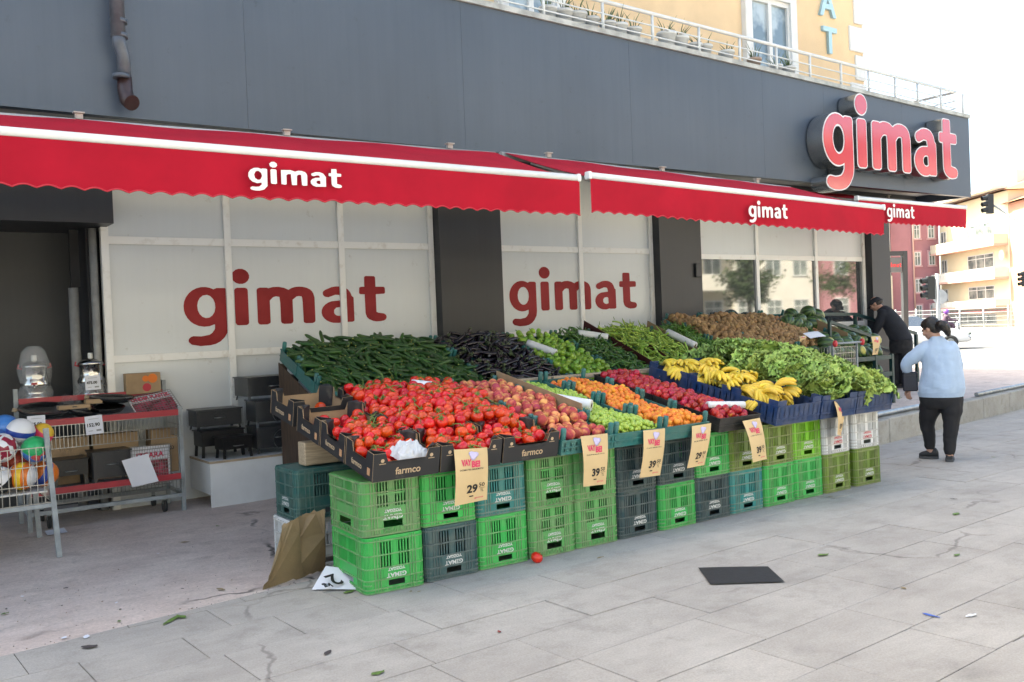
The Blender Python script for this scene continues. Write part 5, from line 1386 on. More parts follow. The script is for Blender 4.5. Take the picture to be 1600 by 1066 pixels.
# ------------------------------------------------------------------ price cards, bag rolls, odds and ends on the display
M_TAG = mat('price_card_kraft', (.72, .52, .27), .8, var=.08, scale=5); M_INK = mat('print_black', (.015, .015, .015), .7); M_PINK = mat('print_pink', (.72, .06, .13), .7); M_LILAC = mat('print_lilac', (.62, .55, .78), .7); M_PAPER = mat('paper_white', (.74, .75, .80), .8, var=.05, scale=4)
def price_card(corners, price, word_, label, curl=.02):
    """corners: top-left, top-right, bottom-right, bottom-left in space"""
    tl, tr, br, bl = [Vector(c) for c in corners]
    n_ = (tr-tl).cross(bl-tl).normalized(); n_ = -n_ if n_.dot(CAM-tl) < 0 else n_
    def P(u, v, o=0.):
        p = tl.lerp(tr, u).lerp(bl.lerp(br, u), v)
        return p+n_*(o+curl*math.sin(v*math.pi*1.2)*.6+curl*.5*math.sin(u*3+v*2))
    t = MB().grid(lambda u, v: P(u, v), 6, 12).obj('price_card', M_TAG, label=label, cat='price card', group='kraft price cards hung on the display')
    def put(me, u0, v0, w, h, name, m_=None):
        xs_ = [v.co.x for v in me.vertices]; ys_ = [v.co.y for v in me.vertices]; a, b_, c, d = min(xs_), max(xs_), min(ys_), max(ys_)
        m2 = me.copy()
        for v in m2.vertices: v.co = P(u0+w*(v.co.x-a)/(b_-a), v0+h*(1-(v.co.y-c)/(d-c)), .0022+v.co.z)
        return place(name, m2, t)
    put(text_mesh('VAY', .1, M_PINK, .006), .17, .19, .30, .12, 'lettering'); put(text_mesh('BE!', .1, M_PINK, .006), .47, .225, .27, .125, 'lettering')
    q = MB().ell((0, 0, 0), .5, .5, .0004, 16, 4, 0, lambda p: 1+.22*math.sin(3*math.atan2(p.y, p.x)+.6)).mesh('emblem', M_LILAC, fix=False); put(q, .40, .05, .30, .17, 'emblem')
    if word_: put(text_mesh(word_, .1, M_INK, .001), .12, .365, .72, .03, 'lettering')
    put(text_mesh(price, .1, M_INK, .004), .34, .66, .34, .16, 'lettering'); put(text_mesh('50', .1, M_INK, .001), .72, .65, .18, .075, 'lettering')
    q = MB().box(0, 0, 0, 1, .1, .0002).mesh('printed_line', M_INK); put(q, .72, .745, .2, .006, 'printed_line'); put(text_mesh('TL', .1, M_INK, .0), .77, .77, .11, .05, 'lettering'); put(q, .43, .865, .13, .022, 'printed_line')
    put(text_mesh('gimat', .1, M_PINK, .001), .60, .905, .28, .04, 'lettering')
    return t
def tag_px(pts, Y, price, word_, label, dy=(0, 0, 0, 0)):
    return price_card([atY(x, y, Y+d) for (x, y), d in zip(pts, dy)], price, word_, label)
tag_px(((709, 703), (761, 699), (763, 781), (710, 791)), 4.955, '29', 'DOMATES SALKIM KG', 'kraft price card reading 29 below the tomato boxes', (.0, .0, -.02, -.02))
tag_px(((907, 682), (949, 677), (949, 757), (911, 761)), 4.955, '39', 'ŞEFTALİ KG', 'kraft price card reading 39 below the peaches', (0, 0, -.02, -.02))
tag_px(((1005, 673), (1039, 669), (1034, 743), (999, 747)), 4.955, '39', 'CAN ERİK KG', 'kraft price card reading 39 below the green plums', (0, 0, -.02, -.02))
tag_px(((1081, 666), (1111, 661), (1103, 727), (1073, 732)), 4.955, '29', 'KAYISI KG', 'kraft price card reading 29 below the apricots', (0, 0, -.02, -.02))
tag_px(((1160, 658), (1187, 653), (1201, 717), (1176, 723)), 4.93, '39', 'NEKTARİN KG', 'kraft price card reading 39 tilted below the nectarines', (0, .03, -.03, -.05))
tag_px(((1303, 627), (1319, 628), (1317, 681), (1308, 679)), 4.93, '29', '', 'kraft price card seen almost edge-on below the lettuces', (0, .12, .08, -.03))
tag_px(((1361, 526), (1375, 525), (1373, 554), (1363, 555)), 7.585, '15', '', 'kraft price card reading 15 on the melon stand')
tag_px(((1248, 526), (1259, 524), (1259, 534), (1248, 535)), 7.9, '19', '', 'small kraft price card below the onion tray')
# rolls of thin bags
M_ROLL = mat('bag_roll_film', (.74, .75, .76), .35, var=.1, scale=10, stretch=(1, 1, 8)); M_CORE = mat('roll_core_cardboard', (.35, .27, .2), .9)
def roll(a, b_, r, label):
    a, b_ = Vector(a), Vector(b_); d = (b_-a).normalized(); q = MB(); n = 7
    o = q.tube([a.lerp(b_, k/n) for k in range(n+1)], [r*(1+.02*math.sin(k*2.1)) for k in range(n+1)], 16).obj('bag_roll', M_ROLL, label=label, cat='bag roll', group='rolls of thin bags on the produce')
    MB().tube([b_-d*.002, b_+d*.0015], r*.5, 12).obj('core', M_CORE, o); MB().tube([b_+d*.0005, b_+d*.003], r*.28, 10).obj('painted_core_hole', M_BLACK, o)  # black disc painted in for the shade inside the hollow core
    MB().tube([a-d*.0015, a+d*.002], r*.5, 12).obj('core', M_CORE, o)
p = S1.M
roll(p(4.50, .80, .150).translation, p(4.66, .56, .150).translation, .045, 'white roll of bags lying on the green plums')
roll(p(5.60, .22, .165).translation, p(5.93, .12, .165).translation, .028, 'slim white roll of bags lying across the nectarines')
roll(p(3.50, 1.36, .20).translation, p(3.62, 1.26, .20).translation, .045, 'short grey roll of bags behind the tomatoes')
roll(S2.M(6.10, 1.28, .22).translation, S2.M(6.28, .98, .21).translation, .042, 'grey roll of bags between aubergines and light peppers')
roll(S2.M(7.0, 1.50, .22).translation, S2.M(7.30, 1.30, .23).translation, .042, 'grey roll of bags on the dark green peppers')
roll(S2.M(8.34, 1.35, .24).translation, S2.M(8.42, .92, .22).translation, .042, 'white roll of bags beside the pale long peppers')
# crumpled white bag in the front tomato box
def crumple(name, M, sx, sy, sz, m_, label, cat, seed, n=14):
    def fn(u, v):
        x, y = (u-.5)*2, (v-.5)*2; e = max(0, 1-max(abs(x), abs(y))**3)
        z = sz*e*(.6+.8*abs(mnoise.noise((x*1.6+seed, y*1.6, seed))))+.35*sz*mnoise.noise((x*4, y*4, seed*2.))*e
        return M @ Vector((x*sx*(1+.15*mnoise.noise((x*2, y*2, seed+5.))), y*sy*(1+.15*mnoise.noise((x*2, y*2, seed+8.))), z))
    return MB().grid(fn, n, n, 0, False).obj(name, m_, label=label, cat=cat)
M_BAG = mat('thin_white_bag', (.72, .74, .76), .3, var=.08, scale=9, alpha=.85)
crumple('plastic_bag', S1.M(2.80, .12, .105), .12, .085, .09, M_BAG, 'crumpled white plastic bag in the front tomato box', 'plastic bag', 2.)
crumple('plastic_bag', S1.M(3.15, .10, .08), .08, .06, .05, M_BAG, 'small clear bag on tomatoes behind the 29 price card', 'plastic bag', 4.)
def sheet(name, pts, m_, label, cat, th=.002, curl=.0, n=6):
    a, b_, c, d = [Vector(p_) for p_ in pts]; n_ = (b_-a).cross(d-a).normalized()
    n_ = n_ if n_.z > 0 or abs(n_.z) < .1 else -n_
    return MB().grid(lambda u, v: a.lerp(b_, u).lerp(d.lerp(c, u), v)+n_*(th+curl*math.sin(3.1*u)*math.sin(2.2*v+.5)), n, n).obj(name, m_, label=label, cat=cat)
sheet('paper_sheet', [S2.M(8.62, .62, .26).translation, S2.M(8.95, .70, .30).translation, S2.M(9.02, .42, .24).translation, S2.M(8.72, .34, .2).translation], M_PAPER, 'folded white paper between bananas and hot peppers', 'paper', curl=.04)
sheet('paper_sheet', [S2.M(10.6, 1.0, .26).translation, S2.M(11.0, 1.05, .26).translation, S2.M(11.0, .90, .24).translation, S2.M(10.6, .86, .24).translation], M_PAPER, 'white paper lying on the potatoes above the lettuce', 'paper', curl=.02)
# ------------------------------------------------------------------ litter on the ground
sheet('black_mat', [atZ(1091, 888, .003), atZ(1200, 886, .003), atZ(1226, 910, .003), atZ(1110, 914, .003)], mat('black_rubber', (.022, .022, .024), .75, var=.3, scale=20, bump=.2), 'thin black rubber sheet lying on the pavement', 'mat', .004, .004)
pc = sheet('paper_sheet', [atZ(509, 885, .10), atZ(560, 893, .05), atZ(560, 922, .004), atZ(487, 922, .004)], M_PAPER, 'bent white price sheet leaning on the bottom crate', 'paper', .003, .01)
for b_, s, px, py in (('2', .17, 521, 905), ('kg', .06, 512, 915)):
    place('lettering', text_mesh(b_, s, M_INK, .003), pc, M=Matrix.Translation(atZ(px, py, .055 if b_ == '2' else .035)+Vector((-.004, -.012, .004))) @ Matrix.Rotation(R(15), 4, 'Z') @ Matrix.Rotation(R(20), 4, 'X') @ Matrix.Rotation(math.pi, 4, 'Z'))
# torn cardboard leaning at the corner
def torn(pts, label, seed, m_=M_CARD, lean=(0, .06, 0)):
    A = [Vector(q) for q in pts]; dense = []
    for a, b_ in zip(A, A[1:]+A[:1]):
        for k in range(7): t = k/7; dense.append(a.lerp(b_, t)+Vector((mnoise.noise((k*.9+seed, a.x*9, 0)), 0, mnoise.noise((k*1.1, a.z*9, seed))))*.018*(0 if k == 0 else 1))
    o = MB().prism(dense, (.004, .006, 0)).obj('torn_cardboard', m_, label=label, cat='cardboard', group='torn cardboard at the crate corner'); return o
cb = mat('cardboard_brown', (.26, .185, .10), .9, var=.25, scale=5, bump=.15)
o = torn([atZ(410, 922, 0), atZ(474, 902, 0), atX(466, 808, 2.30), atX(440, 822, 2.20), atX(434, 868, 2.14)], 'torn brown cardboard flap leaning outermost by the green crates', 1., cb)
o2 = torn([atZ(462, 906, .0)+Vector((.01, .01, 0)), atZ(508, 890, 0), atX(508, 796, 2.46), atX(478, 802, 2.38), atX(460, 812, 2.30)], 'torn brown cardboard flap between outer flap and green crates', 2., cb)
for oo, spots in ((o, ((444, 860), (465, 853), (462, 890), (441, 898))), (o2, ((490, 845), (492, 888)))):
    for px, py in spots:
        c_ = atY(px, py, 5.60); n_ = (CAM-c_).normalized()
        MB().tube([c_-n_*.30, c_-n_*.302], .001, 4)
# scraps
ML1 = mat('scrap_leaf_green', (.14, .24, .05), .7, var=.4, scale=20); ML2 = mat('scrap_leaf_dry', (.30, .22, .10), .8, var=.4, scale=20); ML3 = mat('scrap_dark', (.06, .05, .05), .8)
rl_ = random.Random(5)
def scrap(name, px, py, s, m_, label, cat, elong=2., z=.0, rot=None):
    p_ = atZ(px, py, 0); p_ = Vector((p_.x, p_.y, plat(p_.x, p_.y)+.004 if p_.y > yb(p_.x) else .003)); n = 9
    a0 = rl_.random()*6.28 if rot is None else rot; pts = []
    k0 = rl_.random()*9
    q = MB()
    def fn(u, v):
        w = math.sin(math.pi*(.06+.88*u))*.5*(v-.5)*2; x = (u-.5)*elong*s; y = w*s*(1+.3*mnoise.noise((u*5, k0, 0)))
        return (p_.x+x*math.cos(a0)-y*math.sin(a0), p_.y+x*math.sin(a0)+y*math.cos(a0), p_.z+abs(.25*s*mnoise.noise((u*2.5, v*2, k0)))+.001)
    q.grid(fn, 6, 3); return q.obj(name, m_, label=label, cat=cat, group='scraps on the ground')
for px, py, s, m_, lb, ct, el in (
    (268, 970, .07, ML1, 'long green stalk scrap lying at the apron edge', 'stalk', 4.5), (283, 965, .09, ML1, 'green leaf scrap beside the long stalk', 'leaf', 1.8), (186, 972, .04, ML1, 'small green leaf in the paving joint', 'leaf', 1.5),
    (8, 960, .06, ML1, 'light green leaf at the lower edge of the apron', 'leaf', 1.4), (103, 920, .05, ML3, 'dark shrivelled scrap on the apron', 'scrap', 1.2), (288, 848, .05, ML2, 'flat brown cardboard scrap beside the shelf trolley', 'scrap', 3.5),
    (1286, 868, .09, ML1, 'green leafy sprig right of the black sheet', 'sprig', 1.8), (1494, 804, .09, ML1, 'pale green leaf scrap far right of the crates', 'leaf', 2.2), (1495, 868, .06, ML1, 'dark green scrap below the pale leaf', 'leaf', 2.), (1553, 715, .05, ML1, 'small green leaf near the woman', 'leaf', 1.8),
    (1298, 777, .045, ML2, 'dry brown leaf before the olive crates', 'leaf', 1.8), (1490, 780, .05, ML3, 'grey scrap on the pavement beyond the leaf', 'scrap', 2.), (512, 1021, .06, ML3, 'dark grey scrap on the slabs at the picture bottom', 'scrap', 2.2), (590, 1053, .07, ML1, 'withered green top on the slabs at the picture bottom', 'leaf', 1.8),
    (780, 988, .035, mat('scrap_red', (.25, .03, .03), .6), 'dark red fruit scrap on the slabs', 'scrap', 1.8), (655, 925, .03, ML2, 'yellow crumb before the corner crate', 'crumb', 1.4), (642, 925, .03, ML2, 'yellow crumb pair mate before the corner crate', 'crumb', 1.4), (545, 926, .07, ML1, 'dry tomato vine before the price sheet', 'vine', 2.2),
    (100, 998, .05, M_PAPER, 'white paper bit at the apron edge', 'paper bit', 1.3), (135, 996, .06, M_PAPER, 'larger white paper bit at the apron edge', 'paper bit', 1.8), (140, 1012, .10, ML3, 'crushed dark wrapper on the slabs', 'wrapper', 1.6), (35, 933, .03, M_PAPER, 'tiny white bit on the apron', 'paper bit', 1.5), (182, 943, .03, M_PAPER, 'tiny pale bit on the middle of the apron', 'paper bit', 1.8),
    (247, 866, .03, M_PAPER, 'pale pebble bit beside the cardboard scrap', 'paper bit', 1.3), (938, 872, .04, ML2, 'thin dry stalk before the dusty crates', 'stalk', 3.), (340, 823, .05, ML1, 'small green leaf beside the white plinth', 'leaf', 1.4), (285, 921, .03, ML3, 'little dark scrap on the apron', 'scrap', 1.6), (345, 922, .05, ML2, 'thin brown twig at the apron edge', 'twig', 3.), (1412, 660+260, .045, ML2, 'brown crumb on the slabs below the sprig', 'crumb', 1.6), (1517, 963, .06, mat('scrap_white', (.7, .7, .7), .6), 'white cigarette end on the slabs', 'cigarette end', 2.5), (1455, 963, .05, mat('scrap_blue', (.05, .12, .45), .5), 'thin blue plastic scrap on the slabs', 'scrap', 3.5)):
    scrap('ground_scrap', px, py, s*.55, m_, lb, ct, el)

# ------------------------------------------------------------------ steel trolleys with goods
M_CHR = mat('trolley_wire', (.34, .35, .35), .3, metal=.9, var=.2, scale=20); M_TUBE = mat('trolley_tube_grey', (.33, .36, .37), .45, var=.3, scale=10, bump=.1); M_REDB = mat('trolley_red_strip', (.42, .035, .05), .4, var=.2, scale=6); M_RUB = mat('black_rubber_wheel', (.03, .03, .03), .7)
def wire_panel(q, o, u, v, L, H_, nu, nv, r=.0035):
    o, u, v = Vector(o), Vector(u), Vector(v)
    for k in range(nu+1): p_ = o+u*(L*k/nu); q.beam(p_, p_+v*H_, r*1.4)
    for k in range(nv+1): p_ = o+v*(H_*k/nv); q.beam(p_, p_+u*L, r*1.8)
TX0, TX1, TY0, TY1 = 1.17, 2.47, 8.90, 9.42
t = thing('shelf_trolley', 'grey steel two-tier trolley with red edge strips and wire sides', 'trolley')
for x in (TX0, TX1):
    for y in (TY0, TY1): MB().beam((x, y, -.002), (x, y, .98 if y == TY0 else 1.22), .035, .035).obj('leg', M_TUBE, t)
for y in (TY0, TY1): MB().beam((TX0+.018, y, .15), (TX1-.018, y, .15), .035, .035).obj('stretcher', M_TUBE, t)
for x in (TX0, TX1): MB().beam((x, TY0+.018, .16), (x, TY1-.018, .16), .03, .03).obj('stretcher', M_TUBE, t)
for z in (.33, .93): MB().box(TX0+.02, TY0-.022, z-.028, TX1-.02, TY0-.012, z+.028).obj('edge_strip', M_REDB, t); MB().box(TX0+.02, TY0-.01, z-.012, TX1-.02, TY1+.01, z-.004).obj('shelf', M_TUBE, t)
MB().box(TX0+.02, TY1-.03, 1.08, TX1-.02, TY1-.02, 1.13).obj('edge_strip', M_REDB, t); MB().box(TX0+.02, TY1-.019, 1.085, TX1-.02, TY1+.35, 1.092).obj('upper_shelf', M_TUBE, t)
q = MB(); wire_panel(q, (TX0, TY0-.026, .70), (1, 0, 0), (0, 0, 1), TX1-TX0, .20, 40, 2); q.obj('wire_side', M_CHR, t)
q = MB(); wire_panel(q, (TX0, TY0-.026, .215), (1, 0, 0), (0, 0, 1), TX1-TX0, .085, 40, 1); q.obj('wire_side', M_CHR, t)
q = MB(); wire_panel(q, (TX1, TY0, .70), (0, 1, 0), (0, 0, 1), TY1-TY0, .22, 14, 2); q.obj('wire_side', M_CHR, t)
for x in (TX0+.16, TX1-.16):
    for y in (TY0+.06, TY1-.06):
        MB().beam((x, y, .14), (x, y, .075), .03, .02).obj('castor_fork', M_TUBE, t); MB().tube([(x-.014, y, .055), (x+.014, y, .055)], .054, 14).obj('wheel', M_RUB, t)
# ball trolley, mostly beyond the picture edge
t = thing('ball_trolley', 'steel wire trolley full of colourful balls at the picture edge', 'trolley')
BX0, BX1, BY0, BY1 = -.25, 1.20, 7.70, 8.62
for x in (BX0, BX1):
    for y in (BY0, BY1):
        MB().beam((x, y, -.002), (x-.05, y+.02, .98), .036, .036).obj('leg', M_TUBE, t)
MB().box(BX0, BY0, .50, BX1-.06, BY1, .512).obj('shelf', mat('board_white', (.62, .60, .56), .7, var=.2), t)
q = MB(); wire_panel(q, (BX0, BY0-.0, .42), (1, 0, 0), (0, 0, 1), BX1-BX0-.03, .42, 30, 3); wire_panel(q, (BX1-.03, BY0, .42), (0, 1, 0), (0, 0, 1), BY1-BY0, .42, 18, 3); q.obj('wire_side', M_CHR, t)
for y in (BY0, BY1): MB().beam((BX0, y, .40), (BX1-.03, y, .40), .03, .03).obj('stretcher', M_TUBE, t)
def ball_mat(name, c1, c2, sc, c3=None):
    m, n, l, b = _nodes(name); MATS[name] = m
    tc = n.new('ShaderNodeTexCoord'); vo = n.new('ShaderNodeTexVoronoi'); vo.inputs['Scale'].default_value = sc; l.new(tc.outputs['Object'], vo.inputs['Vector'])
    r = n.new('ShaderNodeValToRGB'); r.color_ramp.interpolation = 'CONSTANT'; r.color_ramp.elements[0].color = rgb(c1); r.color_ramp.elements[1].color = rgb(c2); r.color_ramp.elements[1].position = .55
    if c3: e = r.color_ramp.elements.new(.8); e.color = rgb(c3)
    s_ = n.new('ShaderNodeSeparateColor'); l.new(vo.outputs['Color'], s_.inputs[0]); l.new(s_.outputs[0], r.inputs[0]); l.new(r.outputs[0], b.inputs['Base Color']); b.inputs['Roughness'].default_value = .3
    return m
def band_mat(name, cols, axis=0):
    m, n, l, b = _nodes(name); MATS[name] = m
    tc = n.new('ShaderNodeTexCoord'); sp_ = n.new('ShaderNodeSeparateXYZ'); l.new(tc.outputs['Object'], sp_.inputs[0])
    r = n.new('ShaderNodeValToRGB'); r.color_ramp.interpolation = 'CONSTANT'; mr = n.new('ShaderNodeMapRange'); mr.inputs[1].default_value = -.105; mr.inputs[2].default_value = .105
    l.new(sp_.outputs[axis], mr.inputs[0]); l.new(mr.outputs[0], r.inputs[0])
    r.color_ramp.elements[0].color = rgb(cols[0]); r.color_ramp.elements[1].color = rgb(cols[1]); r.color_ramp.elements[1].position = 1/len(cols)
    for k, c_ in enumerate(cols[2:]): e = r.color_ramp.elements.new((k+2)/len(cols)); e.color = rgb(c_)
    l.new(r.outputs[0], b.inputs['Base Color']); b.inputs['Roughness'].default_value = .35; return m
WHT, BLU, ORA, YLW = (.75, .75, .76), (.02, .06, .33), (.75, .18, .02), (.85, .55, .03)
balls = [(32, 675, 8.0, .105, band_mat('volleyball_blue', (WHT, WHT, BLU, WHT, WHT), 2), 'white volleyball with blue band on top of the balls', (0.3, .1, .4)), (55, 702, 7.82, .10, ball_mat('ball_green', (.03, .42, .14), (.05, .2, .6), 9, (.6, .1, .1)), 'green patterned ball beside the white volleyball', (0, 0, 0)), (35, 744, 7.82, .105, band_mat('volleyball_orange', (WHT, ORA, YLW, ORA, WHT), 0), 'orange and yellow volleyball behind the wire', (0, .1, -.5)),
         (2, 700, 7.85, .11, ball_mat('ball_red_white', WHT, (.30, .02, .05), 22), 'white ball with dark red streaks at the picture edge', (0, 0, 0)), (0, 750, 7.82, .10, ball_mat('ball_black_white', WHT, (.02, .02, .02), 14), 'white football with black print at the picture edge', (0, 0, 0)), (70, 740, 7.95, .10, band_mat('ball_orange_blue', (ORA, (.03, .08, .4), ORA, ORA), 0), 'orange ball with blue stripe behind the trolley leg', (0, .5, .3)), (8, 668, 8.1, .10, ball_mat('ball_blue', (.05, .20, .55), (.04, .12, .4), 6), 'blue ball wrapped in film behind the volleyball', (0, 0, 0)),
         (66, 678, 8.1, .085, band_mat('ball_rainbow', ((.8, .35, .03), (.75, .05, .12), (.8, .5, .05)), 2), 'small orange and pink ball behind the green ball', (.4, .6, 0)), (25, 722, 8.02, .10, mat('ball_plain_red', (.45, .06, .03), .4), 'plain red ball half hidden under the others', (0, 0, 0)), (-40, 730, 7.85, .11, MATS['ball_green'], 'green patterned ball beyond the picture edge', (0, 0, 0))]
for px, py, Y, r_, m_, lb, rt_ in balls:
    q = MB().ell((0, 0, 0), r_, r_, r_, 24, 16); q.obj('play_ball', m_, label=lb, cat='ball', group='balls in the wire trolley', loc=atY(px, py, Y), rot=rt_)
# samovars
M_INOX = mat('stainless_steel', (.55, .54, .52), .16, metal=1., var=.15, scale=5, stretch=(1, 1, 6)); M_FOIL = mat('clear_wrap', (.80, .82, .84), .12, alpha=.22, spec=.8, bump=.9, bscale=14)
def samovar(px, py, Y, label, wrap):
    c_ = atY(px, py, Y); t = thing('samovar', label, 'samovar', 'steel samovars on the trolley', (c_.x, c_.y, 1.094))
    MB().lathe([(.10, 0), (.115, .03), (.085, .06), (.085, .10), (.12, .13), (.125, .16), (.105, .20), (.105, .30), (.115, .31), (.115, .33), (.08, .36), (.03, .375)], 24).obj('body', M_INOX, t)
    MB().lathe([(.02, .37), (.024, .375), (.024, .42), (.018, .425)], 12).obj('knob', M_WHITE, t)
    for a in (0, math.pi): MB().tube([(math.cos(a)*.10, math.sin(a)*.10, .30), (math.cos(a)*.14, math.sin(a)*.14, .31), (math.cos(a)*.13, math.sin(a)*.13, .345)], .008, 6).obj('handle', M_REDB, t)
    MB().tube([(-.03, -.12, .15), (-.03, -.17, .145), (-.03, -.175, .12)], .009, 7).obj('tap', M_INOX, t); MB().box(-.055, -.165, .155, -.005, -.15, .175).obj('tap_handle', M_REDB, t)
    hgt = .46 if wrap else .17
    pr = [(.135+.02*math.sin(k*2.1), hgt*k/6) for k in range(6)]+[(.10, hgt), (.05 if wrap else .11, hgt+.05)]
    MB().lathe(pr, 22, caps=False, wob=lambda a, z: 1+.10*mnoise.noise((math.cos(a)*2.5, math.sin(a)*2.5, z*9+px))+.03*math.sin(9*a+z*30)).obj('wrapping', M_FOIL, t)
samovar(54, 580, 9.56, 'steel samovar fully wrapped in clear film on the trolley back shelf', True)
samovar(142, 575, 9.56, 'shiny steel samovar half unwrapped on the trolley back shelf', False)
# cards with prices on the trolleys
def white_card(px, py, Y, w, h, txt, label, rot=0.):
    c_ = atY(px, py, Y); t = MB().box(-w/2, -h/2, 0, w/2, h/2, .002).obj('price_card', M_PAPER, label=label, cat='price card', group='white price cards', M=frame(c_, (1, 0, 0)) @ Matrix.Rotation(rot, 4, 'Z'))
    if txt: place('lettering', text_mesh(txt, h*.25, M_INK, .0015), t, loc=(-w*.06, -.0, .0035)); place('printed_line', MB().box(-w*.35, -h*.32, .003, -w*.1, -h*.29, .0034).box(w*.1, -h*.36, .003, w*.38, -h*.26, .0034).box(-w*.3, h*.32, .003, w*.3, h*.34, .0034).mesh('printed_line', mat('print_grey', (.3, .3, .3), .7)), t)
white_card(147, 664, 8.868, .145, .165, '152.90', 'white price card reading 152 on the trolley edge', .06)
white_card(57, 663, 8.868, .14, .15, '165.00', 'white price card reading 165 half hidden by balls', .0)
white_card(145, 598, 9.37, .135, .135, '475.00', 'white price card reading 475 below the samovar', .03)
sheet('paper_sheet', [atY(190, 720, 8.868), atY(231, 709, 8.868), atY(248, 752, 8.86), atY(207, 762, 8.86)], M_PAPER, 'blank white sheet stuck on the grill packs', 'paper', .0, .01)
# griddle pans, grills and boxes on the trolley
M_PAN = mat('black_enamel', (.012, .012, .013), .22, coat=.3); M_FILMB = mat('shrink_film', (.25, .26, .27), .10, alpha=.10, spec=.8, bump=.8, bscale=16)
for px, py, r_, lb, tz in ((70, 643, .22, 'wide black griddle pan wrapped in film at the trolley front', .06), (175, 622, .20, 'black griddle pan tilted at the back of the trolley', .12), (170, 640, .15, 'small black pan under the tilted griddle pan', .03), (130, 645, .14, 'black pan under the crumpled film on the trolley', .02)):
    c_ = atY(px, py, 9.12); t = place('griddle_pan', MB().lathe([(r_*.75, 0), (r_*.95, .03), (r_, .045), (r_*.98, .05), (r_*.9, .034), (r_*.72, .006), (.01, .004)], 28, caps=False).mesh('griddle_pan', M_PAN), None, loc=(c_.x, 9.15, .94+tz), rot=(rl_.gauss(.12, .05), rl_.gauss(0, .06), 0), label=lb, cat='pan', group='griddle pans on the trolley')
    MB().tube([(-r_*1.15, 0, .05), (-r_, 0, .04)], .02, 6).obj('handle', M_WOOD, t)
def box_obj(px, py, Y, w, d, h, m_, label, cat, name='cardboard_box', rz=0., z=None, txt=None):
    c_ = atY(px, py, Y); zz = c_.z if z is None else z
    o = MB().bbox(-w/2, -d/2, 0, w/2, d/2, h, .004).obj(name, m_, label=label, cat=cat, loc=(c_.x, Y, zz), rot=(0, 0, rz))
    if txt: place('lettering', text_mesh(txt, min(h*.3, w*.16), M_FBLK if m_ is M_CARD else M_WTXT, .0015), o, M=Matrix.Translation((0, -d/2-.0015, h*.55)) @ Matrix.Rotation(R(90), 4, 'X'))
    return o
o = box_obj(222, 600, 9.44, .32, .14, .20, M_CARD, 'brown cardboard box with orange pictures beside the samovar', 'box', rz=-.05, z=1.10)
for x, z, r_, m_ in ((-.01+.03, .145, .03, ORA), (.085, .145, .045, ORA), (.03, .06, .04, (.5, .03, .05))):
    place('printed_disc', MB().tube([(x, -.0715, z), (x, -.0725, z)], r_, 16).mesh('printed_disc', mat('disc_%d%d' % (int(x*99), int(z*99)), m_, .6)), o)
box_obj(115, 637, 9.0, .26, .12, .035, M_CARD, 'flat tan cardboard carton on the griddle pans', 'box', z=1.03, txt='IZGARA')
box_obj(145, 618, 9.05, .14, .10, .04, M_CARD, 'small open tan carton behind the flat carton', 'box', z=1.06)
for px, w, lb in ((105, .36, 'large brown carton at the back of the lower shelf behind black grills'), (180, .40, 'large brown carton at the back of the lower shelf, middle'), (255, .25, 'brown carton at the back of the lower shelf beside the grill packs')): box_obj(px, 740, 9.30, w, .2, .42, M_CARD, lb, 'box', z=.335, txt='BARBEKÜ')
# brazier = sheet-metal charcoal grill
M_BRZ = mat('black_sheet_metal', (.015, .015, .016), .35, var=.4, scale=8)
def brazier(loc, w, d, h, label, rz=0., wrap=True, group='black charcoal grills', holes=False, scene_z=0.):
    t = thing('charcoal_grill', label, 'charcoal grill', group, loc, (0, 0, rz)); lg = h*(.2 if wrap else .45)
    q = MB().box(-w/2, -d/2, lg, w/2, -d/2+.006, h).box(-w/2, d/2-.006, lg, w/2, d/2, h).box(-w/2, -d/2+.007, lg, -w/2+.006, d/2-.007, h).box(w/2-.006, -d/2+.007, lg, w/2, d/2-.007, h).box(-w/2+.007, -d/2+.007, lg, w/2-.007, d/2-.007, lg+.006)
    for k in range(6): q.box(-w/2+w*(k+.3)/6, -d/2-.003, h*.8, -w/2+w*(k+.7)/6, -d/2-.0005, h*.86)
    q.obj('fire_box', M_BRZ, t)
    for sx in (-1, 1):
        for sy in (-1, 1): MB().beam((sx*(w/2-.012), sy*(d/2-.012), 0), (sx*(w/2-.02), sy*(d/2-.02), lg), .03, .006).obj('leg', M_BRZ, t)
    MB().bbox(-w/2-.012, -d/2-.012, h+.001, w/2+.012, d/2+.012, h+.014, .003).obj('lid', M_BRZ, t)
    MB().tube([(-.05, -d/2-.004, h*.62), (-.045, -d/2-.03, h*.62), (.045, -d/2-.03, h*.62), (.05, -d/2-.004, h*.62)], .005, 6).obj('handle', M_CHR, t)
    if wrap:
        def fn(u, v):
            a = u*6.283; cx, sy = math.cos(a), math.sin(a); k = 1/max(abs(cx), abs(sy)); z = .02+(h)*v
            return ((w/2+.014)*cx*k*(1+.03*mnoise.noise((cx*4, sy*4, v*7+w))), (d/2+.014)*sy*k*(1+.04*mnoise.noise((cx*4, sy*4, v*7+9))), z)
        MB().grid(fn, 40, 8).obj('wrapping', M_FILMB, t)
    return t
WT = thing('white_plinth', 'low white board plinth with brown edge carrying the charcoal grills', 'plinth')
PX0, PX1, PY0, PY1 = 2.70, 3.95, 8.80, 9.44
M_BOARD = mat('white_board', (.72, .72, .71), .5, var=.12, scale=3)
MB().box(PX0, PY0, .0, PX1, PY0+.02, .415).obj('front_board', M_BOARD, WT); MB().box(PX0, PY0+.021, .12, PX0+.02, PY1, .415).obj('side_board', M_BOARD, WT); MB().box(PX0, PY0, .416, PX1, PY1, .438).obj('top_board', M_BOARD, WT); MB().box(PX0-.003, PY0-.003, .416, PX1, PY0-.0005, .438).box(PX0-.004, PY0-.0005, .416, PX0-.0005, PY1, .438).obj('edge_strip', M_WOOD, WT)
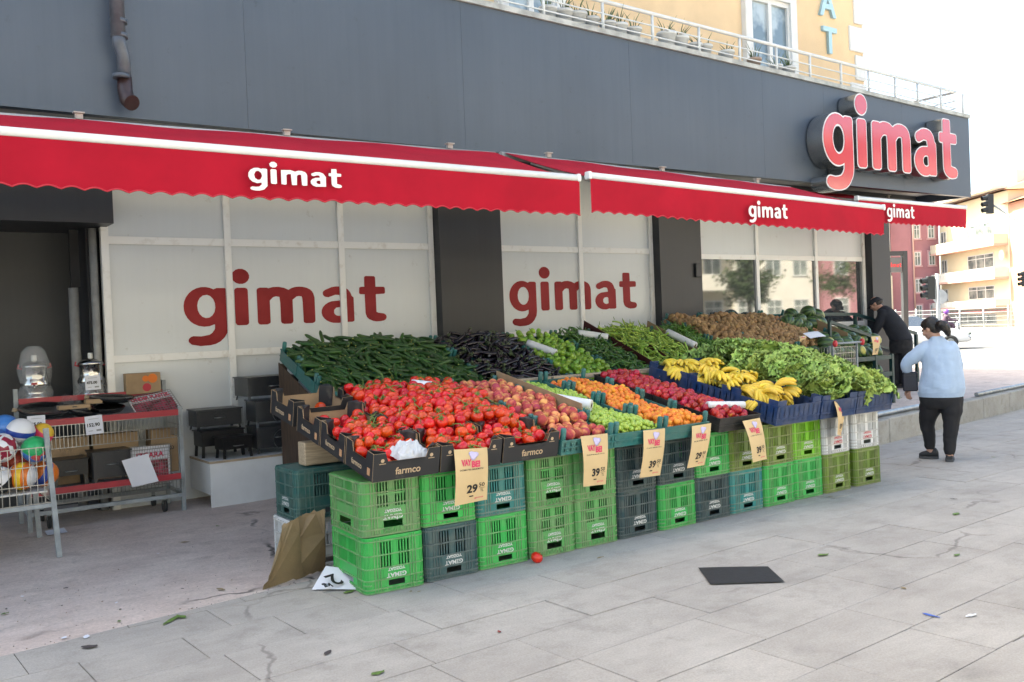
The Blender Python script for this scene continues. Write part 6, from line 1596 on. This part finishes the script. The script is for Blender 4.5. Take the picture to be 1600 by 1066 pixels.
ZT = .44
brazier((2.98, 8.93, ZT), .30, .20, .20, 'small unwrapped black charcoal grill standing at the plinth front', .1, False)
brazier((2.93, 9.22, ZT), .42, .26, .25, 'black charcoal grill behind the small one on the plinth', 0., False)
brazier((2.90, 9.22, ZT+.27), .44, .28, .19, 'film wrapped black grill on top of another beside the trolley', 0.)
for k in range(2): brazier((3.46, 9.10, ZT+k*.265), .46, .36, .25, f'film wrapped black grill with round opening, {"upper" if k else "lower"} one of its stack', R(-4), True)
brazier((3.40, 9.10, ZT+.535), .54, .34, .22, 'film wrapped black grill on top of the tall stack', R(3))
brazier((3.02, 9.24, ZT+.475), .001+.02, .02, .01, 'tiny black grill knob on the stack', 0, False) if False else None
for k, x in enumerate((3.46, )):
    for kk in range(2):
        q = MB()
        for a in range(20):
            t0, t1 = 2*math.pi*a/20, 2*math.pi*(a+1)/20; q.beam((x+.02+.10*math.cos(t0), 8.915, ZT+.13+kk*.265+.10*math.sin(t0)), (x+.02+.10*math.cos(t1), 8.915, ZT+.13+kk*.265+.10*math.sin(t1)), .006)
        q.obj('wire_ring', M_CHR, label=f'thin ring round the opening of the {"upper" if kk else "lower"} wrapped grill', cat='ring', group='rings of the wrapped grills')
brazier((1.52, 9.06, .335), .28, .24, .24, 'black charcoal grill with slotted rim on the lower shelf', 0., False)
brazier((1.86, 9.06, .335), .32, .28, .28, 'film wrapped black grill in the middle of the lower shelf', 0.)
# wire grill packs
M_CARTP = mat('grill_card_print', (.55, .10, .16), .6, col2=(.10, .05, .04), scale=16, band=(.4, .6))
def grill_pack(M, w, h, label, title):
    t = place('grill_pack', None, None, M=M, label=label, cat='grill rack', group='wire grill racks')
    q = MB(); wire_panel(q, (-w/2, -h/2, .012), (1, 0, 0), (0, 1, 0), w, h, 16, 10, .002); q.obj('wire_rack', M_CHR, t)
    MB().box(-w/2+.01, -h/2+.01, 0, w/2-.01, h/2-.01, .003).obj('card', M_PAPER, t); MB().box(-w/2+.02, -h/2+.015, .0035, w/2-.02, h*.18, .0045).obj('printed_picture', M_CARTP, t)
    if title: place('lettering', text_mesh(title, h*.2, M_PINK, .003), t, loc=(0, h*.33, .006))
    return t
grill_pack(frame(atY(235, 730, 8.98), (1, 0, .0)) @ Matrix.Rotation(.02, 4, 'Z'), .36, .34, 'wire grill rack with red IZGARA card standing on the lower shelf', 'IZGARA')
grill_pack(frame(atY(235, 727, 9.06), (1, 0, .0)) @ Matrix.Rotation(-.02, 4, 'Z'), .38, .38, 'wire grill rack behind the IZGARA card', None)
grill_pack(Matrix.Translation(atY(241, 632, 9.12)+Vector((0, 0, .0))) @ Matrix.Rotation(R(12), 4, 'Z') @ Matrix.Rotation(R(48), 4, 'X') @ Matrix.Rotation(R(8), 4, 'Z'), .46, .26, 'wire grill rack with ÖNDER PLASTİK card leaning over the trolley edge', 'ÖNDER PLASTİK')
crumple('plastic_film', Matrix.Translation((1.55, 9.05, 1.0)), .14, .10, .14, M_FILMB, 'crumpled clear film between the griddle pans', 'plastic film', 6.)
# floor paper under the trolley
sheet('paper_sheet', [atZ(70, 830, .004), atZ(100, 825, .004), atZ(106, 832, .004), atZ(74, 837, .004)], M_PAPER, 'white paper lying under the shelf trolley', 'paper')

# shopping trolley behind the lettuces
t = thing('shopping_trolley', 'small wire shopping trolley with red handle grips behind the lettuces', 'trolley', None, (10.05, 7.15, 0))
z0 = plat(10, 7.1); q = MB(); wire_panel(q, (-.25, -.2, z0+.45), (1, 0, 0), (0, 0, 1), .5, .45, 12, 6, .003); wire_panel(q, (.25, -.2, z0+.45), (0, 1, 0), (0, 0, 1), .4, .45, 10, 6, .003); wire_panel(q, (-.25, -.2, z0+.45), (0, 1, 0), (0, 0, 1), .4, .45, 10, 6, .003); q.obj('basket', M_CHR, t)
MB().tube([(-.28, -.26, z0+.95), (.28, -.26, z0+.95)], .014, 8).obj('handle', M_TUBE, t)
for sx in (-1, 1):
    MB().ell((sx*.28, -.26, z0+.95), .035, .03, .045, 10, 7).obj('grip', mat('grip_red', (.55, .03, .04), .4), t)
    for y in (-.2, .2): MB().beam((sx*.23, y, z0+.02), (sx*.25, y, z0+.95 if y < 0 else z0+.9), .022).obj('leg', M_TUBE, t); MB().tube([(sx*.23-.012, y, z0+.045), (sx*.23+.012, y, z0+.045)], .045, 12).obj('wheel', M_RUB, t)
# ------------------------------------------------------------------ people
def rings_mb(q, rings, n=16, cap=True):
    """rings: (centre, half-axis a, half-axis b)"""
    k = len(q.v)
    for c, a, b_ in rings:
        c, a, b_ = Vector(c), Vector(a), Vector(b_)
        for j in range(n): t = 2*math.pi*j/n; q.v.append(tuple(c+a*math.cos(t)+b_*math.sin(t)))
    for i in range(len(rings)-1):
        for j in range(n): a_ = k+i*n+j; b2 = k+i*n+(j+1) % n; q.face((a_, b2, b2+n, a_+n), 0, True)
    if cap: q.face([k+j for j in range(n)][::-1]); q.face([k+(len(rings)-1)*n+j for j in range(n)])
    return q
def limb(q, pts, n=12, sq=1.):
    P = [Vector(p[:3]) for p in pts]; R_ = [p[3] for p in pts]; D_ = []
    dense = []; rr = []
    for i in range(len(P)-1):
        p0, p1, p2, p3 = P[max(0, i-1)], P[i], P[i+1], P[min(len(P)-1, i+2)]
        for k in range(5):
            t = k/5; dense.append(.5*((2*p1)+(-p0+p2)*t+(2*p0-5*p1+4*p2-p3)*t*t+(-p0+3*p1-3*p2+p3)*t**3)); rr.append(R_[i]+(R_[i+1]-R_[i])*t)
    dense.append(P[-1]); rr.append(R_[-1])
    q.tube(dense, rr, n); q.ell(P[-1], R_[-1], R_[-1], R_[-1], 10, 6); q.ell(P[0], R_[0], R_[0], R_[0], 10, 6)
    return q
def fuse(name, q, m_, parent, vox=.012, smooth=6, wr=None, M=None):
    """one continuous skin from overlapping volumes"""
    me = q.mesh(name, m_); o = bpy.data.objects.new(name, me); COL.objects.link(o)
    r_ = o.modifiers.new('r', 'REMESH'); r_.mode = 'VOXEL'; r_.voxel_size = vox
    s_ = o.modifiers.new('s', 'SMOOTH'); s_.iterations = smooth; s_.factor = .5
    dg = bpy.context.evaluated_depsgraph_get(); dg.update(); m2 = bpy.data.meshes.new_from_object(o.evaluated_get(dg)); bpy.data.objects.remove(o)
    m2.name = name
    if not m2.materials: m2.materials.append(m_)
    if wr:
        m2.update(); nn = [v.normal.copy() for v in m2.vertices]
        for v, n_ in zip(m2.vertices, nn): v.co += n_*wr(v.co)
    for p in m2.polygons: p.use_smooth = True
    return place(name, m2, parent, M=M)
def fingers(q, wrist, dirv, palm, s=1., curl=.6, thumb=1):
    """palm plus five bent fingers; dirv along the hand, palm = normal of the palm side"""
    d = Vector(dirv).normalized(); n_ = Vector(palm).normalized(); n_ = (n_-d*n_.dot(d)).normalized(); w = d.cross(n_)
    c = Vector(wrist)+d*.045*s
    rings_mb(q, [(Vector(wrist), w*.024*s, n_*.017*s), (c, w*.036*s, n_*.016*s), (Vector(wrist)+d*.088*s, w*.038*s, n_*.013*s)], 10)
    for k, L in enumerate((.066, .075, .070, .056)):
        b0 = Vector(wrist)+d*.082*s+w*(.027-.018*k)*s; p1 = b0+(d*math.cos(curl*.5)+n_*math.sin(curl*.5))*L*.45*s; p2 = p1+(d*math.cos(curl*1.4)+n_*math.sin(curl*1.4))*L*.33*s; p3 = p2+(d*math.cos(curl*2.2)+n_*math.sin(curl*2.2))*L*.26*s
        q.tube([b0-d*.012*s, b0, p1, p2, p3], [.009*s, .0092*s, .0085*s, .0078*s, .006*s], 7)
    b0 = Vector(wrist)+d*.03*s+w*.030*s*thumb; p1 = b0+(d*.6+w*.7*thumb+n_*.3).normalized()*.035*s; p2 = p1+(d*.8+w*.25*thumb+n_*.5).normalized()*.03*s
    q.tube([b0-d*.01*s, b0, p1, p2], [.012*s, .012*s, .010*s, .007*s], 7)
M_SKIN = mat('skin', (.52, .30, .21), .55, col2=(.45, .24, .17), scale=14, sss=.1); M_HAIR = mat('dark_hair', (.018, .014, .012), .45, var=.5, scale=60, stretch=(1, 1, .2), bump=.6, bscale=140)
M_SWEAT = mat('light_blue_knit', (.42, .54, .70), .9, var=.1, scale=8, bump=.35, bscale=160, sheen=.3); M_TROU = mat('black_trousers', (.016, .016, .019), .85, var=.3, scale=6, bump=.2, bscale=90); M_SHOE = mat('dark_shoe', (.03, .03, .032), .6, var=.3); M_SOLE = mat('shoe_sole', (.09, .09, .09), .8); M_NAVY = mat('dark_navy_knit', (.020, .022, .030), .9, var=.25, scale=6, bump=.3, bscale=120); M_PURSE = mat('navy_leather', (.018, .02, .035), .35, var=.2, scale=12, bump=.2)
def shoe(parent, toe, heel, w=.045, h=.085):
    toe, heel = Vector(toe), Vector(heel); d = (toe-heel); L = d.length; d.normalize(); s_ = d.cross(Vector((0, 0, 1)))
    q = MB(); prof = [(0, .030, .062, .055), (.12, .040, .068, .090), (.35, .040, .052, .088), (.6, .046, .034, .060), (.85, .043, .028, .046), (1., .020, .022, .030)]
    rings_mb(q, [(heel+d*L*t+Vector((0, 0, .018+hh*.5)), s_*ww, Vector((0, 0, 1))*hh*.62) for t, ww, _x, hh in prof], 14)
    o = fuse('shoe', q, M_SHOE, parent, .008, 3)
    q = MB(); out = [heel+d*L*t+s_*(ww+.003)*sg for sg in (1, -1) for t, ww in ([(p[0], p[1]) for p in prof] if sg == 1 else [(p[0], p[1]) for p in prof][::-1])]
    q.prism([Vector((p.x, p.y, .002)) for p in out], (0, 0, .022)); q.obj('sole', M_SOLE, o)
def head_mesh(q, c, f, up, r=.1):
    """skull, jaw, nose, brow, lips and ears; f = the way the face looks"""
    c = Vector(c); f = Vector(f).normalized(); up = Vector(up); up = (up-f*up.dot(f)).normalized(); s_ = f.cross(up)
    def E(p, a, b_, d, n=14):
        k = len(q.v); m2 = MB().ell((0, 0, 0), a, b_, d, n, 10); M = Matrix(((s_.x, f.x, up.x, 0), (s_.y, f.y, up.y, 0), (s_.z, f.z, up.z, 0), (0, 0, 0, 1)))
        q.add(m2, Matrix.Translation(c+s_*p[0]*r+f*p[1]*r+up*p[2]*r) @ M)
    E((0, -.12, .22), .76*r, .92*r, .88*r); E((0, .18, -.30), .60*r, .68*r, .74*r); E((0, .62, -.72), .26*r, .22*r, .22*r)
    E((0, .92, -.22), .13*r, .22*r, .16*r); E((0, .82, .02), .11*r, .18*r, .28*r); E((0, .74, .20), .52*r, .14*r, .10*r); E((0, .83, -.50), .22*r, .09*r, .06*r); E((0, .81, -.60), .20*r, .08*r, .06*r)
    for k in (-1, 1): E((k*.76, -.05, -.10), .10*r, .20*r, .28*r, 10); E((k*.40, .64, -.20), .24*r, .2*r, .2*r)
    return s_, f, up
def eyes(parent, c, s_, f, up, r):
    for k in (-1, 1):
        p = Vector(c)+s_*k*.29*r+f*.80*r+up*.07*r
        MB().ell(p, .10*r, .10*r, .07*r, 8, 6).obj('eye', mat('eye_dark', (.05, .04, .035), .2), parent)
# ---- the walking woman (x to the picture's right, y away from the viewer)
hd = R(29.5); WB = place('person', None, None, loc=(9.36, 5.38, .002), rot=(0, 0, hd-R(90)), scale=(.93, .95, 1), label='woman in pale blue jumper and black trousers walking past the crates with a purse', cat='person')
c = Vector((-.035, .02, 1.405)); q = MB()
fdir = Vector((-.80, .42, -.42)); s_, f_, u_ = head_mesh(q, c, fdir, (0, 0, 1), .103)
limb(q, [(.03, .0, 1.22, .062), (.015, .0, 1.32, .055), (-.02, .01, 1.38, .06)])
limb(q, [(.04, 0, .8, .13), (.05, 0, 1.0, .12), (.045, 0, 1.22, .09)])
limb(q, [(-.11, .0, 1.19, .045), (-.29, .02, 1.045, .042), (-.295, .13, .84, .034), (-.285, .10, .765, .028)])
limb(q, [(.18, .0, 1.18, .045), (.225, .13, .97, .042), (.16, .30, .93, .034)])
limb(q, [(.05, 0, .80, .13), (-.04, .03, .64, .10), (-.105, .08, .42, .065), (-.085, .12, .16, .045), (-.08, .12, .08, .042)])
limb(q, [(.06, 0, .80, .13), (.15, -.02, .64, .10), (.145, -.05, .42, .065), (.12, -.09, .12, .045), (.12, -.09, .07, .042)])
fingers(q, (-.288, .105, .775), (-.12, -.55, -.8), (.55, .6, -.3), 1.05, .75, -1); fingers(q, (.16, .30, .93), (-.8, .5, 0), (0, 0, -1), 1., .5)
body = fuse('body', q, M_SKIN, WB, .0075, 3)
eyes(WB, c, s_, f_, u_, .103)
# glasses
g = MB()
for k in (-1, 1):
    p = c+s_*k*.033+f_*.094+u_*.008
    for j in range(14):
        a0, a1 = j*.4488, (j+1)*.4488; g.beam(p+s_*.024*math.cos(a0)+u_*.018*math.sin(a0), p+s_*.024*math.cos(a1)+u_*.018*math.sin(a1), .003)
    g.beam(p+s_*k*.024, c+s_*k*.082-f_*.01+u_*.01, .003)
g.obj('glasses', M_INK, WB)
# hair: cap plus low bun
q = MB()
def HE(p, a, b_, d):
    M = Matrix(((s_.x, f_.x, u_.x, 0), (s_.y, f_.y, u_.y, 0), (s_.z, f_.z, u_.z, 0), (0, 0, 0, 1))); r = .103
    q.add(MB().ell((0, 0, 0), a*r, b_*r, d*r, 18, 12), Matrix.Translation(c+s_*p[0]*r+f_*p[1]*r+u_*p[2]*r) @ M)
HE((0, -.24, .32), .87, .95, .88); HE((0, -.48, -.10), .78, .62, .72); HE((0, .25, .62), .68, .62, .50); HE((0, -.80, -.30), .45, .42, .45)
lo = c-f_*.135+u_*.0+Vector((0, -.03, -.02))
limb(q, [(*(c-f_*.085-u_*.03), .05), (*(lo+Vector((.01, -.02, .0))), .055), (*(lo+Vector((.055, -.02, -.045))), .05), (*(lo+Vector((.075, -.02, -.10))), .028)])
fuse('hair', q, M_HAIR, WB, .0075, 2, wr=lambda p: .004*mnoise.noise((p.x*26, p.y*26, p.z*60)))
MB().tube([c-f_*.105-u_*.035, c-f_*.118-u_*.035], .045, 12).obj('hair_tie', M_INK, WB)
# jumper
q = MB(); X, Yv = Vector((1, 0, 0)), Vector((0, 1, 0))
rings_mb(q, [((xc, yc, z), X*rx, Yv*ry) for z, xc, yc, rx, ry in ((1.325, .022, 0, .062, .062), (1.29, .03, 0, .085, .075), (1.245, .045, 0, .15, .10), (1.19, .055, 0, .192, .125), (1.10, .062, 0, .205, .145), (.98, .07, 0, .210, .158), (.88, .066, 0, .225, .172), (.78, .058, 0, .243, .182), (.715, .052, 0, .240, .178), (.69, .05, 0, .225, .168))], 24)
limb(q, [(-.08, .0, 1.195, .085), (-.15, .0, 1.15, .082), (-.295, .015, 1.045, .068), (-.30, .08, .95, .060), (-.295, .125, .855, .048)])
limb(q, [(.17, .0, 1.19, .085), (.205, .03, 1.10, .075), (.225, .13, .97, .062), (.16, .28, .94, .05)])
def wrk(p): return .006*abs(mnoise.noise((p.x*9+p.z*7, p.y*9, p.z*9-p.x*4)))+.009*mnoise.noise((p.x*6+p.z*3, p.y*6, p.z*6))+.004*mnoise.noise((p.x*22, p.y*18, p.z*5))+(.005*math.sin(p.x*34+p.z*6) if p.z < .78 else 0)
fuse('jumper', q, M_SWEAT, WB, .011, 5, wrk)
MB().grid(lambda u, v: (.05+.247*math.cos(6.283*u)*(1-.05*v), .185*math.sin(6.283*u)*(1-.05*v), .725-.045*v), 40, 2).obj('jumper_hem', M_SWEAT, WB)
# trousers
q = MB()
rings_mb(q, [((.052, 0, .80), X*.20, Yv*.15), ((.052, 0, .72), X*.232, Yv*.172), ((.052, .0, .64), X*.235, Yv*.17), ((.052, .0, .56), X*.20, Yv*.14)], 20)
limb(q, [(-.045, .02, .64, .132), (-.075, .05, .53, .118), (-.105, .09, .40, .086), (-.092, .11, .26, .072), (-.083, .12, .145, .063)])
limb(q, [(.15, -.01, .64, .135), (.152, -.03, .53, .120), (.145, -.05, .40, .088), (.13, -.07, .25, .075), (.12, -.085, .115, .065)])
def wrt(p): return .006*mnoise.noise((p.x*9, p.y*9, p.z*22))+.004*mnoise.noise((p.x*24, p.y*24, p.z*12))
fuse('trousers', q, M_TROU, WB, .011, 4, wrt)
shoe(WB, (-.205, .135, 0), (.005, .115, 0)); shoe(WB, (.125, .13, 0), (.115, -.13, 0), .05)
pu = MB().bbox(-.325, .02, .735, -.175, .065, .945, .012).obj('purse', M_PURSE, label='small dark navy purse held by the walking woman', cat='purse'); pu.matrix_world = Matrix.Translation((9.36, 5.38, .002)) @ Matrix.Rotation(hd-R(90), 4, 'Z')
MB().box(-.32, .012, .90, -.18, .0185, .904).obj('zip', M_BRZ, pu); MB().box(-.31, .014, .77, -.19, .0188, .774).obj('seam', M_INK, pu)
# ---- the man leaning over the melons
hd = R(31.5); MX, MY = 14.25, 8.82; MNB = place('person', None, None, loc=(MX, MY, plat(MX, MY)), rot=(0, 0, hd-R(90)), label='man in dark jumper and cap bending over the watermelons', cat='person')
c = Vector((-.335, .02, 1.425)); q = MB(); s_, f_, u_ = head_mesh(q, c, (-.88, .2, -.55), (0, 0, 1), .106)
limb(q, [(-.22, 0, 1.28, .065), (-.275, .01, 1.36, .06), (-.32, .02, 1.40, .06)])
limb(q, [(.03, 0, .8, .14), (-.06, 0, 1.05, .14), (-.18, 0, 1.26, .11)])
limb(q, [(-.26, -.15, 1.27, .05), (-.31, -.12, 1.02, .045), (-.41, .02, .88, .036)]); limb(q, [(-.22, .18, 1.27, .05), (-.36, .30, 1.08, .045), (-.50, .32, .95, .036)])
for px_, y_ in ((-.045, .05), (.10, -.05)): limb(q, [(.03, 0, .8, .12), (px_, y_, .5, .08), (px_-.01, y_, .12, .05), (px_-.01, y_, .07, .045)])
fingers(q, (-.41, .02, .88), (-.6, .3, -.7), (-.5, .3, -.5), 1.1, .45, -1); fingers(q, (-.50, .32, .95), (-.7, .1, -.6), (-.3, 0, -.8), 1.1, .45)
fuse('body', q, M_SKIN, MNB, .0085, 3); eyes(MNB, c, s_, f_, u_, .106)
q = MB(); r = .106; M_ = Matrix(((s_.x, f_.x, u_.x, 0), (s_.y, f_.y, u_.y, 0), (s_.z, f_.z, u_.z, 0), (0, 0, 0, 1)))
q.add(MB().ell((0, 0, 0), .82*r, .92*r, .5*r, 16, 10), Matrix.Translation(c-f_*.045+u_*-.005) @ M_); fuse('hair', q, mat('grey_hair', (.05, .045, .042), .6, var=.4, scale=60), MNB, .009, 2)
q = MB(); q.add(MB().ell((0, 0, 0), .88*r, 1.02*r, .60*r, 18, 10), Matrix.Translation(c-f_*.008+u_*.045) @ M_)
cap = fuse('cap', q, M_NAVY, MNB, .009, 2)
q = MB(); q.grid(lambda u, v: c+f_*(.085+.085*v*math.sin(math.pi*(.15+.7*u)))+s_*(.09*(u-.5)*2*(1-.2*v))+u_*(.045-.03*v-.02*(2*u-1)**2), 10, 5); q.grid(lambda u, v: c+f_*(.085+.085*v*math.sin(math.pi*(.15+.7*u)))+s_*(.09*(u-.5)*2*(1-.2*v))+u_*(.040-.03*v-.02*(2*u-1)**2), 10, 5); q.obj('brim', M_NAVY, cap)
q = MB(); ax = Vector((.80, 0, .6)).normalized(); ax2 = Vector((.86, 0, .28)).normalized()
rings_mb(q, [((-.275, 0, 1.355), ax*.062, Yv*.07), ((-.235, 0, 1.325), ax*.10, Yv*.14), ((-.19, 0, 1.26), ax*.135, Yv*.21), ((-.10, 0, 1.12), ax2*.165, Yv*.215), ((-.03, 0, .98), ax2*.180, Yv*.205), ((.025, 0, .86), X*.188, Yv*.19), ((.035, 0, .80), X*.186, Yv*.185)], 22)
limb(q, [(-.235, -.16, 1.255, .082), (-.29, -.14, 1.10, .07), (-.325, -.10, 1.0, .062), (-.395, .0, .90, .048)]); limb(q, [(-.20, .17, 1.255, .082), (-.30, .27, 1.14, .068), (-.46, .315, .98, .05)])
fuse('jumper', q, M_NAVY, MNB, .012, 5, lambda p: .007*mnoise.noise((p.x*8, p.y*8, p.z*14)))
q = MB(); rings_mb(q, [((.035, 0, .86), X*.16, Yv*.16), ((.035, 0, .78), X*.185, Yv*.18), ((.035, 0, .68), X*.185, Yv*.175), ((.03, 0, .58), X*.165, Yv*.15)], 18)
limb(q, [(-.03, .05, .66, .12), (-.045, .05, .45, .098), (-.05, .05, .25, .09), (-.05, .05, .09, .085)]); limb(q, [(.105, -.04, .66, .12), (.11, -.05, .45, .098), (.105, -.05, .25, .09), (.10, -.05, .08, .085)])
fuse('trousers', q, M_TROU, MNB, .012, 4, wrt)
shoe(MNB, (-.21, .07, 0), (.03, .045, 0), .048); shoe(MNB, (-.05, .0, 0), (.16, -.07, 0), .048)

# ------------------------------------------------------------------ scooter, rider and car on the road
M_SCB = mat('scooter_silver', (.45, .47, .48), .3, coat=.4); M_VIS = mat('purple_helmet', (.22, .07, .40), .25, coat=.5); M_JKT = mat('rider_jacket', (.10, .06, .09), .8)
def torus(q, c, R0, r, ax, n=20, m=7, mi=0):
    c = Vector(c); ax = Vector(ax).normalized(); u = ax.orthogonal().normalized(); v = ax.cross(u); k = len(q.v)
    for i in range(n):
        a = 2*math.pi*i/n; d = u*math.cos(a)+v*math.sin(a)
        for j in range(m): b_ = 2*math.pi*j/m; q.v.append(tuple(c+d*(R0+r*math.cos(b_))+ax*r*math.sin(b_)))
    for i in range(n):
        for j in range(m): q.face((k+i*m+j, k+((i+1) % n)*m+j, k+((i+1) % n)*m+(j+1) % m, k+i*m+(j+1) % m), mi, True)
g0 = atZ(1503, 531, -.06); hd = R(-40)
sc = thing('scooter', 'silver scooter with red top box ridden along the road', 'scooter', None, (g0.x, g0.y, -.064), (0, 0, hd))
for x in (0, -1.28):
    q = MB(); torus(q, (x, 0, .28), .21, .07, (0, 1, 0)); w = q.obj('wheel', M_RUB, sc); MB().tube([(x, -.03, .28), (x, .03, .28)], .15, 14).obj('rim', M_GALV, w)
q = MB(); rings_mb(q, [((-1.45, 0, .75), Vector((0, .10, 0)), Vector((0, 0, .06))), ((-1.2, 0, .62), Vector((0, .17, 0)), Vector((0, 0, .17))), ((-.85, 0, .58), Vector((0, .16, 0)), Vector((0, 0, .16))), ((-.6, 0, .36), Vector((0, .17, 0)), Vector((0, 0, .08))), ((-.32, 0, .36), Vector((0, .17, 0)), Vector((0, 0, .08))), ((-.2, 0, .62), Vector((0, .18, 0)), Vector((.04, 0, .2))), ((-.22, 0, .95), Vector((0, .14, 0)), Vector((.06, 0, .08)))], 14); q.obj('body', M_SCB, sc)
MB().tube([(0, .07, .28), (-.12, .06, .62), (-.24, .04, 1.0)], .03, 7).tube([(0, -.07, .28), (-.12, -.06, .62), (-.24, -.04, 1.0)], .03, 7).obj('fork', M_GALV, sc); MB().tube([(-.32, .34, 1.06), (-.24, .1, 1.02), (-.24, -.1, 1.02), (-.32, -.34, 1.06)], .018, 7).obj('handlebar', M_RUB, sc)
MB().bbox(-1.25, -.14, .75, -.62, .14, .83, .03).obj('seat', M_RUB, sc); MB().bbox(-1.62, -.2, .85, -1.25, .2, 1.18, .03).obj('top_box', mat('box_red', (.5, .03, .03), .4), sc); MB().ell((-.12, 0, .84), .06, .09, .08, 12, 8).obj('headlight', M_WHITE, sc)
MB().grid(lambda u, v: (-.14-.14*v, (u-.5)*.34*(1-.25*v), .98+.36*v), 6, 5).obj('windscreen', mat('windscreen_clear', (.6, .65, .65), .1, alpha=.4), sc)
rd = thing('person', 'rider with purple helmet on the silver scooter', 'person', None, (g0.x, g0.y, -.064), (0, 0, hd))
q = MB(); limb(q, [(-.88, 0, .90, .15), (-.85, 0, 1.12, .16), (-.80, 0, 1.32, .13), (-.78, 0, 1.44, .06)])
for k in (-1, 1):
    limb(q, [(-.80, .17*k, 1.34, .065), (-.60, .26*k, 1.12, .055), (-.36, .30*k, 1.08, .045)]); limb(q, [(-.88, .10*k, .90, .10), (-.50, .15*k, .86, .08), (-.46, .15*k, .48, .06), (-.34, .15*k, .45, .05)])
    fingers(q, (-.37, .30*k, 1.08), (1, .1*k, 0), (0, 0, -1), 1., .9, k)
q.ell((-.76, 0, 1.54), .10, .085, .11, 12, 9); fuse('body', q, M_JKT, rd, .02, 3)
q = MB(); q.ell((-.77, 0, 1.56), .145, .13, .145, 18, 12); h_ = q.obj('helmet', M_VIS, rd); MB().ell((-.69, 0, 1.54), .075, .11, .05, 14, 8).obj('visor', M_BLACK, h_)
# white car
p = atD(1429, 517, 40); ct = thing('parked_car', 'white saloon car partly hidden behind the bending man', 'car', None, (p.x, p.y, -.064), (0, 0, R(-58)))
q = MB(); prof = [(-2.1, .35, .78, .62), (-1.95, .28, .95, .80), (-1.2, .26, 1.0, .84), (-.9, .26, 1.02, .86), (.9, .26, .98, .86), (1.5, .27, .86, .84), (2.0, .30, .72, .74), (2.15, .36, .62, .6)]
k = len(q.v); n = 10
for x, z0, z1, hw in prof:
    for y, z in ((-hw*.9, z0), (-hw, z0+.12), (-hw, z1-.18), (-hw*.93, z1-.04), (-hw*.8, z1), (hw*.8, z1), (hw*.93, z1-.04), (hw, z1-.18), (hw, z0+.12), (hw*.9, z0)): q.v.append((x, y, z))
for i in range(len(prof)-1):
    for j in range(n): a_ = k+i*n+j; b2 = k+i*n+(j+1) % n; q.face((a_, b2, b2+n, a_+n), 0, True)
q.face([k+j for j in range(n)]); q.face([k+(len(prof)-1)*n+j for j in range(n)]); q.obj('body', mat('car_paint_white', (.72, .73, .74), .25, coat=.8), ct)
q = MB(); rings_ = [(-1.75, .98, .70), (-1.15, 1.40, .60), (.1, 1.44, .60), (1.0, .98, .72)]; k = 0
for x, z, hw in rings_: q.v += [(x, -hw, z), (x, hw, z), (x, -hw*1.18, .95), (x, hw*1.18, .95)]
for i in range(3): b_ = i*4; q.face((b_, b_+1, b_+5, b_+4)); q.face((b_+2, b_, b_+4, b_+6)); q.face((b_+1, b_+3, b_+7, b_+5))
q.obj('cabin_glass', M_GLASS, ct); MB().box(-1.15, -.59, 1.40, .1, .59, 1.455).obj('roof', MATS['car_paint_white'], ct)
for x in (-1.35, 1.35):
    for y in (-.8, .8): q = MB(); torus(q, (x, y, .31), .22, .09, (0, 1, 0)); w = q.obj('wheel', M_RUB, ct); MB().tube([(x, y-.05, .31), (x, y+.05, .31)], .18, 14).obj('rim', M_GALV, w)
for y in (-.55, .55): MB().bbox(2.06, y-.17, .60, 2.17, y+.17, .70, .02).obj('headlight', M_PANE, ct); MB().bbox(-2.13, y-.15, .68, -2.05, y+.15, .80, .02).obj('tail_light', M_REDB, ct)
